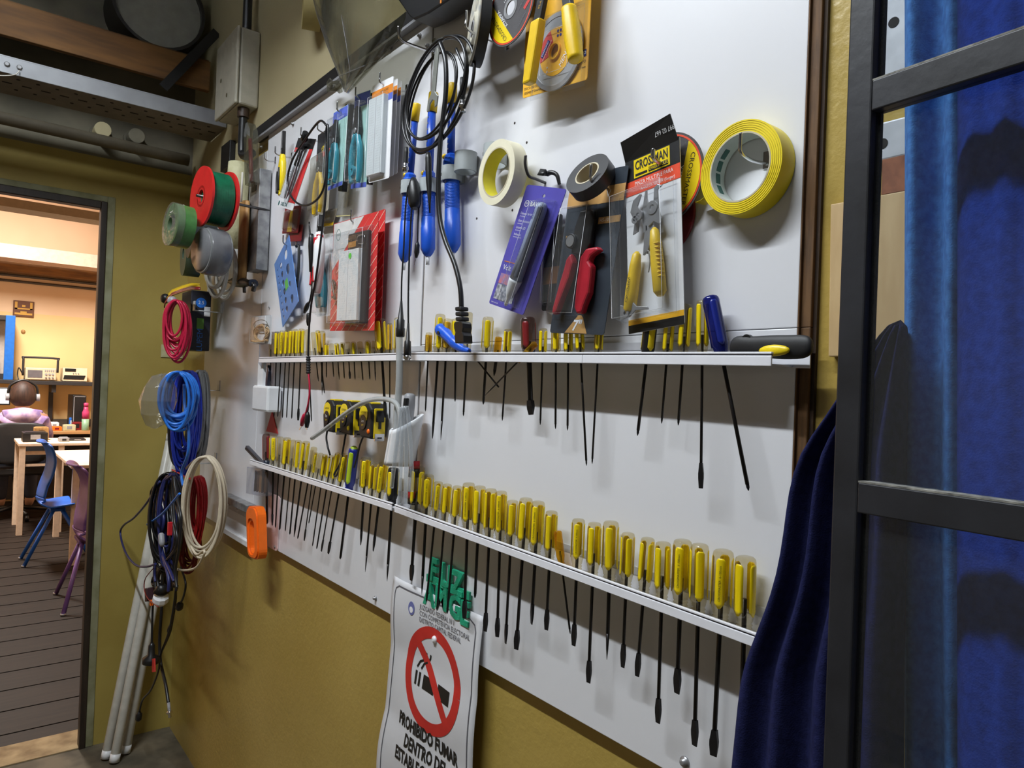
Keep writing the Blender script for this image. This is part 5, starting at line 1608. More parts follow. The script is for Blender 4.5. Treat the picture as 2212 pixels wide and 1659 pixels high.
# ================================================================ more on and around the rails
# blue handled hook tool leaning in the upper rail
y0 = -0.026
t = thing('hook_tool', 'blue handled hook tool leaning left in the upper right rail', 'tool', W(1010, 757, y0))
a_, b_ = W(952, 712, y0), W(1012, 757, y0)
L = (b_ - a_).length
MB().tube(pts_([(953, 713), (966, 724), (982, 740), (998, 752), (1014, 758)], y0), lambda u: 0.0118 - 0.0018 * math.sin(u * PI) if u < 0.5 else 0.0105 - 0.0135 * (u - 0.5), 14).build('handle', 'blue_plastic', t)
MB().ball(a_, 0.0112).build('butt', 'blue_plastic', t)
c_ = W(957, 720, y0) + V((0.003, -0.0115, 0))
MB().cyl(c_, c_ + V((0, -0.0014, 0)), 0.0032, n=12).build('hang_hole', 'black_plastic', t)
MB().cyl(W(1014, 758, y0), W(1077, 836, y0), 0.0014, n=8).build('shank', 'shank_steel', t)
# saw handle lying on the end of the upper rail
y0 = -0.024
t = thing('saw_handle', 'black and yellow saw handle lying on the right end of the upper rail', 'saw', W(1660, 778, y0))
sec = [(1579, 752, 11, 7), (1583, 748, 20, 9), (1600, 745, 22, 11), (1622, 748, 21, 11), (1645, 748, 24, 12), (1680, 750, 27, 13), (1710, 750, 27, 13), (1738, 749, 27, 13), (1750, 748, 21, 11), (1756, 748, 11, 6)]
rings = []
for px, py, hh, hw in sec:
    c = W(px, py, y0)
    s = depth(c) / FPX
    rings.append([c + V((0, math.cos(2 * PI * k / 16) * hw * s, math.sin(2 * PI * k / 16) * hh * s)) for k in range(16)])
MB().loft(rings).build('handle', 'black_rubber', t, sub=1)
c = W(1672, 757, y0 - 0.0085)
MB().ball(c, (0.0185, 0.0035, 0.0062), Fr((0, 0, 0), (1, 0, 0), (0, 1, 0))).build('yellow_inlay', 'yellow_plastic', t)
c = W(1615, 734, y0)
MB().ring(c + V((0, -0.003, 0)), (0, 1, 0), 0.006, 0.0038, 0.006, 18).build('hang_eye', 'black_plastic', t)


# ---- tape measures
def measure(px, py, label, strap):
    c = W(px, py, -0.024)
    t = thing('tape_measure', label, 'tape measure', c - V((0, 0, 0.037)))
    f = Fr(V((c.x, -0.006, c.z)))
    prof = [(-0.026, -0.03), (-0.018, -0.036), (0.024, -0.037), (0.029, -0.034), (0.030, 0.005), (0.026, 0.024), (0.012, 0.036), (-0.012, 0.036), (-0.026, 0.026), (-0.031, 0.0)]
    MB().prism(prof, f, 0, 0.036).build('case', 'black_rubber', t, 0.004)
    MB().prism(circ(-0.006, 0.012, 0.018, 24, 0.018), f, 0.036, 0.0372).build('yellow_badge', 'yellow_plastic', t)
    MB().prism(circ(-0.006, -0.004, 0.014, 24, 0.015), f, 0.0372, 0.0380).build('black_badge', 'black_plastic', t)
    text('LUXLIN', 0.0062, f, -0.006, 0.017, 0.0376, 'print_black', t)
    text('5m', 0.009, f, -0.006, -0.001, 0.0384, 'print_white', t)
    text('16FT', 0.005, f, -0.006, -0.010, 0.0384, 'yellow_plastic', t)
    # the mouth side, facing right
    g = Fr(V((c.x + 0.0295, -0.024, c.z)), (0, 1, 0), (0, 0, 1))
    MB().box((-0.013, -0.036, 0.0), (0.013, 0.026, 0.0028), g).build('yellow_front', 'yellow_plastic', t, 0.002)
    MB().box((-0.009, -0.002, 0.0), (0.009, 0.022, 0.006), g).build('lock_button', 'black_plastic', t, 0.002)
    MB().box((-0.003, -0.016, 0.0028), (0.003, -0.002, 0.004), g).build('lock_slot', 'black_plastic', t)
    MB().box((-0.011, -0.041, 0.0), (0.011, -0.026, 0.0042), g).build('end_hook', 'chrome', t, 0.0006)
    MB().box((-0.005, -0.036, 0.0042), (0.005, -0.033, 0.0046), g).build('hook_slot', 'black_plastic', t)
    MB().ball(f(0.018, -0.022, 0.036), (0.0055, 0.0055, 0.003), Fr((0, 0, 0), (1, 0, 0), (0, 0, 1))).build('rivet', 'orange' if 'right' in label else 'yellow_plastic', t)
    MB().box((-0.012, 0.034, 0.008), (0.014, 0.038, 0.028), f).build('top_band', 'yellow_plastic', t, 0.001)
    MB().tube([W(q[0], q[1], -0.03) for q in strap], 0.0022, 6).build('wrist_strap', 'black_rubber', t)


measure(805, 908, 'right and nearest of three black and yellow tape measures', [(786, 940), (778, 960), (772, 985), (765, 1010)])
measure(762, 902, 'middle of three black and yellow tape measures', [(748, 930), (742, 965), (735, 1000), (722, 1024), (728, 1026), (740, 990)])
measure(725, 898, 'left and furthest of three black and yellow tape measures', [(708, 925), (705, 945), (708, 965), (713, 983)])
# ---- white pipe holder with glue sticks and a marker
y0 = -0.04
a_, b_ = W(882, 893, y0), W(862, 1004, y0)
d_ = (b_ - a_).normalized()
t = thing('pipe_holder', 'white pipe offcut fixed to the board as a holder for sticks', 'holder', b_)
R_ = 0.028
n = 28
rows = []
for i in range(9):
    rows.append([])
    for k in range(n + 1):
        u = 2 * PI * k / n
        # slanted mouth: the front lip is lower than the back
        lo = 0.035 * (0.5 + 0.5 * math.cos(u + 0.4))
        hgt = lo + ((b_ - a_).length - lo) * i / 8
        ctr = a_ + d_ * hgt
        rows[-1].append(ctr + V((math.sin(u) * R_, -math.cos(u) * R_, 0)))
MB().sheet(rows).build('pipe', 'white_pvc', t, solid=0.003)
t = thing('marker_pen', 'grey and black marker standing in the white pipe holder', 'marker', W(880, 930, -0.03))
MB().lathe([(0.006, 0), (0.0105, 0.003), (0.0115, 0.02), (0.0105, 0.07)], W(886, 850, -0.03), W(878, 935, -0.03), 16).build('cap', 'grey_plastic', t)
MB().box((-0.004, -0.03, 0.006), (0.008, 0.0, 0.0125), Fr(W(886, 860, -0.03), (1, 0, 0), (0.1, 0, 1))).build('clip', 'black_plastic', t, 0.002)
tag(MB().tube(pts_([(861, 690), (863, 760), (862, 830), (858, 895), (856, 930)], -0.047), 0.0068, 12).build('glue_tube', 'glue_tube'), 'tall translucent tube standing in the pipe holder across the rail', 'tube')
tag(MB().tube(pts_([(674, 947), (705, 925), (740, 898), (780, 872), (815, 862), (848, 866), (862, 885), (866, 930)], -0.058), 0.0048, 12).build('bent_stick', 'glue_tube'), 'long translucent stick bending left in front of the tape measures', 'glue stick')
STK = [((867, 880), (861, 930), (852, 1000), (846, 1054), 'leftmost clear glue stick hanging out of the pipe holder'), ((871, 878), (868, 940), (865, 1020), (863, 1090), 'second clear glue stick from the left, reaching the lower rail'), ((875, 877), (877, 950), (877, 1030), (876, 1088), 'third clear glue stick from the left under the pipe holder'),
       ((879, 878), (885, 930), (889, 1000), (889, 1062), 'rightmost clear glue stick hanging out of the pipe holder')]
for i, q in enumerate(STK):
    tag(MB().tube(pts_(q[:4], -0.073 + 0.002 * i), 0.0038, 10).build('glue_stick', 'glue_stick'), q[4], 'glue stick')
p = W(893, 1040, -0.018)
t = thing('glue_bottle', 'small red and black bottle behind the clear glue sticks', 'bottle', W(893, 1085, -0.018))
MB().cyl(W(895, 995, -0.018), W(892, 1082, -0.018), 0.010, n=16).build('bottle', 'acrylic', t)
MB().cyl(W(895, 996, -0.018), W(895, 1012, -0.018), 0.0106, n=16).build('red_band', 'red_plastic', t)
MB().cyl(W(895, 1012, -0.018), W(894, 1030, -0.018), 0.0106, n=16).build('black_band', 'black_plastic', t)
MB().cyl(W(893, 1062, -0.018), W(893, 1076, -0.018), 0.0106, n=16).build('red_band', 'red_plastic', t)
MB().cyl(W(893, 1076, -0.018), W(892, 1088, -0.018), 0.0108, n=16).build('cap', 'black_plastic', t)
# ---- left end of the rails
zr = RAILS['UL'](-2.0)
x0 = -2.007
t = thing('end_plate', 'clear end plate at the left end of the upper rail', 'plate', (x0 - 0.004, -0.02, zr - 0.07))
MB().prism([(0.0, -0.06), (0.044, 0.0), (0.044, 0.05), (0.03, 0.07), (0.0, 0.07)], Fr((x0 - 0.002, 0.0, zr), (0, -1, 0), (0, 0, 1)), 0, 0.002).build('plate', 'acrylic', t)
# twine in a clear bag
f = card((553, 683), (588, 680), (551, 744), -0.03)
t = thing('twine_bag', 'coil of tan twine in a clear bag at the left end of the upper rail', 'twine', f(f.w / 2, 0, 0))
MB().prism(rrect(f.w, f.h, 0.003), f, 0, 0.001).build('card', 'white_card', t)
rnd = random.Random(8)
mp = []
for i in range(9):
    jx, jy = rnd.uniform(0.8, 1.1), rnd.uniform(0.8, 1.1)
    for j in range(14):
        u = 2 * PI * j / 14
        mp.append(f(f.w * (0.5 + 0.40 * jx * math.cos(u)), f.h * (0.36 + 0.30 * jy * math.sin(u)), 0.006 + 0.004 * math.sin(u * 2 + i)))
MB().tube(mp, 0.0022, 6, 2).build('twine', 'twine', t)
mp = [f(f.w * (0.5 + 0.42 * math.cos(2 * PI * j / 16)), f.h * (0.68 + 0.16 * math.sin(2 * PI * j / 16)), 0.009) for j in range(16)]
MB().tube(mp, 0.0012, 6, 2, closed=True).build('tie', mat('tie_grey', (130, 126, 112), 0.5), t)
MB().tube([f(f.w * 0.02, f.h * 0.12, 0.01), f(f.w * 0.5, f.h * 0.07, 0.013), f(f.w * 0.98, f.h * 0.14, 0.01)], 0.0035, 6).build('wrapped_end', 'twine', t)
blister(f, 0.0, f.w, 0.0, f.h, 0.016, t, 'blister', ins=0.05)
p = W(582, 664, -0.001)
MB().cyl(p, p + V((0, -0.003, 0)), 0.003, n=10).build('pin', 'steel', t)
# white holder with a black pen
f = card((545, 832), (578, 834), (543, 886), -0.045)
t = thing('pen_holder', 'white plastic holder with a dark pen under the left end of the upper rail', 'holder', f(f.w / 2, 0, 0))
MB().box((0, 0, -0.04), (f.w, f.h, 0.0), f).build('box', 'white_pvc', t, 0.006)
q = f(f.w * 0.62, f.h, -0.014)
MB().prism([(0, 0), (0.012, -0.008), (0.022, 0.04), (0.012, 0.058), (0.0, 0.02)], Fr(q, f.ex, f.ey, f.ez), -0.004, 0.004).build('pen', mat('pen_navy', (26, 28, 44), 0.4), t, 0.001)
MB().box((f.w * 0.05, f.h, -0.02), (f.w * 0.4, f.h * 2.0, -0.012), f).build('card_insert', 'white_card', t)
# utility knife
a_, b_ = W(533, 966, -0.032), W(566, 1001, -0.032)
f = Fr(a_, b_ - a_, V((1, 0, 1)))
t = thing('utility_knife', 'dark grey utility knife leaning out of the left end of the lower rail', 'knife', b_)
L = (b_ - a_).length
MB().box((0, -0.008, -0.005), (L * 1.1, 0.008, 0.005), f).build('body', mat('knife_grey', (62, 62, 68), 0.4), t, 0.002)
MB().box((0.01, -0.003, 0.005), (L * 0.9, 0.003, 0.0065), f).build('slide', 'black_plastic', t)
# clear box with brown bits at the end of the lower rail
f = card((533, 1008), (566, 1012), (531, 1066), -0.045)
t = thing('parts_box', 'clear plastic pocket with brown scraps at the end of the lower rail', 'box', f(f.w / 2, 0, 0))
MB().box((0, 0, -0.035), (f.w, f.h, 0.0), f).build('pocket', 'acrylic', t, 0.002)
for i in range(5):
    q = f(f.w * (0.15 + 0.16 * i), f.h * 0.08, -0.018)
    MB().prism([(0, 0), (0.016, 0.004), (0.02, 0.05 + 0.008 * (i % 3)), (0.004, 0.06)], Fr(q, f.ex.lerp(f.ey, 0.1 * (i % 2)), f.ey), -0.002, 0.002).build('scrap', ('ply_dark', 'ply_edge', 'wood')[i % 3], t)
p0 = W(541, 965, -0.045)
# orange clamp handle
f = card((533, 1092), (557, 1096), (536, 1203), -0.06)
w, h = f.w, f.h
t = thing('clamp_handle', 'orange plastic handle hanging under the left end of the lower rail', 'handle', f(w / 2, 0, 0))
plate('body', rrect(w, h, w * 0.3, k=6), [rrect(w * 0.42, h * 0.62, w * 0.2, w * 0.22, h * 0.10, k=5)], f, -0.022, 0.0, 'orange', t)
plate('raised_rim', rrect(w * 0.9, h * 0.94, w * 0.28, w * 0.05, h * 0.03, k=6), [rrect(w * 0.60, h * 0.70, w * 0.24, w * 0.14, h * 0.07, k=5)], f, 0.0, 0.004, 'orange', t)
MB().cyl(f(w * 0.25, h * 0.86, 0.0), f(w * 0.25, h * 0.86, 0.003), 0.006, n=12).build('rivet', mat('rivet_olive', (120, 100, 30), 0.5), t)
# red pennant and pink sheet
p = W(593, 935, 0)
tag(MB().prism([(p.x - 0.06, p.z), (p.x + 0.03, p.z), (p.x - 0.02, p.z + 0.06)], BF, 0.0005, 0.003).build('pennant', 'red_card'), 'small red triangle on the board above the lower left screwdrivers', 'pennant')
xa, xb = W(577, 1130, 0).x, W(604, 1130, 0).x
zt_, zb_ = W(590, 1065, 0).z, W(590, 1185, 0).z
tag(MB().prism(rrect(xb - xa, zt_ - zb_, 0.01, xa, zb_), BF, 0.0005, 0.004).build('pink_sheet', 'pink_sheet'), 'pale pink sheet at the lower left corner of the white board', 'sheet')
# grey rail and white batten left of the orange handle
q0, q1 = W(485, 1062, -0.02), W(540, 1092, -0.02)
t = thing('grey_rail', 'grey metal rail left of the orange handle', 'rail', q0.lerp(q1, 0.5))
MB().box((q0.x, -0.03, q1.z - 0.022), (q1.x, -0.0005, q1.z)).build('bar', 'galvanised', t, 0.002)
MB().box((q0.x, -0.004, q1.z - 0.05), (q1.x, -0.0005, q1.z - 0.022)).build('flange', 'zinc_plate', t)
for px in (495, 512):
    c = W(px, 1112, -0.004)
    MB().cyl(V((c.x, -0.004, q1.z - 0.036)), V((c.x, -0.006, q1.z - 0.036)), 0.004, n=8).build('screw', 'steel', t)
q0, q1 = W(478, 1148, 0.0), W(540, 1182, 0.0)
tag(MB().box((q0.x, -0.01, q1.z - 0.0), (q1.x, WY - 0.001, q1.z + 0.018)).build('white_batten', 'white_pvc', None, 0.002), 'thin white batten on the yellow wall under the grey rail', 'batten')

# ================================================================ green glitter lettering and the sign
f = Fr(W(921, 1300, -0.004), (1, 0, -0.0), (0, 0, 1))
t = thing('glitter_letters', 'green glitter plastic lettering above the no smoking sign', 'letters', f.o)


def solid_text(s, size, fr, a, b, c0, c1, m, parent, sx=1.0, bold=0.0):
    cu = bpy.data.curves.new('letter', 'FONT')
    cu.body = s
    cu.size = size
    cu.extrude = (c1 - c0) / 2
    cu.offset = bold
    cu.resolution_u = 2
    ob = bpy.data.objects.new('letter', cu)
    me = bpy.data.meshes.new_from_object(ob)
    o = MB().add([fr(a + v.co.x * sx, b + v.co.y, (c0 + c1) / 2 + v.co.z) for v in me.vertices], [tuple(p.vertices) for p in me.polygons]).build('letter', m, parent)
    bpy.data.objects.remove(ob)
    bpy.data.curves.remove(cu)
    bpy.data.meshes.remove(me)
    return o


wL = (W(1018, 1270, -0.004) - W(921, 1270, -0.004)).length
for k, (ch, a, b) in enumerate((('F', 0.10, 0.048), ('U', 0.34, 0.046), ('Z', 0.60, 0.042), ('A', 0.0, 0.0), ('M', 0.25, 0.004), ('G', 0.56, 0.0), ('E', 0.80, -0.004))):
    solid_text(ch, 0.056, f, a * wL, b - 0.0, 0.0, 0.006, 'green_glitter', t, sx=0.92, bold=0.0022)
MB().box((0.02 * wL, 0.040, 0.0), (0.96 * wL, 0.054, 0.004), f).build('bridge', 'green_glitter', t)

# sign paper
SO = W(852, 1243, -0.006)
SE = W(1043, 1335, -0.006)
sw = SE.x - SO.x
sh = sw * 1.42
SY = (W(838, 1640, -0.006).x - SO.x)


def sp(a, b, c=0.0):
    """point of the crumpled sheet: a across 0..1, b down 0..1, c off the paper"""
    y = -0.004 - 0.003 - 0.010 * b * b - 0.0022 * math.sin(a * 5 + b * 9) - 0.003 * abs(math.sin(b * PI * 3.2)) - 0.0012 * math.sin(a * 11 - b * 4)
    y -= 0.006 * max(0.0, a - 0.75) * 4 * b
    x = SO.x + a * sw + 0.012 * math.sin(b * 6.3) * (0.6 if a < 0.5 else 0.4) * b - 0.02 * b * b * (1 - a)
    z = SO.z - b * sh - (SO.z - SE.z) * a * 0.15
    return V((x, y - c, z))


t = thing('no_smoking_sign', 'crumpled white no smoking sign pinned below the board', 'sign', sp(0.5, 1.0))
MB().sheet([[sp(i / 24, j / 40) for i in range(25)] for j in range(41)]).build('paper', 'paper', t, solid=0.0006)


def strip(pts, wdt, m, name):
    """line drawn on the paper through (a, b) points; width as a fraction of the sheet width"""
    rows = []
    n = len(pts)
    for i, (a, b) in enumerate(pts):
        a0, b0 = pts[max(0, i - 1)]
        a1, b1 = pts[min(n - 1, i + 1)]
        dx, dy = (a1 - a0) * sw, (b1 - b0) * sh
        l = math.hypot(dx, dy) or 1
        nx, ny = -dy / l * wdt / 2, dx / l * wdt / 2
        rows.append([sp(a + nx, b + ny * sw / sh, 0.0009), sp(a - nx, b - ny * sw / sh, 0.0009)])
    return MB().sheet(rows).build(name, m, t)


cxs, cys, rr_ = 0.53, 0.36, 0.28
strip([(cxs + rr_ * math.cos(2 * PI * k / 56), cys + rr_ * sw / sh * math.sin(2 * PI * k / 56)) for k in range(57)], 0.072, 'print_red', 'red_ring')
strip([(cxs - 0.205 + 0.41 * k / 14, cys + (-0.205 + 0.41 * k / 14) * sw / sh) for k in range(15)], 0.062, 'print_red', 'red_bar')
cb_ = 0.388
strip([(0.425 + 0.13 * k / 5, cb_) for k in range(6)], 0.085, 'print_black', 'cigarette')
strip([(0.595 + 0.135 * k / 6, cb_) for k in range(7)], 0.085, 'print_black', 'cigarette')
for a in (0.345, 0.385):
    strip([(a, cb_ - 0.03), (a, cb_ + 0.03)], 0.021, 'print_black', 'ash_line')
for a in (0.0, 0.045):
    strip([(0.345 + a, 0.343), (0.37 + a, 0.315), (0.415 + a, 0.299), (0.435 + a, 0.279), (0.44 + a, 0.262)], 0.015, 'print_black', 'smoke_line')
bl = [(0.05, 0.99), (0.05, 0.07), (0.06, 0.045), (0.10, 0.03), (0.88, 0.03), (0.93, 0.045), (0.945, 0.07), (0.945, 0.99)]
dense = []
for (a0, b0), (a1, b1) in zip(bl, bl[1:]):
    m_ = max(2, int(max(abs(a1 - a0) * 20, abs(b1 - b0) * 30)))
    dense += [(a0 + (a1 - a0) * k / m_, b0 + (b1 - b0) * k / m_) for k in range(m_)]
strip(dense + [bl[-1]], 0.009, 'print_grey', 'border_line')


def sign_text(s, size, a, b, m, sx=0.8, bold=0.0, align='CENTER'):
    text(s, size * sw, None, a, b, 0.0012, m, t, sx=1, align=align, bold=bold * sw, warp=lambda p, q, c: sp(a + (p - a) / sw * sx, b - (q - b) / sh, c))


sign_text('PROHIBIDO FUMAR', 0.112, 0.53, 0.605, 'print_black', 0.66, 0.004)
sign_text('DENTRO DEL', 0.112, 0.53, 0.682, 'print_black', 0.66, 0.004)
sign_text('ESTABLECIMIENTO', 0.112, 0.53, 0.759, 'print_black', 0.66, 0.004)
sign_text('JUZGADO FEDERAL N 1', 0.042, 0.36, 0.075, 'print_grey', 0.85, align='LEFT')
sign_text('CON COMPETENCIA ELECTORAL', 0.042, 0.36, 0.103, 'print_grey', 0.85, align='LEFT')
sign_text('DISTRITO CAPITAL FEDERAL', 0.042, 0.36, 0.131, 'print_grey', 0.85, align='LEFT')
MB().sheet([[sp(0.27 + 0.035 * r_ * math.cos(u), 0.10 + 0.03 * r_ * math.sin(u), 0.001) for u in [2 * PI * k / 18 for k in range(19)]] for r_ in (1.0, 0.05)]).build('crest', mat('crest_blue', (104, 110, 168), 0.6), t)
MB().sheet([[sp(0.27 + 0.02 * r_ * math.cos(u), 0.106 + 0.014 * r_ * math.sin(u), 0.0014) for u in [2 * PI * k / 18 for k in range(19)]] for r_ in (1.0, 0.05)]).build('crest_face', 'print_white', t)
q = sp(0.53, 0.185)
MB().lathe([(0.0075, 0), (0.006, 0.004), (0.003, 0.006)], q, q + V((0, -1, 0)), 10).build('pin', 'white_pvc', t)

# ================================================================ at the top of the picture
rows = []
for i in range(13):
    v = i / 12
    lft = [(668, -40), (684, 30), (705, 95), (733, 165), (744, 198)]
    rgt = [(884, -40), (876, 40), (860, 85), (820, 130), (752, 202)]
    def at(pl, v):
        q = v * (len(pl) - 1)
        k = min(int(q), len(pl) - 2)
        return pl[k][0] + (pl[k + 1][0] - pl[k][0]) * (q - k), pl[k][1] + (pl[k + 1][1] - pl[k][1]) * (q - k)
    l, r = at(lft, v), at(rgt, v)
    row = []
    for j in range(15):
        u = j / 14
        row.append(W(l[0] + (r[0] - l[0]) * u, l[1] + (r[1] - l[1]) * u, -0.05 - 0.055 * math.sin(PI * u) * (1 - 0.5 * v) - 0.004 * math.sin(u * 17 + v * 5)))
    rows.append(row)
t = thing('clear_visor', 'curved clear plastic visor hanging over the top rail', 'visor', rows[-1][7])
MB().sheet(rows).build('film', 'shield_film', t, solid=0.0012)
MB().tube([rows[9][j] + V((0, -0.002, 0)) for j in range(15)], 0.0009, 5, 2).build('hem_line', 'acrylic', t)
MB().tube([rows[i][0] for i in range(13)], 0.0011, 5, 2).build('edge_bead', 'acrylic', t)
MB().tube([rows[i][4] + V((0, -0.002, 0)) for i in range(3, 13)], 0.0008, 5, 2).build('crease_line', 'acrylic', t)
rnd = random.Random(2)
MB().sheet([[W(706 + 34 * i / 5, 172 + 26 * j / 4 + rnd.uniform(-5, 5), -0.035 + rnd.uniform(-0.008, 0.008)) for i in range(6)] for j in range(5)], False).build('crumpled_end', 'shield_film', t, solid=0.0008)
p = W(654, 12, -0.044)
R_ = 46 * depth(p) / FPX
t = thing('cream_roll', 'cream roll hanging at the top beside the clear visor', 'roll', p - V((0, 0, R_)))
MB().ring(p, (0.35, 1, 0), R_, R_ * 0.9, 0.045, 40).build('band', mat('roll_cream', (170, 156, 104), 0.6), t)
MB().ring(p + V((0.003, 0.004, 0)), (0.35, 1, 0), R_ * 0.9, R_ * 0.4, 0.04, 40).build('roll_core', mat('roll_olive', (120, 104, 60), 0.7), t)
t = thing('black_case', 'black plastic case resting on the top rail at the picture edge', 'case', W(930, 40, -0.03))
pz = [W(q[0], q[1], -0.05) for q in ((868, -40), (868, 0), (896, 40), (905, 47), (935, 34), (1010, -14), (1010, -60))]
MB().prism([(q.x, q.z) for q in reversed(pz)], BF, 0.0125, 0.062).build('shell', 'black_plastic', t, 0.003)
q0 = W(964, 2, -0.052)
MB().box((q0.x - 0.002, -0.0635, q0.z - 0.008), (q0.x + 0.002, -0.0621, q0.z + 0.012)).build('amber_mark', 'orange_card', t)
# ================================================================ reels and cable coils in the corner
def coil2(c, e, rx, rz, turns, jit, seed, k=22, drift=0.004):
    """loops round point c; e = horizontal direction of the loop plane; hang from a common top"""
    rnd = random.Random(seed)
    e = V(e).normalized()
    n = V((e.y, -e.x, 0))
    pts = []
    for i in range(turns):
        jx, jz = 1 + rnd.uniform(-jit, jit), 1 + rnd.uniform(-jit, jit)
        off = n * rnd.uniform(-1, 1) * drift * 2 + e * rnd.uniform(-jit, jit) * rx * 0.5
        for j in range(k):
            u = 2 * PI * j / k + PI / 2
            z = math.sin(u) * rz * jz + rz * (1 - jz)
            pts.append(c + off + e * (math.cos(u) * rx * jx) + V((0, 0, z)))
    return pts


def P2(px, py, rpx, y):
    p = W(px, py, y)
    return p, depth(p) / FPX


EC = (0.62, 0.78, 0)          # facing the camera
EW = (1, 0, 0)                # along the wall
# ---- red reel of green wire
p, s = P2(434, 424, 1, -0.20)
R_ = 65 * s
ax = V((-0.10, 1, 0)).normalized()
t = thing('wire_reel', 'big red reel wound with dark green wire', 'wire reel', p - V((0, 0, R_)))
for k, o_ in enumerate((0.0, 0.068)):
    MB().ring(p + ax * o_, ax, R_, R_ * 0.28, 0.006, 48).build('flange', 'red_spool', t)
MB().ring(p + ax * 0.0, ax, R_ * 0.36, R_ * 0.22, 0.074, 32).build('hub', 'red_spool', t)
prof = []
for k in range(19):
    h_ = 0.007 + 0.060 * k / 18
    prof += [(R_ * 0.84 + (0.004 if k % 2 else 0.0), h_)]
MB().lathe([(R_ * 0.3, 0.0065)] + prof + [(R_ * 0.3, 0.0675)], p, p + ax, 40).build('winding', 'wire_green', t)
MB().cyl(p - ax * 0.012, p + ax * 0.196, 0.004, n=12).build('hook_rod', 'steel_dark', t)
# ---- lime green wire roll in film
p, s = P2(370, 484, 1, -0.27)
R_ = 46 * s
t = thing('wire_roll', 'lime green wire roll wrapped in clear film, furthest left', 'wire roll', p - V((0, 0, R_)))
ax2 = V((-0.10, 1, -0.06)).normalized()
MB().ring(p, ax2, R_, R_ * 0.5, 0.046, 36).build('winding', 'wire_lime', t)
MB().ring(p - ax2 * 0.004, ax2, R_ * 1.03, R_ * 0.3, 0.020, 36).build('film', 'bag_film', t)
MB().tube([p + ax2 * 0.05 + V((0, 0, R_ * 0.5)), p + ax2 * 0.03 + V((0.0, -0.0, R_ * 1.02)), p - ax2 * 0.004 + V((0, 0, R_ * 0.5))], 0.0018, 6).build('tie', 'wire_white', t)
# ---- dark roll with round label
p, s = P2(408, 505, 1, -0.16)
R_ = 52 * s
t = thing('wire_roll', 'black cable roll with a round white label between the green rolls', 'wire roll', p - V((0, 0, R_)))
MB().ring(p, (0.1, 1, 0), R_, R_ * 0.3, 0.07, 36).build('winding', mat('roll_black', (34, 40, 42), 0.4), t)
q = p + V((0.03, -0.002, -0.012))
MB().cyl(q, q + V((0, -0.001, 0)), 0.032, n=24).build('label', 'print_white', t)
text('1.5', 0.03, Fr(q + V((0, -0.002, 0)), (1, 0, 0), (0, 0, 1)), 0, 0, 0, 'print_black', t, sx=1.2)
# dark green bag behind
p, s = P2(396, 540, 1, -0.13)
tag(MB().ring(p - V((0, 0, 0.01)), (0.1, 1, 0), 0.075, 0.02, 0.05, 30).build('wire_roll', mat('roll_bottle', (58, 78, 66), 0.35)), 'dull green wire roll under the black labelled roll', 'wire roll')
# ---- grey wire in shrink film
p, s = P2(432, 540, 1, -0.20)
R_ = 52 * s
ax3 = V((-0.16, 1, 0.0)).normalized()
t = thing('wire_roll', 'grey wire roll in shiny shrink film under the red reel', 'wire roll', p - V((0, 0, R_)))
MB().ring(p + ax3 * 0.004, ax3, R_ * 0.94, R_ * 0.45, 0.06, 36).build('winding', 'wire_grey', t)
MB().lathe([(R_ * 0.1, -0.002), (R_ * 0.8, -0.003), (R_ * 0.99, 0.012), (R_ * 1.0, 0.055), (R_ * 0.9, 0.066), (R_ * 0.3, 0.068)], p, p + ax3, 20).build('film', mat('film_grey', (104, 104, 107), 0.22, var=0.08, scale=16, bump=0.4, bscale=30), t)
# ---- white cable coil
p, s = P2(476, 580, 1, -0.105)
t = thing('cable_coil', 'off-white cable coil hanging beside the hammer head', 'cable', p - V((0, 0, 0.12)))
MB().tube(coil2(p, (0.85, 0.5, 0), 0.038, 55 * s, 8, 0.13, 21, drift=0.012), 0.0042, 7, 2).build('cable', 'wire_white', t)
q = W(486, 522, -0.1)
MB().ball(q, (0.012, 0.01, 0.02)).build('tie', 'wire_royal', t)
# ---- hammer, hanging head down
a_, b_ = W(529, 436, -0.05), W(522, 606, -0.05)
t = thing('hammer', 'hammer with a wooden handle hanging head down', 'hammer', b_)
f = Fr(b_, (1, 0, 0), a_ - b_)
L = (a_ - b_).length
MB().loft([[f(math.cos(2 * PI * k / 12) * rx, h_, math.sin(2 * PI * k / 12) * 0.011) for k in range(12)] for h_, rx in ((0, 0.030), (0.05, 0.032), (L * 0.7, 0.036), (L * 0.98, 0.034), (L, 0.026))]).build('handle', 'wood', t)
h0 = W(481, 607, -0.05)
h1 = W(548, 612, -0.05)
d_ = (h1 - h0).normalized()
Lh = (h1 - h0).length
MB().loft([[h0 + d_ * (Lh * u) + V((0, math.cos(2 * PI * k / 10) * r1, math.sin(2 * PI * k / 10) * r2)) for k in range(10)] for u, r1, r2 in ((0, 0.003, 0.003), (0.25, 0.008, 0.006), (0.42, 0.012, 0.016), (0.7, 0.012, 0.016), (0.85, 0.009, 0.009), (1.0, 0.014, 0.012))]).build('head', 'steel_dark', t)
MB().tube(pts_([(546, 612), (549, 618), (547, 628)], -0.05), 0.007, 8).build('claw', 'steel_dark', t)
MB().cyl(W(527, 606, -0.048), W(528, 632, -0.048), 0.005, n=8).build('shaft_end', 'steel_dark', t)
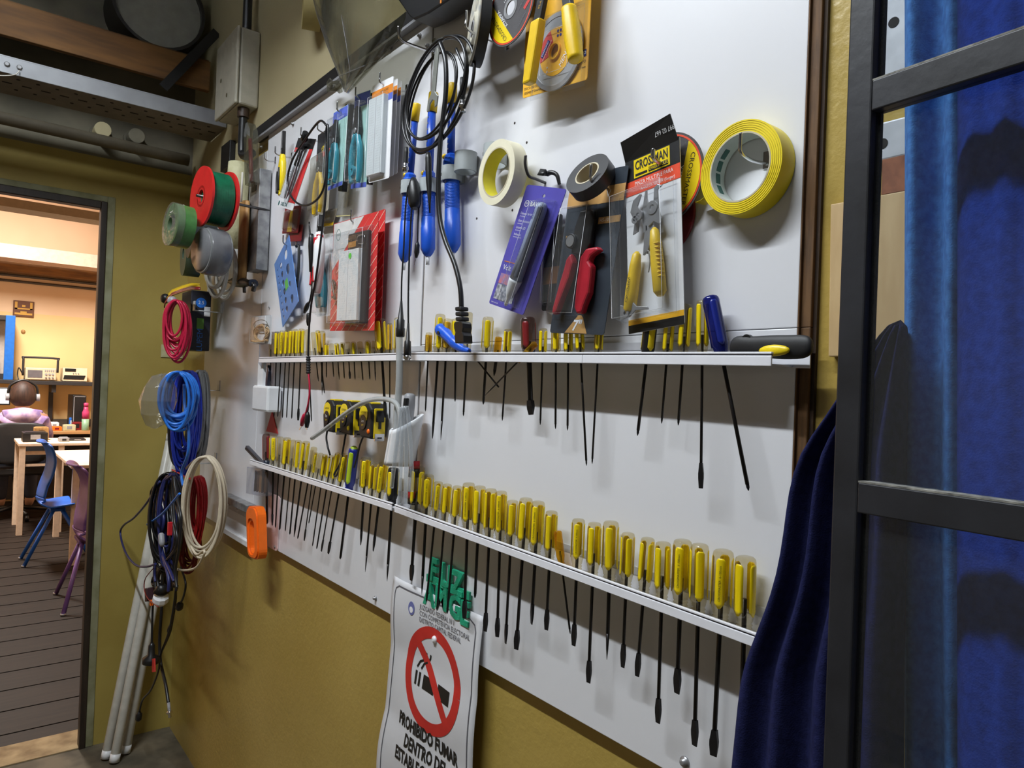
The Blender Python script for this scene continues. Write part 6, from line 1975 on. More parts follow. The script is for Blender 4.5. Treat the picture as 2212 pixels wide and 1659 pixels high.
# ---- cream cloth roll
a_, b_ = W(515, 350, -0.035), W(508, 536, -0.035)
t = thing('cloth_roll', 'pale cream cloth roll hanging behind the hammer handle', 'roll', b_)
L = (b_ - a_).length
MB().lathe([(0.012, 0), (0.03, 0.004), (0.033, 0.08), (0.030, L * 0.6), (0.027, L - 0.004), (0.012, L)], a_, b_, 14).build('roll', 'cloth_cream', t)
for k in range(3):
    c = a_.lerp(b_, 0.2 + 0.22 * k)
    MB().tube([c + V((-0.03, -0.018, 0.02)), c + V((0.0, -0.035, 0.0)), c + V((0.03, -0.018, 0.01 * k))], 0.0012, 5).build('thread', 'ply_dark', t)
MB().cyl(W(524, 372, -0.07), W(521, 436, -0.07), 0.003, n=6).build('pale_tie', 'wire_white', t)
# ---- galvanised box section and the clear sleeve above it
q = W(541, 400, -0.10)
xb = W(581, 480, -0.006).x
yfr = Xp(557, 480, xb).y
xa = W(537, 480, yfr).x
zt_, zb_ = Xp(560, 362, xb).z, Xp(557, 582, xb).z
t = thing('box_section', 'grey galvanised steel box section hanging on the board', 'steel section', ((xa + xb) / 2, -0.03, zb_))
MB().box((xa, yfr, zb_), (xb, -0.004, zt_)).build('body', 'galvanised', t, 0.002)
MB().box((xa + 0.006, yfr + 0.005, zt_), (xb - 0.006, -0.009, zt_ + 0.0006)).build('open_end', 'slot_dark', t)
MB().box((xa + 0.02, yfr - 0.002, zt_ - 0.06), (xa + 0.06, yfr, zt_ - 0.045)).build('clip', 'steel_dark', t)
a_, b_ = W(541, 268, -0.04), W(545, 398, -0.05)
t = thing('clear_sleeve', 'clear plastic sleeve sticking up behind the galvanised section', 'sleeve', b_)
f = Fr(b_, (1, 0, 0), a_ - b_)
L = (a_ - b_).length
MB().loft([[f(sx * ww, h_, sy * 0.012) for sx, sy in ((-1, -1), (1, -1), (1, 1), (-1, 1))] for h_, ww in ((0, 0.03), (L * 0.85, 0.028), (L, 0.008))], True, False).build('film', 'shield_film', t)
MB().cyl(f(-0.006, 0.01, 0), f(-0.006, L * 0.75, 0), 0.006, n=8).build('rod', 'red_dark', t)
p = W(574, 352, 0)
MB_h = hook(572, 330, 'small wire hook right of the galvanised section', 0.03, 0.018)
q = W(490, 338, 0.0)
tag(MB().box((q.x - 0.05, -0.006, q.z - 0.045), (q.x + 0.05, WY - 0.001, q.z + 0.045)).build('black_plate', 'rail_black', None, 0.002), 'black rectangular plate on the wall left of the board top', 'plate')

# ---- dark cable box with printed labels
xr = W(455, 690, -0.03).x
yfr = Xp(411, 690, xr).y
xl_ = W(391, 690, yfr).x
z0_, z1_ = Xp(425, 757, xr).z, Xp(425, 627, xr).z
t = thing('cable_box', 'dark navy cable box with printed labels in the corner', 'box', ((xl_ + xr) / 2, -0.06, z0_))
MB().box((xl_, yfr, z0_), (xr, -0.03, z1_)).build('carton', mat('carton_navy', (30, 32, 44), 0.45), t, 0.003)
w, h = -0.03 - yfr, z1_ - z0_
f = Fr((xr, yfr, z0_), (0, 1, 0), (0, 0, 1))
MB().prism(circ(w * 0.50, h * 0.80, 0.017, 24), f, 0.0002, 0.001).build('round_label', 'wire_sky', t)
text('2.5', 0.016, f, w * 0.50, h * 0.80, 0.0014, 'print_white', t)
MB().box((w * 0.66, h * 0.58, 0.0002), (w * 0.96, h * 0.74, 0.001), f).build('white_label', 'print_white', t)
MB().box((w * 0.32, h * 0.36, 0.0002), (w * 0.66, h * 0.54, 0.001), f).build('green_label', mat('label_lime', (96, 150, 60), 0.5), t)
text('LUPEM', 0.026, f, w * 0.50, h * 0.18, 0.001, 'wire_sky', t, rot=90)
g = Fr((xl_, yfr, z0_), (1, 0, 0), (0, 0, 1))
MB().box(((xr - xl_) * 0.3, h * 0.02, 0.0002), ((xr - xl_) * 0.7, h * 0.2, 0.001), g).build('blue_label', 'wire_sky', t)
# crimson wire hank
p, s = P2(381, 702, 1, -0.20)
t = thing('wire_hank', 'hank of crimson wire hanging on the dark cable box', 'wire', p - V((0, 0, 0.1)))
MB().tube(coil2(p, EC, 22 * s, 52 * s, 16, 0.28, 31, drift=0.008), 0.0036, 7, 2).build('wire', 'wire_crimson', t)
q = W(372, 650, -0.21)
MB().ball(q, (0.016, 0.014, 0.014)).build('tie', 'grey_plastic', t)
# yellow and black webbing over the box
t = thing('webbing_strap', 'yellow and black webbing lying over the dark cable box', 'strap', W(390, 640, -0.17))
top_ = [(432, 613), (415, 612), (395, 617), (372, 626), (357, 642), (355, 652)]
MB().sheet([[W(q[0], q[1] + dy, yy) for q in top_] for dy, yy in ((0, -0.13), (6, -0.19))]).build('yellow_face', 'pump_yellow', t, solid=0.003)
MB().sheet([[W(q[0], q[1] + dy, yy) for q in top_] for dy, yy in ((7, -0.19), (13, -0.195))]).build('red_edge', 'red_dark', t, solid=0.003)
MB().ball(W(357, 645, -0.19), (0.02, 0.015, 0.016)).build('buckle', 'black_plastic', t)
p = W(377, 762, 0.0)
p = Xp(377, 762, BX)
tag(MB().box((BX, p.y - 0.05, p.z - 0.02), (BX + 0.004, p.y + 0.03, p.z + 0.03)).build('paper_note', 'cloth_cream'), 'small cream paper on the yellow wall under the crimson wire', 'paper')


# ---- metal cable hooks
def bracket(px, py, label, y=-0.03):
    p = W(px, py, 0)
    t = thing('cable_hook', label, 'hook', p)
    MB().box((p.x - 0.012, -0.002, p.z - 0.02), (p.x + 0.012, 0, p.z + 0.016)).build('base', 'zinc_plate', t)
    MB().box((p.x - 0.012, -0.09, p.z - 0.02), (p.x + 0.012, -0.002, p.z - 0.018)).build('arm', 'zinc_plate', t)
    MB().box((p.x - 0.012, -0.092, p.z - 0.02), (p.x + 0.012, -0.089, p.z + 0.012)).build('lip', 'zinc_plate', t, 0.001)


bracket(473, 832, 'bare metal cable hook beside the blue coils')
bracket(480, 664, 'metal cable hook under the off-white cable coil')
bracket(466, 988, 'metal cable hook that carries the beige coil')

# ---- blue coils
p, s = P2(384, 858, 1, -0.20)
t = thing('cable_coil', 'sky blue cable coil half inside a clear bag', 'cable', p - V((0, 0, 0.1)))
MB().tube(coil2(p, (0.45, 0.9, 0), 32 * s, 54 * s, 18, 0.2, 41, drift=0.02), 0.0042, 7, 2).build('cable', 'wire_sky', t)
rnd = random.Random(5)
bag = []
bc = W(350, 866, -0.24)
for i in range(7):
    th_ = PI * i / 6
    ringp = []
    for j in range(12):
        u = 2 * PI * j / 12
        rr = math.sin(max(0.15, min(PI - 0.15, th_)))
        ringp.append(bc + V((0.62, 0.78, 0)) * (math.cos(u) * rr * 36 * s * rnd.uniform(0.9, 1.1)) + V((-0.78, 0.62, 0)) * (math.sin(u) * rr * 0.06) + V((0, 0, math.cos(th_) * 58 * s * rnd.uniform(0.93, 1.05))) + V((-0.62, -0.78, 0)) * (0.02 * (i / 6)))
    bag.append(ringp)
MB().loft(bag, True, False).build('clear_bag', 'bag_film', t)
p, s = P2(402, 900, 1, -0.14)
t = thing('cable_coil', 'royal blue cable coil hanging in a long loop', 'cable', p - V((0, 0, 0.15)))
MB().tube(coil2(p, EC, 22 * s, 98 * s, 24, 0.16, 43, drift=0.014), 0.0036, 7, 2).build('cable', 'wire_royal', t)
MB().tube(pts_([(398, 830), (399, 880), (407, 930), (406, 980), (392, 1020), (396, 1050)], -0.17), 0.0045, 8).build('loose_end', 'wire_sky', t)
p, s = P2(432, 888, 1, -0.09)
t = thing('cable_coil', 'grey cable coil right of the blue coils', 'cable', p - V((0, 0, 0.15)))
MB().tube(coil2(p, (0.8, 0.6, 0), 15 * s, 86 * s, 13, 0.12, 44, drift=0.008), 0.0046, 7, 2).build('cable', 'wire_grey', t)
p, s = P2(387, 900, 1, -0.10)
t = tag(MB().tube(coil2(p, EC, 22 * s, 92 * s, 5, 0.12, 45, drift=0.006), 0.0036, 7, 2).build('cable_coil', 'black_cable'), 'thin black cable coil behind the blue coils', 'cable')
# ---- beige and red coils
p, s = P2(441, 1086, 1, -0.12)
t = thing('cable_coil', 'beige cable coil in large loops on the metal hook', 'cable', p - V((0, 0, 0.16)))
MB().tube(coil2(p, EC, 41 * s, 100 * s, 10, 0.10, 51, drift=0.008), 0.0038, 7, 2).build('cable', 'wire_beige', t)
MB().tube(pts_([(404, 1150), (412, 1178), (425, 1198), (440, 1190), (440, 1200), (425, 1225), (400, 1232), (372, 1226), (352, 1210)], -0.15), 0.0036, 8).build('loose_end', 'wire_beige', t)
MB().tube(pts_([(420, 994), (395, 1020), (383, 1046), (386, 1060)], -0.14), 0.0032, 8).build('loose_end', 'wire_beige', t)
p, s = P2(424, 1100, 1, -0.07)
t = thing('cable_coil', 'red wire coil seen through the beige loops', 'cable', p - V((0, 0, 0.1)))
MB().tube(coil2(p, (0.7, 0.7, 0), 14 * s, 70 * s, 20, 0.2, 53, drift=0.012), 0.0036, 7, 2).build('wire', 'wire_red', t)
p, s = P2(410, 1185, 1, -0.06)
t = tag(MB().tube(coil2(p, EC, 17 * s, 38 * s, 9, 0.2, 54, drift=0.012), 0.0036, 7, 2).build('wire_hank', 'red_dark'), 'dark red wire hank hanging lowest behind the black cords', 'wire')
# ---- bundle of black cords
t = thing('cord_bundle', 'bundle of black and navy cords hanging in the corner', 'cords', W(365, 1540, -0.16))
rnd = random.Random(77)
for i in range(18):
    x0_ = 330 + 58 * rnd.random()
    m_ = ('black_cable', 'black_cable', 'wire_navy')[i % 3]
    yb = -0.19 + 0.07 * rnd.random()
    xe_ = 330 + 50 * rnd.random()
    MB().tube(pts_([(368 + 8 * rnd.random(), 1024), (x0_ - 8, 1060), (x0_ - 6 + 14 * rnd.random(), 1120), (x0_, 1180), (xe_, 1230 + 20 * rnd.random()), (xe_ + 6 * rnd.random(), 1255 + 25 * rnd.random())], yb), 0.004 + 0.0022 * rnd.random(), 7).build('cord', m_, t)
p, s = P2(362, 1110, 1, -0.17)
MB().tube(coil2(p, EC, 32 * s, 88 * s, 10, 0.2, 61, drift=0.014), 0.0036, 7, 2).build('cord', 'black_cable', t)
MB().tube(coil2(p + V((0.01, 0.01, 0)), EC, 18 * s, 84 * s, 5, 0.16, 62, drift=0.014), 0.0040, 7, 2).build('cord', 'wire_navy', t)
MB().tube(pts_([(345, 1040), (318, 1085), (290, 1118), (268, 1134), (260, 1150), (266, 1180), (278, 1205), (296, 1222), (318, 1224), (336, 1218)], -0.20), 0.0036, 8).build('loose_cord', 'wire_navy', t, label='navy cord looping out to the left')
MB().tube(pts_([(388, 1066), (372, 1086), (348, 1112), (318, 1133)], -0.21), 0.0032, 8).build('loose_cord', 'wire_sky', t, label='light blue cord')
MB().tube(pts_([(372, 1015), (386, 1022), (400, 1030), (410, 1034)], -0.16), 0.0026, 8).build('loose_cord', 'wire_red', t)
MB().lathe([(0.006, 0), (0.009, 0.006), (0.009, 0.03), (0.006, 0.04)], W(348, 1152, -0.205), W(350, 1176, -0.205), 10).build('white_plug', 'grey_plastic', t)
MB().box((-0.008, -0.02, -0.006), (0.008, 0.02, 0.006), Fr(W(367, 1142, -0.20), (1, 0, 0.1), (0, 0, 1))).build('red_plug', 'red_plastic', t, 0.002)
# lamp holder with white porcelain body
t = thing('lamp_holder', 'white lamp socket hanging at the end of a black cord', 'socket', W(347, 1312, -0.17))
MB().tube(pts_([(352, 1235), (350, 1262), (349, 1285)], -0.17), 0.005, 8).build('cord', 'black_cable', t)
MB().lathe([(0.010, 0), (0.016, 0.008), (0.024, 0.026)], W(350, 1262, -0.17), W(348, 1284, -0.17), 16).build('cap', 'black_plastic', t)
MB().lathe([(0.016, 0), (0.018, 0.006), (0.024, 0.012), (0.025, 0.026), (0.018, 0.038), (0.012, 0.04)], W(349, 1282, -0.17), W(344, 1312, -0.17), 10, smooth=False).build('socket', 'white_pvc', t)
# terminal block with red lead
t = thing('terminal_block', 'dark connector with thin red wires beside the white lamp socket', 'connector', W(324, 1300, -0.18))
MB().box((-0.016, -0.022, -0.012), (0.016, 0.022, 0.012), Fr(W(323, 1284, -0.18), (1, 0, 0.3), (-0.3, 0, 1))).build('block', mat('block_wine', (50, 24, 32), 0.4), t, 0.003)
MB().tube(pts_([(331, 1228), (314, 1250), (312, 1275), (322, 1296), (342, 1311)], -0.195), 0.0016, 6).build('red_lead', 'red_dark', t)
MB().box((-0.006, -0.008, -0.004), (0.006, 0.008, 0.004), Fr(W(327, 1302, -0.19), (1, 0, 0), (0, 0, 1))).build('orange_tip', 'orange', t)
# mains plug with red label
t = thing('mains_plug', 'black mains plug with a red tag hanging low in the corner', 'plug', W(333, 1448, -0.18))
MB().tube(pts_([(331, 1290), (329, 1340), (328, 1392)], -0.18), 0.0034, 8).build('cord', 'black_cable', t)
MB().lathe([(0.005, 0), (0.010, 0.01), (0.011, 0.04), (0.026, 0.05), (0.026, 0.066), (0.018, 0.07)], W(328, 1388, -0.18), W(326, 1428, -0.18), 16).build('plug', 'black_plastic', t)
MB().box((-0.017, -0.02, -0.002), (0.017, 0.02, 0.002), Fr(W(332, 1437, -0.18), (1, 0, 0.35), (-0.35, 0, 1))).build('tag', 'print_red', t)
for s_ in (-1, 1):
    c = W(329 + 4 * s_, 1426, -0.18)
    MB().box((-0.002, -0.016, -0.0008), (0.002, 0, 0.0008), Fr(c, (1, 0, 0), (0, 0, 1))).build('pin', 'chrome', t)
# long cords falling to the floor
t = thing('power_cord', 'black cord falling low in the corner, ending in a small plug at left', 'cord', W(300, 1552, -0.17))
MB().tube(pts_([(383, 1230), (378, 1290), (366, 1360), (348, 1412), (342, 1450), (326, 1490), (308, 1512), (301, 1538)], -0.15), 0.0034, 8).build('cord', 'black_cable', t)
MB().lathe([(0.004, 0), (0.007, 0.01), (0.011, 0.014), (0.011, 0.034), (0.006, 0.04)], W(301, 1535, -0.15), W(299, 1556, -0.15), 12).build('plug', 'black_plastic', t)
t = thing('grey_cable', 'dark cable with a bright metal end reaching almost to the floor', 'cable', W(366, 1545, -0.13))
MB().tube(pts_([(352, 1200), (350, 1300), (345, 1380), (347, 1430), (358, 1480), (364, 1520)], -0.14), 0.0052, 8).build('cable', 'black_cable', t)
MB().cyl(W(364, 1518, -0.14), W(366, 1538, -0.14), 0.0048, n=10).build('sleeve', 'grey_plastic', t)
MB().lathe([(0.009, 0), (0.009, 0.006), (0.005, 0.007), (0.005, 0.018)], W(366, 1537, -0.14), W(367, 1548, -0.14), 10).build('connector', 'chrome', t)
t = thing('power_cord', 'black cord with an oval switch hanging right of the white tubes', 'cord', W(385, 1330, -0.12))
MB().tube(pts_([(390, 1225), (401, 1260), (396, 1290), (388, 1305)], -0.12), 0.0034, 8).build('cord', 'black_cable', t)
MB().lathe([(0.004, 0), (0.011, 0.008), (0.012, 0.024), (0.006, 0.034)], W(390, 1302, -0.12), W(384, 1324, -0.12), 12).build('plug', 'black_plastic', t)
MB().tube(pts_([(377, 1235), (380, 1290), (372, 1345), (366, 1370), (352, 1402)], -0.12), 0.0034, 8).build('cord', 'black_cable', t)
MB().lathe([(0.004, 0), (0.007, 0.006), (0.007, 0.026), (0.004, 0.032)], W(368, 1352, -0.12), W(363, 1374, -0.12), 12).build('switch', 'black_plastic', t)
# ---- fluorescent tubes leaning in the corner
for i, (bx, by, tx_, ty_, off) in enumerate(((228, 1640, 371, 935, 0.0), (246, 1648, 384, 940, 0.0), (270, 1628, 398, 960, 0.0))):
    a_ = Zp(bx, by, 0.002)
    b_ = Xp(tx_, ty_, BX + 0.035 + 0.005 * i)
    t = thing('light_tube', ('left', 'middle', 'right and rearmost')[i] + ' of three white light tubes leaning in the corner', 'light tube', a_)
    d_ = (b_ - a_).normalized()
    L = (b_ - a_).length
    MB().lathe([(0.0145, 0.03), (0.0165, 0.032), (0.0165, L - 0.032), (0.0145, L - 0.03)], a_, b_, 18).build('tube', mat('tube_milk', (206, 204, 196), 0.35), t)
    for s_ in (0, 1):
        c0_, c1_ = (a_, a_ + d_ * 0.032) if s_ == 0 else (b_, b_ - d_ * 0.032)
        MB().cyl(c0_ + (c1_ - c0_) * 0.12, c1_, 0.0172, n=18).build('end_cap', 'white_pvc', t)
        for q in (-0.006, 0.006):
            MB().cyl(c0_ + V((q, 0, 0)), c0_ + V((q, 0, 0)) + (c1_ - c0_) * 0.14, 0.0012, n=6).build('pin', 'steel', t)
c = Xp(312, 1268, BX + 0.16)
# ================================================================ the room beyond the doorway
mat('bench_dark', (40, 38, 40), 0.5)
mat('instrument', (226, 208, 176), 0.5)
mat('instrument_panel', (206, 188, 160), 0.5)
mat('screen_grey', (104, 100, 104), 0.3)
mat('cabinet_blue', (22, 100, 190), 0.45)
mat('chair_blue', (30, 96, 196), 0.4)
mat('chair_purple', (112, 78, 140), 0.4)
mat('table_cream', (224, 200, 176), 0.5)
mat('hoodie', (196, 170, 190), 0.9, scale=9, col2=(128, 106, 160), lo=0.42, hi=0.6)
mat('hair', (54, 34, 26), 0.6, var=0.35, scale=60, stretch=(1, 1, 0.2))
mat('skin', (206, 160, 134), 0.6)
mat('denim', (44, 48, 64), 0.8)
mat('screen_white', (226, 236, 246), 0.4, var=0.02, emit=1.6)
mat('desk_wood', (196, 148, 96), 0.5, scale=8, col2=(170, 122, 74), stretch=(2, 0.5, 2))
# wall shelf with brackets
zs = Xp(100, 823, -8.9).z
t = thing('wall_shelf', 'dark wall shelf carrying the measuring instruments', 'shelf', (-9.05, 0.1, zs - 0.04))
MB().box((-9.24, -0.75, zs - 0.04), (-8.9, 0.75, zs)).build('board', 'bench_dark', t, 0.003)
for px in (111, -40):
    y_ = Xp(px, 860, -9.15).y
    MB().box((-9.24, y_ - 0.02, zs - 0.42), (-9.19, y_ + 0.02, zs - 0.04)).build('bracket', 'bench_dark', t)
    MB().box((-9.19, y_ - 0.02, zs - 0.12), (-8.95, y_ + 0.02, zs - 0.04)).build('bracket_arm', 'bench_dark', t)


def yz(px, py, x):
    p = Xp(px, py, x)
    return p.y, p.z


# oscilloscope
ya, yb = Xp(55, 810, -8.91).y, Xp(122, 810, -8.91).y
z1_ = Xp(90, 795, -8.91).z
t = thing('oscilloscope', 'cream oscilloscope with a raised black carrying handle', 'oscilloscope', (-9.05, (ya + yb) / 2, zs))
MB().box((-9.17, ya, zs + 0.008), (-8.92, yb, z1_)).build('case', 'instrument', t, 0.006)
f = Fr((-8.92, ya, zs + 0.008), (0, 1, 0), (0, 0, 1))
w, h = yb - ya, z1_ - zs - 0.008
MB().box((w * 0.02, h * 0.05, 0.0), (w * 0.98, h * 0.95, 0.004), f).build('front_panel', 'instrument_panel', t, 0.002)
MB().box((w * 0.07, h * 0.18, 0.004), (w * 0.54, h * 0.80, 0.007), f).build('screen', 'screen_grey', t, 0.001)
for k in range(5):
    MB().box((w * (0.62 + 0.065 * k), h * 0.72, 0.004), (w * (0.655 + 0.065 * k), h * 0.86, 0.009), f).build('button', 'grey_plastic', t)
for k in range(3):
    MB().cyl(f(w * (0.66 + 0.11 * k), h * 0.50, 0.004), f(w * (0.66 + 0.11 * k), h * 0.50, 0.014), 0.010, n=12).build('knob', 'grey_plastic', t)
    MB().cyl(f(w * (0.66 + 0.11 * k), h * 0.22, 0.004), f(w * (0.66 + 0.11 * k), h * 0.22, 0.016), 0.008, n=12).build('socket', 'steel', t)
for k in (0.1, 0.9):
    MB().box((w * k - 0.015, -0.008, -0.2), (w * k + 0.015, 0, -0.02), f).build('foot', 'black_plastic', t)
zt_ = Xp(86, 773, -8.91).z
MB().tube([(-8.91, ya - 0.022, zs + 0.05), (-8.91, ya - 0.022, zt_ - 0.02), (-8.91, ya - 0.014, zt_), (-8.91, yb + 0.0, zt_), (-8.91, yb + 0.008, zt_ - 0.02), (-8.91, yb + 0.008, zs + 0.09)], 0.011, 8, 3).build('carrying_handle', 'bench_dark', t)
MB().tube([(-9.05, ya - 0.02, zs + 0.07), (-9.05, ya - 0.05, zs + 0.13), (-9.05, ya - 0.06, zs + 0.06), (-9.03, ya - 0.05, zs + 0.008)], 0.006, 6).build('mains_cord', 'black_cable', t)
# second instrument
ya, yb = Xp(136, 810, -8.91).y, Xp(189, 810, -8.91).y
z1_ = Xp(160, 795, -8.91).z
t = thing('signal_generator', 'small cream bench instrument with a dark display next to the door frame', 'instrument', (-9.05, (ya + yb) / 2, zs))
MB().box((-9.17, ya, zs + 0.006), (-8.92, yb, z1_)).build('case', 'instrument', t, 0.005)
f = Fr((-8.92, ya, zs + 0.006), (0, 1, 0), (0, 0, 1))
w, h = yb - ya, z1_ - zs - 0.006
MB().box((w * 0.08, h * 0.72, 0), (w * 0.52, h * 0.95, 0.004), f).build('display', 'black_plastic', t)
MB().prism([(w * 0.02, h * 0.14), (w * 0.86, h * 0.14), (w * 0.92, h * 0.45), (w * 0.06, h * 0.45)], f, 0.0, 0.006).build('lower_panel', 'black_plastic', t)
for k in range(3):
    MB().cyl(f(w * (0.42 + 0.1 * k), h * 0.6, 0), f(w * (0.42 + 0.1 * k), h * 0.6, 0.008), 0.006, n=10).build('knob', 'grey_plastic', t)
for k in (0.1, 0.9):
    MB().box((w * k - 0.012, -0.006, -0.2), (w * k + 0.012, 0, -0.02), f).build('foot', 'black_plastic', t)
# blue cabinet on the shelf
xa_ = -8.91
y0_, y1_ = Xp(10, 750, xa_).y, Xp(31, 750, xa_).y
zt_ = Xp(20, 681, xa_).z
t = thing('blue_cabinet', 'open blue framed machine cabinet at the left picture edge', 'cabinet', (-9.05, -0.5, zs))
MB().box((-8.95, y0_, zs + 0.001), (-8.91, y1_, zt_)).build('post', 'cabinet_blue', t, 0.004)
MB().box((-8.95, y0_ - 0.62, zs + 0.001), (-8.91, y0_ - 0.54, zt_)).build('post', 'cabinet_blue', t, 0.004)
MB().box((-9.21, y0_ - 0.62, zt_ - 0.05), (-8.95, y1_, zt_)).build('top', 'bench_dark', t, 0.004)
MB().box((-9.21, y0_ - 0.62, zs + 0.001), (-8.95, y1_, zs + 0.06)).build('base', 'bench_dark', t)
MB().box((-9.22, y0_ - 0.6, zs + 0.06), (-9.21, y1_ - 0.02, zt_ - 0.05)).build('back_panel', mat('panel_pale', (170, 164, 160), 0.5), t)
MB().tube([(-9.1, y0_ - 0.03, zs + 0.06), (-9.1, y0_ - 0.05, zs + 0.3), (-9.1, y0_ - 0.12, zs + 0.5)], 0.006, 6).build('cable', 'black_cable', t)
# wall picture
(ya, zt_), (yb, zb_) = yz(29, 648, FX + 0.02), yz(73, 686, FX + 0.02)
t = thing('wall_plaque', 'small brown and gold plaque on the far wall', 'plaque', (FX + 0.01, (ya + yb) / 2, zb_))
f = Fr((FX + 0.012, ya, zb_), (0, 1, 0), (0, 0, 1))
w, h = yb - ya, zt_ - zb_
MB().box((0, 0, -0.011), (w, h, 0.006), f).build('board', mat('plaque_brown', (96, 56, 30), 0.5), t, 0.004)
gold = mat('plaque_gold', (196, 150, 60), 0.5)
for q in ((0.08, 0.92, 0.46, 0.54), (0.08, 0.92, 0.12, 0.24), (0.08, 0.20, 0.46, 0.92), (0.80, 0.92, 0.46, 0.92), (0.42, 0.58, 0.62, 0.74), (0.35, 0.65, 0.24, 0.34)):
    MB().box((w * q[0], h * q[2], 0.006), (w * q[1], h * q[3], 0.009), f).build('gold_shape', gold, t)
tag(MB().ball(Xp(50, 716, FX + 0.01), (0.012, 0.02, 0.02)).build('coat_peg', 'wood'), 'small brown peg on the far wall below the plaque', 'peg')
# wall socket plug region behind the monitor: desk along the far wall
zd = Xp(150, 931, -8.55).z
t = thing('workbench', 'wooden topped workbench along the far wall behind the person', 'bench', (-8.9, 0.2, 0))
MB().box((-9.24, -1.4, zd - 0.035), (-8.55, 0.85, zd)).build('top', 'desk_wood', t, 0.003)
for y_ in (-1.3, 0.75):
    MB().box((-9.2, y_ - 0.03, -0.003), (-9.14, y_ + 0.03, zd - 0.035)).build('leg', 'bench_dark', t)
    MB().box((-8.65, y_ - 0.03, -0.003), (-8.59, y_ + 0.03, zd - 0.035)).build('leg', 'bench_dark', t)
MB().box((-9.23, -1.4, 0.02), (-9.21, 0.85, zd - 0.035)).build('back_board', mat('back_dark', (52, 46, 44), 0.7), t)
MB().box((-9.24, -1.4, zd), (-9.22, 0.85, zs - 0.42)).build('under_shelf_shade', mat('shelf_shade', (70, 64, 58), 0.7), t)  # dark sheet standing in for the shade below the wall shelf
# monitor
(ya, zt_), (yb, zb_) = yz(-60, 838, -8.8), yz(19, 872, -8.8)
t = thing('monitor', 'computer monitor with a white screen in front of the person', 'monitor', (-8.85, (ya + yb) / 2, zd))
MB().box((-8.84, ya - 0.012, zb_ - 0.015), (-8.805, yb + 0.012, zt_ + 0.012)).build('bezel', 'black_plastic', t, 0.004)
MB().box((-8.805, ya, zb_), (-8.803, yb, zt_)).build('screen', 'screen_white', t)
MB().box((-8.85, (ya + yb) / 2 - 0.03, zd + 0.01), (-8.82, (ya + yb) / 2 + 0.03, zb_)).build('neck', 'black_plastic', t)
MB().box((-8.95, (ya + yb) / 2 - 0.12, zd + 0.0005), (-8.75, (ya + yb) / 2 + 0.12, zd + 0.012)).build('foot', 'black_plastic', t)
# computer tower, bottle, clutter on the bench
(ya, zt_), (yb, _) = yz(158, 854, -8.7), yz(187, 854, -8.7)
t = thing('computer_tower', 'black computer tower with a pale edge on the workbench', 'computer', (-8.85, (ya + yb) / 2, zd))
MB().box((-9.1, ya, zd + 0.001), (-8.7, yb, zt_)).build('case', 'black_plastic', t, 0.004)
MB().box((-8.699, ya + 0.008, zd + 0.01), (-8.695, ya + 0.014, zt_ - 0.01)).build('pale_edge', 'grey_plastic', t)
MB().box((-8.699, ya + 0.008, zt_ - 0.016), (-8.695, yb - 0.01, zt_ - 0.01)).build('pale_edge', 'grey_plastic', t)
p = Xp(184, 925, -8.61)
t = thing('water_bottle', 'pink and mint water bottle beside the computer tower', 'bottle', (p.x, p.y, zd))
MB().lathe([(0.03, 0), (0.034, 0.004), (0.034, 0.12)], (p.x, p.y, zd + 0.001), (p.x, p.y, 2), 16).build('lower_body', mat('bottle_mint', (140, 176, 146), 0.4), t)
MB().lathe([(0.034, 0.12), (0.034, 0.19), (0.022, 0.22), (0.02, 0.25)], (p.x, p.y, zd + 0.001), (p.x, p.y, 2), 16).build('upper_body', mat('bottle_pink', (196, 60, 110), 0.4), t)
MB().lathe([(0.022, 0.25), (0.022, 0.285), (0.01, 0.29)], (p.x, p.y, zd + 0.001), (p.x, p.y, 2), 16).build('cap', 'bottle_pink', t)


def clutter(name, px0, px1, py0, x, zbase, dx, m, label, cat, extra=None):
    ya, yb = Xp(px0, py0, x).y, Xp(px1, py0, x).y
    zt_ = max(zbase + 0.012, Xp((px0 + px1) / 2, py0, x).z)
    t = thing(name, label, cat, (x - dx / 2, (ya + yb) / 2, zbase))
    MB().box((x - dx, ya, zbase + 0.0005), (x, yb, zt_)).build('body', m, t, 0.004)
    if extra:
        MB().box((x, ya + (yb - ya) * 0.3, zbase + (zt_ - zbase) * 0.3), (x + 0.002, ya + (yb - ya) * 0.7, zbase + (zt_ - zbase) * 0.8)).build('marking', extra, t)
    MB().box((x - dx * 0.9, ya + (yb - ya) * 0.1, zt_), (x - dx * 0.1, yb - (yb - ya) * 0.1, zt_ + 0.004)).build('lid', m, t)


clutter('small_box', 137, 164, 918, -8.58, zd, 0.08, 'cloth_cream', 'cream small box on the workbench under the tower', 'box', 'grey_plastic')
clutter('parts_tray', 112, 134, 922, -8.59, zd, 0.10, 'orange', 'orange parts tray on the workbench', 'tray', 'red_dark')
clutter('white_carton', 108, 128, 913, -8.73, zd, 0.10, 'white_card', 'white carton behind the orange tray', 'carton', 'grey_plastic')
clutter('blue_cup', 150, 159, 903, -8.75, zd, 0.05, 'wire_sky', 'light blue cup by the computer tower', 'cup', 'white_card')
clutter('red_pouch', 156, 178, 912, -8.65, zd, 0.035, 'red_dark', 'dark red pouch in front of the computer tower', 'pouch', 'black_card')

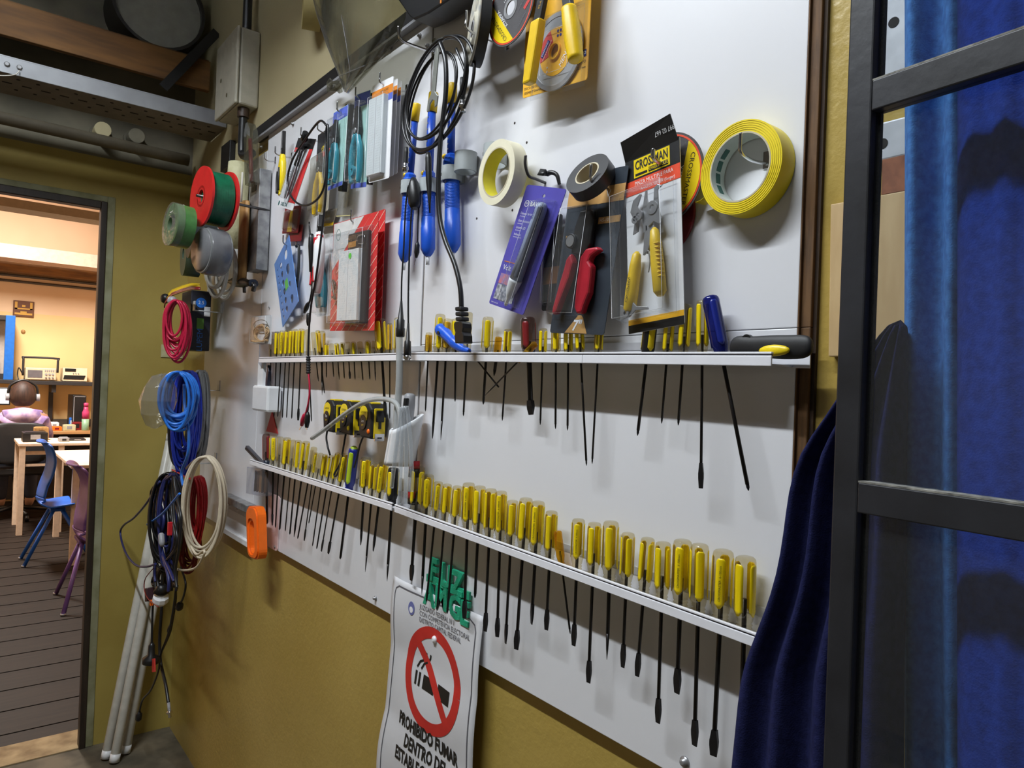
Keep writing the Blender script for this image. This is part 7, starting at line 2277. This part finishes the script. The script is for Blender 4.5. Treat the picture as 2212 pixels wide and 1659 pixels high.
# white table beside the person and the nearer white table
def table(name, label, x0, x1, y0, y1, zt_, legs):
    t = thing(name, label, 'table', ((x0 + x1) / 2, (y0 + y1) / 2, 0))
    MB().box((x0, y0, zt_ - 0.025), (x1, y1, zt_)).build('top', 'table_cream', t, 0.004)
    for (lx, ly) in legs:
        MB().box((lx - 0.022, ly - 0.022, -0.003), (lx + 0.022, ly + 0.022, zt_ - 0.025)).build('leg', 'table_cream', t, 0.003)
    MB().box((x1 - 0.06, y0 + 0.03, zt_ - 0.10), (x1 - 0.03, y1 - 0.03, zt_ - 0.07)).build('rail', 'table_cream', t)
    MB().box((x1 - 0.06, y0 + 0.03, zt_ - 0.20), (x1 - 0.035, y1 - 0.03, zt_ - 0.18)).build('rail', 'table_cream', t)
    return t


y0_ = Xp(40, 958, -7.3).y
z1_ = Xp(110, 957, -7.3).z
table('work_table', 'white table beside the seated person with clutter on it', -7.85, -7.28, y0_, 0.7, z1_, [(-7.31, y0_ + 0.03), (-7.31, Xp(127, 1100, -7.31).y), (-7.82, y0_ + 0.03), (-7.82, 0.66)])
y2_ = Xp(152, 1100, -6.02).y
z2_ = Xp(150, 1005, -6.0).z
table('school_table', 'nearer cream table at the door frame between the two chairs', -7.15, -5.98, y2_ - 0.01, 0.75, z2_, [(-6.02, y2_ + 0.025), (-7.11, y2_ + 0.03), (-6.02, 0.72), (-7.11, 0.72)])
clutter('tool_case', 50, 104, 935, -7.4, z1_, 0.2, 'black_plastic', 'low black case on the table beside the person', 'case', 'grey_plastic')
clutter('brown_bag', 75, 106, 924, -7.62, z1_, 0.12, 'wood', 'long brown bag behind the black case', 'bag', 'ply_edge')
clutter('grey_tool', 128, 150, 946, -7.4, z1_, 0.1, 'grey_plastic', 'pale grey tool on the right of the cluttered table', 'tool', 'black_card')
clutter('dark_tray', 150, 186, 948, -7.5, z1_, 0.12, 'bench_dark', 'dark tray on the table nearest the door frame', 'tray', 'grey_plastic')


# ---- moulded school chairs
def shell_chair(name, label, x, prof, width, m, legs, gap=0.0):
    """prof: side view (px, py, half width factor) of the shell at plane x"""
    P = [(Xp(q[0], q[1], x), q[2]) for q in prof]
    t = thing(name, label, 'chair', (x, P[-1][0].y, 0))
    pts = spline([p for p, _ in P], 4)
    n = len(pts)
    rows = []
    for i, p in enumerate(pts):
        fac = P[min(len(P) - 1, int(i / (n - 1) * (len(P) - 1)))][1]
        row = []
        for j in range(9):
            u = -1 + 2 * j / 8
            cup = 0.035 * (u * u)
            row.append(V((x + u * width * fac, p.y + cup * (1 if i < n * 0.6 else 0), p.z + (cup * 0.4 if i >= n * 0.6 else 0))))
        rows.append(row)
    k = int(n * 0.55)
    MB().sheet(rows[:k + 1]).build('backrest', m, t, solid=0.012, sub=1)
    MB().sheet(rows[k:]).build('seat', m, t, solid=0.012, sub=1)
    for a_, b_ in legs:
        MB().cyl(a_, b_, 0.0125, n=12).build('leg', m, t)
        MB().cyl(V(b_) + V((0, 0, 0.0)), V(b_) + V((0, 0, 0.012)), 0.014, n=10).build('foot_cap', 'steel', t)
    xs_ = [a_[0] for a_, _ in legs]
    zz_ = legs[0][0][2]
    MB().box((min(xs_) - 0.01, min(a_[1] for a_, _ in legs) - 0.02, zz_ - 0.01), (max(xs_) + 0.01, max(a_[1] for a_, _ in legs) + 0.02, zz_ + 0.012)).build('under_frame', m, t, 0.004)
    return t


zc = Xp(112, 1100, -6.1).z
fy = Zp(50, 1223, 0.0)
shell_chair('school_chair', 'blue moulded school chair standing at the tables', -6.12,
            [(78, 953, 0.8), (92, 958, 1.0), (102, 985, 1.0), (98, 1015, 0.95), (86, 1045, 0.85), (80, 1070, 0.85), (84, 1085, 0.95), (104, 1092, 1.0), (130, 1088, 1.0), (156, 1084, 0.95)], 0.19, 'chair_blue',
            [((-6.05, Xp(116, 1100, -6.05).y, zc), (fy.x + 0.03, fy.y, 0)), ((-6.24, Xp(116, 1100, -6.05).y, zc), (-6.38, fy.y, 0)), ((-6.05, Xp(135, 1100, -6.05).y, zc), (-6.0, 0.16, 0)), ((-6.24, Xp(135, 1100, -6.05).y, zc), (-6.38, 0.16, 0))])
zc = Xp(170, 1165, -5.05).z
f1, f2 = Zp(136, 1330, 0.0), Zp(120, 1284, 0.0)
shell_chair('school_chair', 'purple moulded school chair half hidden by the door frame', -5.02,
            [(143, 1001, 0.8), (160, 1008, 1.0), (176, 1040, 1.0), (170, 1085, 0.95), (162, 1125, 0.85), (164, 1150, 0.85), (176, 1160, 0.95), (200, 1162, 1.0), (235, 1158, 0.95)], 0.19, 'chair_purple',
            [((-4.95, Xp(178, 1175, -4.95).y, zc), (f1.x, f1.y, 0)), ((-5.14, Xp(178, 1175, -5.14).y, zc), (f2.x, f2.y, 0)), ((-4.95, 0.16, zc), (-4.80, 0.26, 0)), ((-5.14, 0.16, zc), (-5.28, 0.26, 0))])

# ---- office chair and the person, seen from behind
pc = Xp(48, 1000, -7.95)
cxp, cyp = -8.05, Xp(40, 950, -8.).y
t = thing('office_chair', 'black high-backed office chair behind the seated person', 'chair', (cxp, cyp, 0))
zt_ = Xp(40, 913, -7.93).z
MB().loft([[V((-7.95 + 0.03 * s2 - 0.03 * (1 - abs(s1)), cyp + s1 * ww, z)) for s1, s2 in ((-1, -1), (-0.5, -1), (0, -1), (0.5, -1), (1, -1), (1, 1), (0.5, 1), (0, 1), (-0.5, 1), (-1, 1))] for z, ww in ((0.52, 0.20), (0.60, 0.23), (0.75, 0.24), (zt_ - 0.03, 0.22), (zt_, 0.17))]).build('backrest', 'black_rubber', t, sub=1)
MB().box((-8.4, cyp - 0.24, 0.42), (-7.97, cyp + 0.24, 0.50)).build('seat', 'black_rubber', t, 0.02)
MB().cyl((-8.18, cyp, 0.10), (-8.18, cyp, 0.42), 0.025, n=12).build('column', 'steel_dark', t)
for k in range(5):
    u = 2 * PI * k / 5 + 0.3
    e_ = V((-8.18 + 0.28 * math.cos(u), cyp + 0.28 * math.sin(u), 0.065))
    MB().cyl((-8.18, cyp, 0.11), e_, 0.02, 0.014, n=8).build('base_arm', 'black_plastic', t)
    MB().cyl(e_ + V((0, -0.015, -0.035)), e_ + V((0, 0.015, -0.035)), 0.028, n=12).build('castor', 'black_plastic', t)
for s_ in (-1, 1):
    MB().tube([(-8.01, cyp + s_ * 0.25, 0.50), (-8.01, cyp + s_ * 0.27, 0.62), (-8.15, cyp + s_ * 0.27, 0.66), (-8.33, cyp + s_ * 0.27, 0.66)], 0.018, 8).build('armrest', 'black_plastic', t)

hx, hy, hz = -8.13, Xp(50, 858, -8.13).y, Xp(50, 856, -8.13).z
ZS = Xp(50, 893, -8.13).z            # shoulder line


def skin_mesh(name, joints, edges, m, parent, sub=2):
    o0 = ORG[parent.name]
    me = bpy.data.meshes.new(name)
    me.from_pydata([V(j[0]) - o0 for j in joints], edges, [])
    me.materials.append(M[m])
    o = bpy.data.objects.new(name, me)
    COL.objects.link(o)
    o.parent = parent
    ORG[o.name] = o0
    sk = o.modifiers.new('skin', 'SKIN')
    sk.use_smooth_shade = True
    sv = me.skin_vertices[0].data
    for i, j in enumerate(joints):
        sv[i].radius = (j[1], j[1] if len(j) < 3 else j[2])
        sv[i].use_root = (i == 0)
    b = o.modifiers.new('sub', 'SUBSURF')
    b.levels = b.render_levels = sub
    return o


t = thing('person', 'person in a lavender tie-dye hoodie sitting with their back to the doorway', 'person', (hx, hy, 0.5))
SB = 0.17
J = [((hx - 0.02, hy, 0.56), 0.135), ((hx - 0.03, hy, 0.72), 0.115), ((hx - 0.02, hy, 0.88), 0.12), ((hx - 0.01, hy, ZS - 0.03), 0.085), ((hx - 0.03, hy, ZS + 0.035), 0.05), ((hx - 0.04, hy, hz - 0.03), 0.075), ((hx - 0.045, hy, hz + 0.05), 0.08),
     ((hx - 0.01, hy - SB, ZS - 0.05), 0.052), ((hx - 0.06, hy - SB - 0.05, ZS - 0.25), 0.042), ((hx - 0.30, hy - 0.16, zd + 0.04), 0.032), ((hx - 0.38, hy - 0.15, zd + 0.03), 0.03),
     ((hx - 0.01, hy + SB, ZS - 0.05), 0.052), ((hx - 0.06, hy + SB + 0.05, ZS - 0.25), 0.042), ((hx - 0.30, hy + 0.16, zd + 0.04), 0.032), ((hx - 0.38, hy + 0.15, zd + 0.03), 0.03),
     ((hx - 0.10, hy - 0.09, 0.555), 0.08), ((hx - 0.46, hy - 0.12, 0.54), 0.062), ((hx - 0.44, hy - 0.12, 0.10), 0.045), ((hx - 0.56, hy - 0.12, 0.045), 0.038),
     ((hx - 0.10, hy + 0.09, 0.555), 0.08), ((hx - 0.46, hy + 0.12, 0.54), 0.062), ((hx - 0.44, hy + 0.12, 0.10), 0.045), ((hx - 0.56, hy + 0.12, 0.045), 0.038)]
E_ = [(0, 1), (1, 2), (2, 3), (3, 4), (4, 5), (5, 6), (3, 7), (7, 8), (8, 9), (9, 10), (3, 11), (11, 12), (12, 13), (13, 14), (0, 15), (15, 16), (16, 17), (17, 18), (0, 19), (19, 20), (20, 21), (21, 22)]
skin_mesh('body', J, E_, 'skin', t)
k_ = 1.26
H = [J[0], J[1], J[2], J[3], J[4], J[7], J[8], J[9], J[11], J[12], J[13]]
H = [(j[0], j[1] * k_) for j in H]
H[4] = (H[4][0], 0.062)
skin_mesh('hoodie', H, [(0, 1), (1, 2), (2, 3), (3, 4), (3, 5), (5, 6), (6, 7), (3, 8), (8, 9), (9, 10)], 'hoodie', t)
skin_mesh('trousers', [(J[0][0], 0.14)] + [(J[i][0], J[i][1] * 1.2) for i in (15, 16, 17, 19, 20, 21)], [(0, 1), (1, 2), (2, 3), (0, 4), (4, 5), (5, 6)], 'denim', t)
# hood lying on the back
rows = []
for i in range(6):
    v = i / 5
    row = []
    for j in range(13):
        u = -1 + 2 * j / 12
        row.append(V((hx + 0.075 + 0.045 * math.sin(PI * v) - 0.07 * u * u, hy + u * (0.16 - 0.05 * v), ZS + 0.055 - 0.15 * v + 0.02 * (1 - u * u) * v - 0.03 * abs(u))))
    rows.append(row)
MB().sheet(rows).build('hood', 'hoodie', t, solid=0.02, sub=1)
rnd = random.Random(9)
rings = []
for i in range(9):
    th_ = PI * i / 8
    rr = max(0.12, math.sin(th_))
    zc_ = math.cos(th_)
    rings.append([V((hx - 0.03 + 0.115 * rr * math.cos(2 * PI * j / 16) * (1 if math.cos(2 * PI * j / 16) > 0 else 0.75), hy + 0.112 * rr * math.sin(2 * PI * j / 16) * (1.0 + 0.08 * (zc_ < 0)) + rnd.uniform(-0.004, 0.004), hz + 0.01 + zc_ * (0.135 if zc_ > 0 else 0.12))) for j in range(16)])
MB().loft(rings).build('hair', 'hair', t, sub=1)
MB().tube([(hx - 0.03, hy - 0.118, hz), (hx - 0.03, hy - 0.10, hz + 0.10), (hx - 0.03, hy, hz + 0.152), (hx - 0.03, hy + 0.10, hz + 0.10), (hx - 0.03, hy + 0.118, hz)], 0.011, 8).build('headphone_band', 'black_plastic', t)
for s_ in (-1, 1):
    MB().cyl((hx - 0.03, hy + s_ * 0.105, hz - 0.01), (hx - 0.03, hy + s_ * 0.135, hz - 0.01), 0.036, n=16).build('ear_cup', 'grey_plastic', t, 0.004)
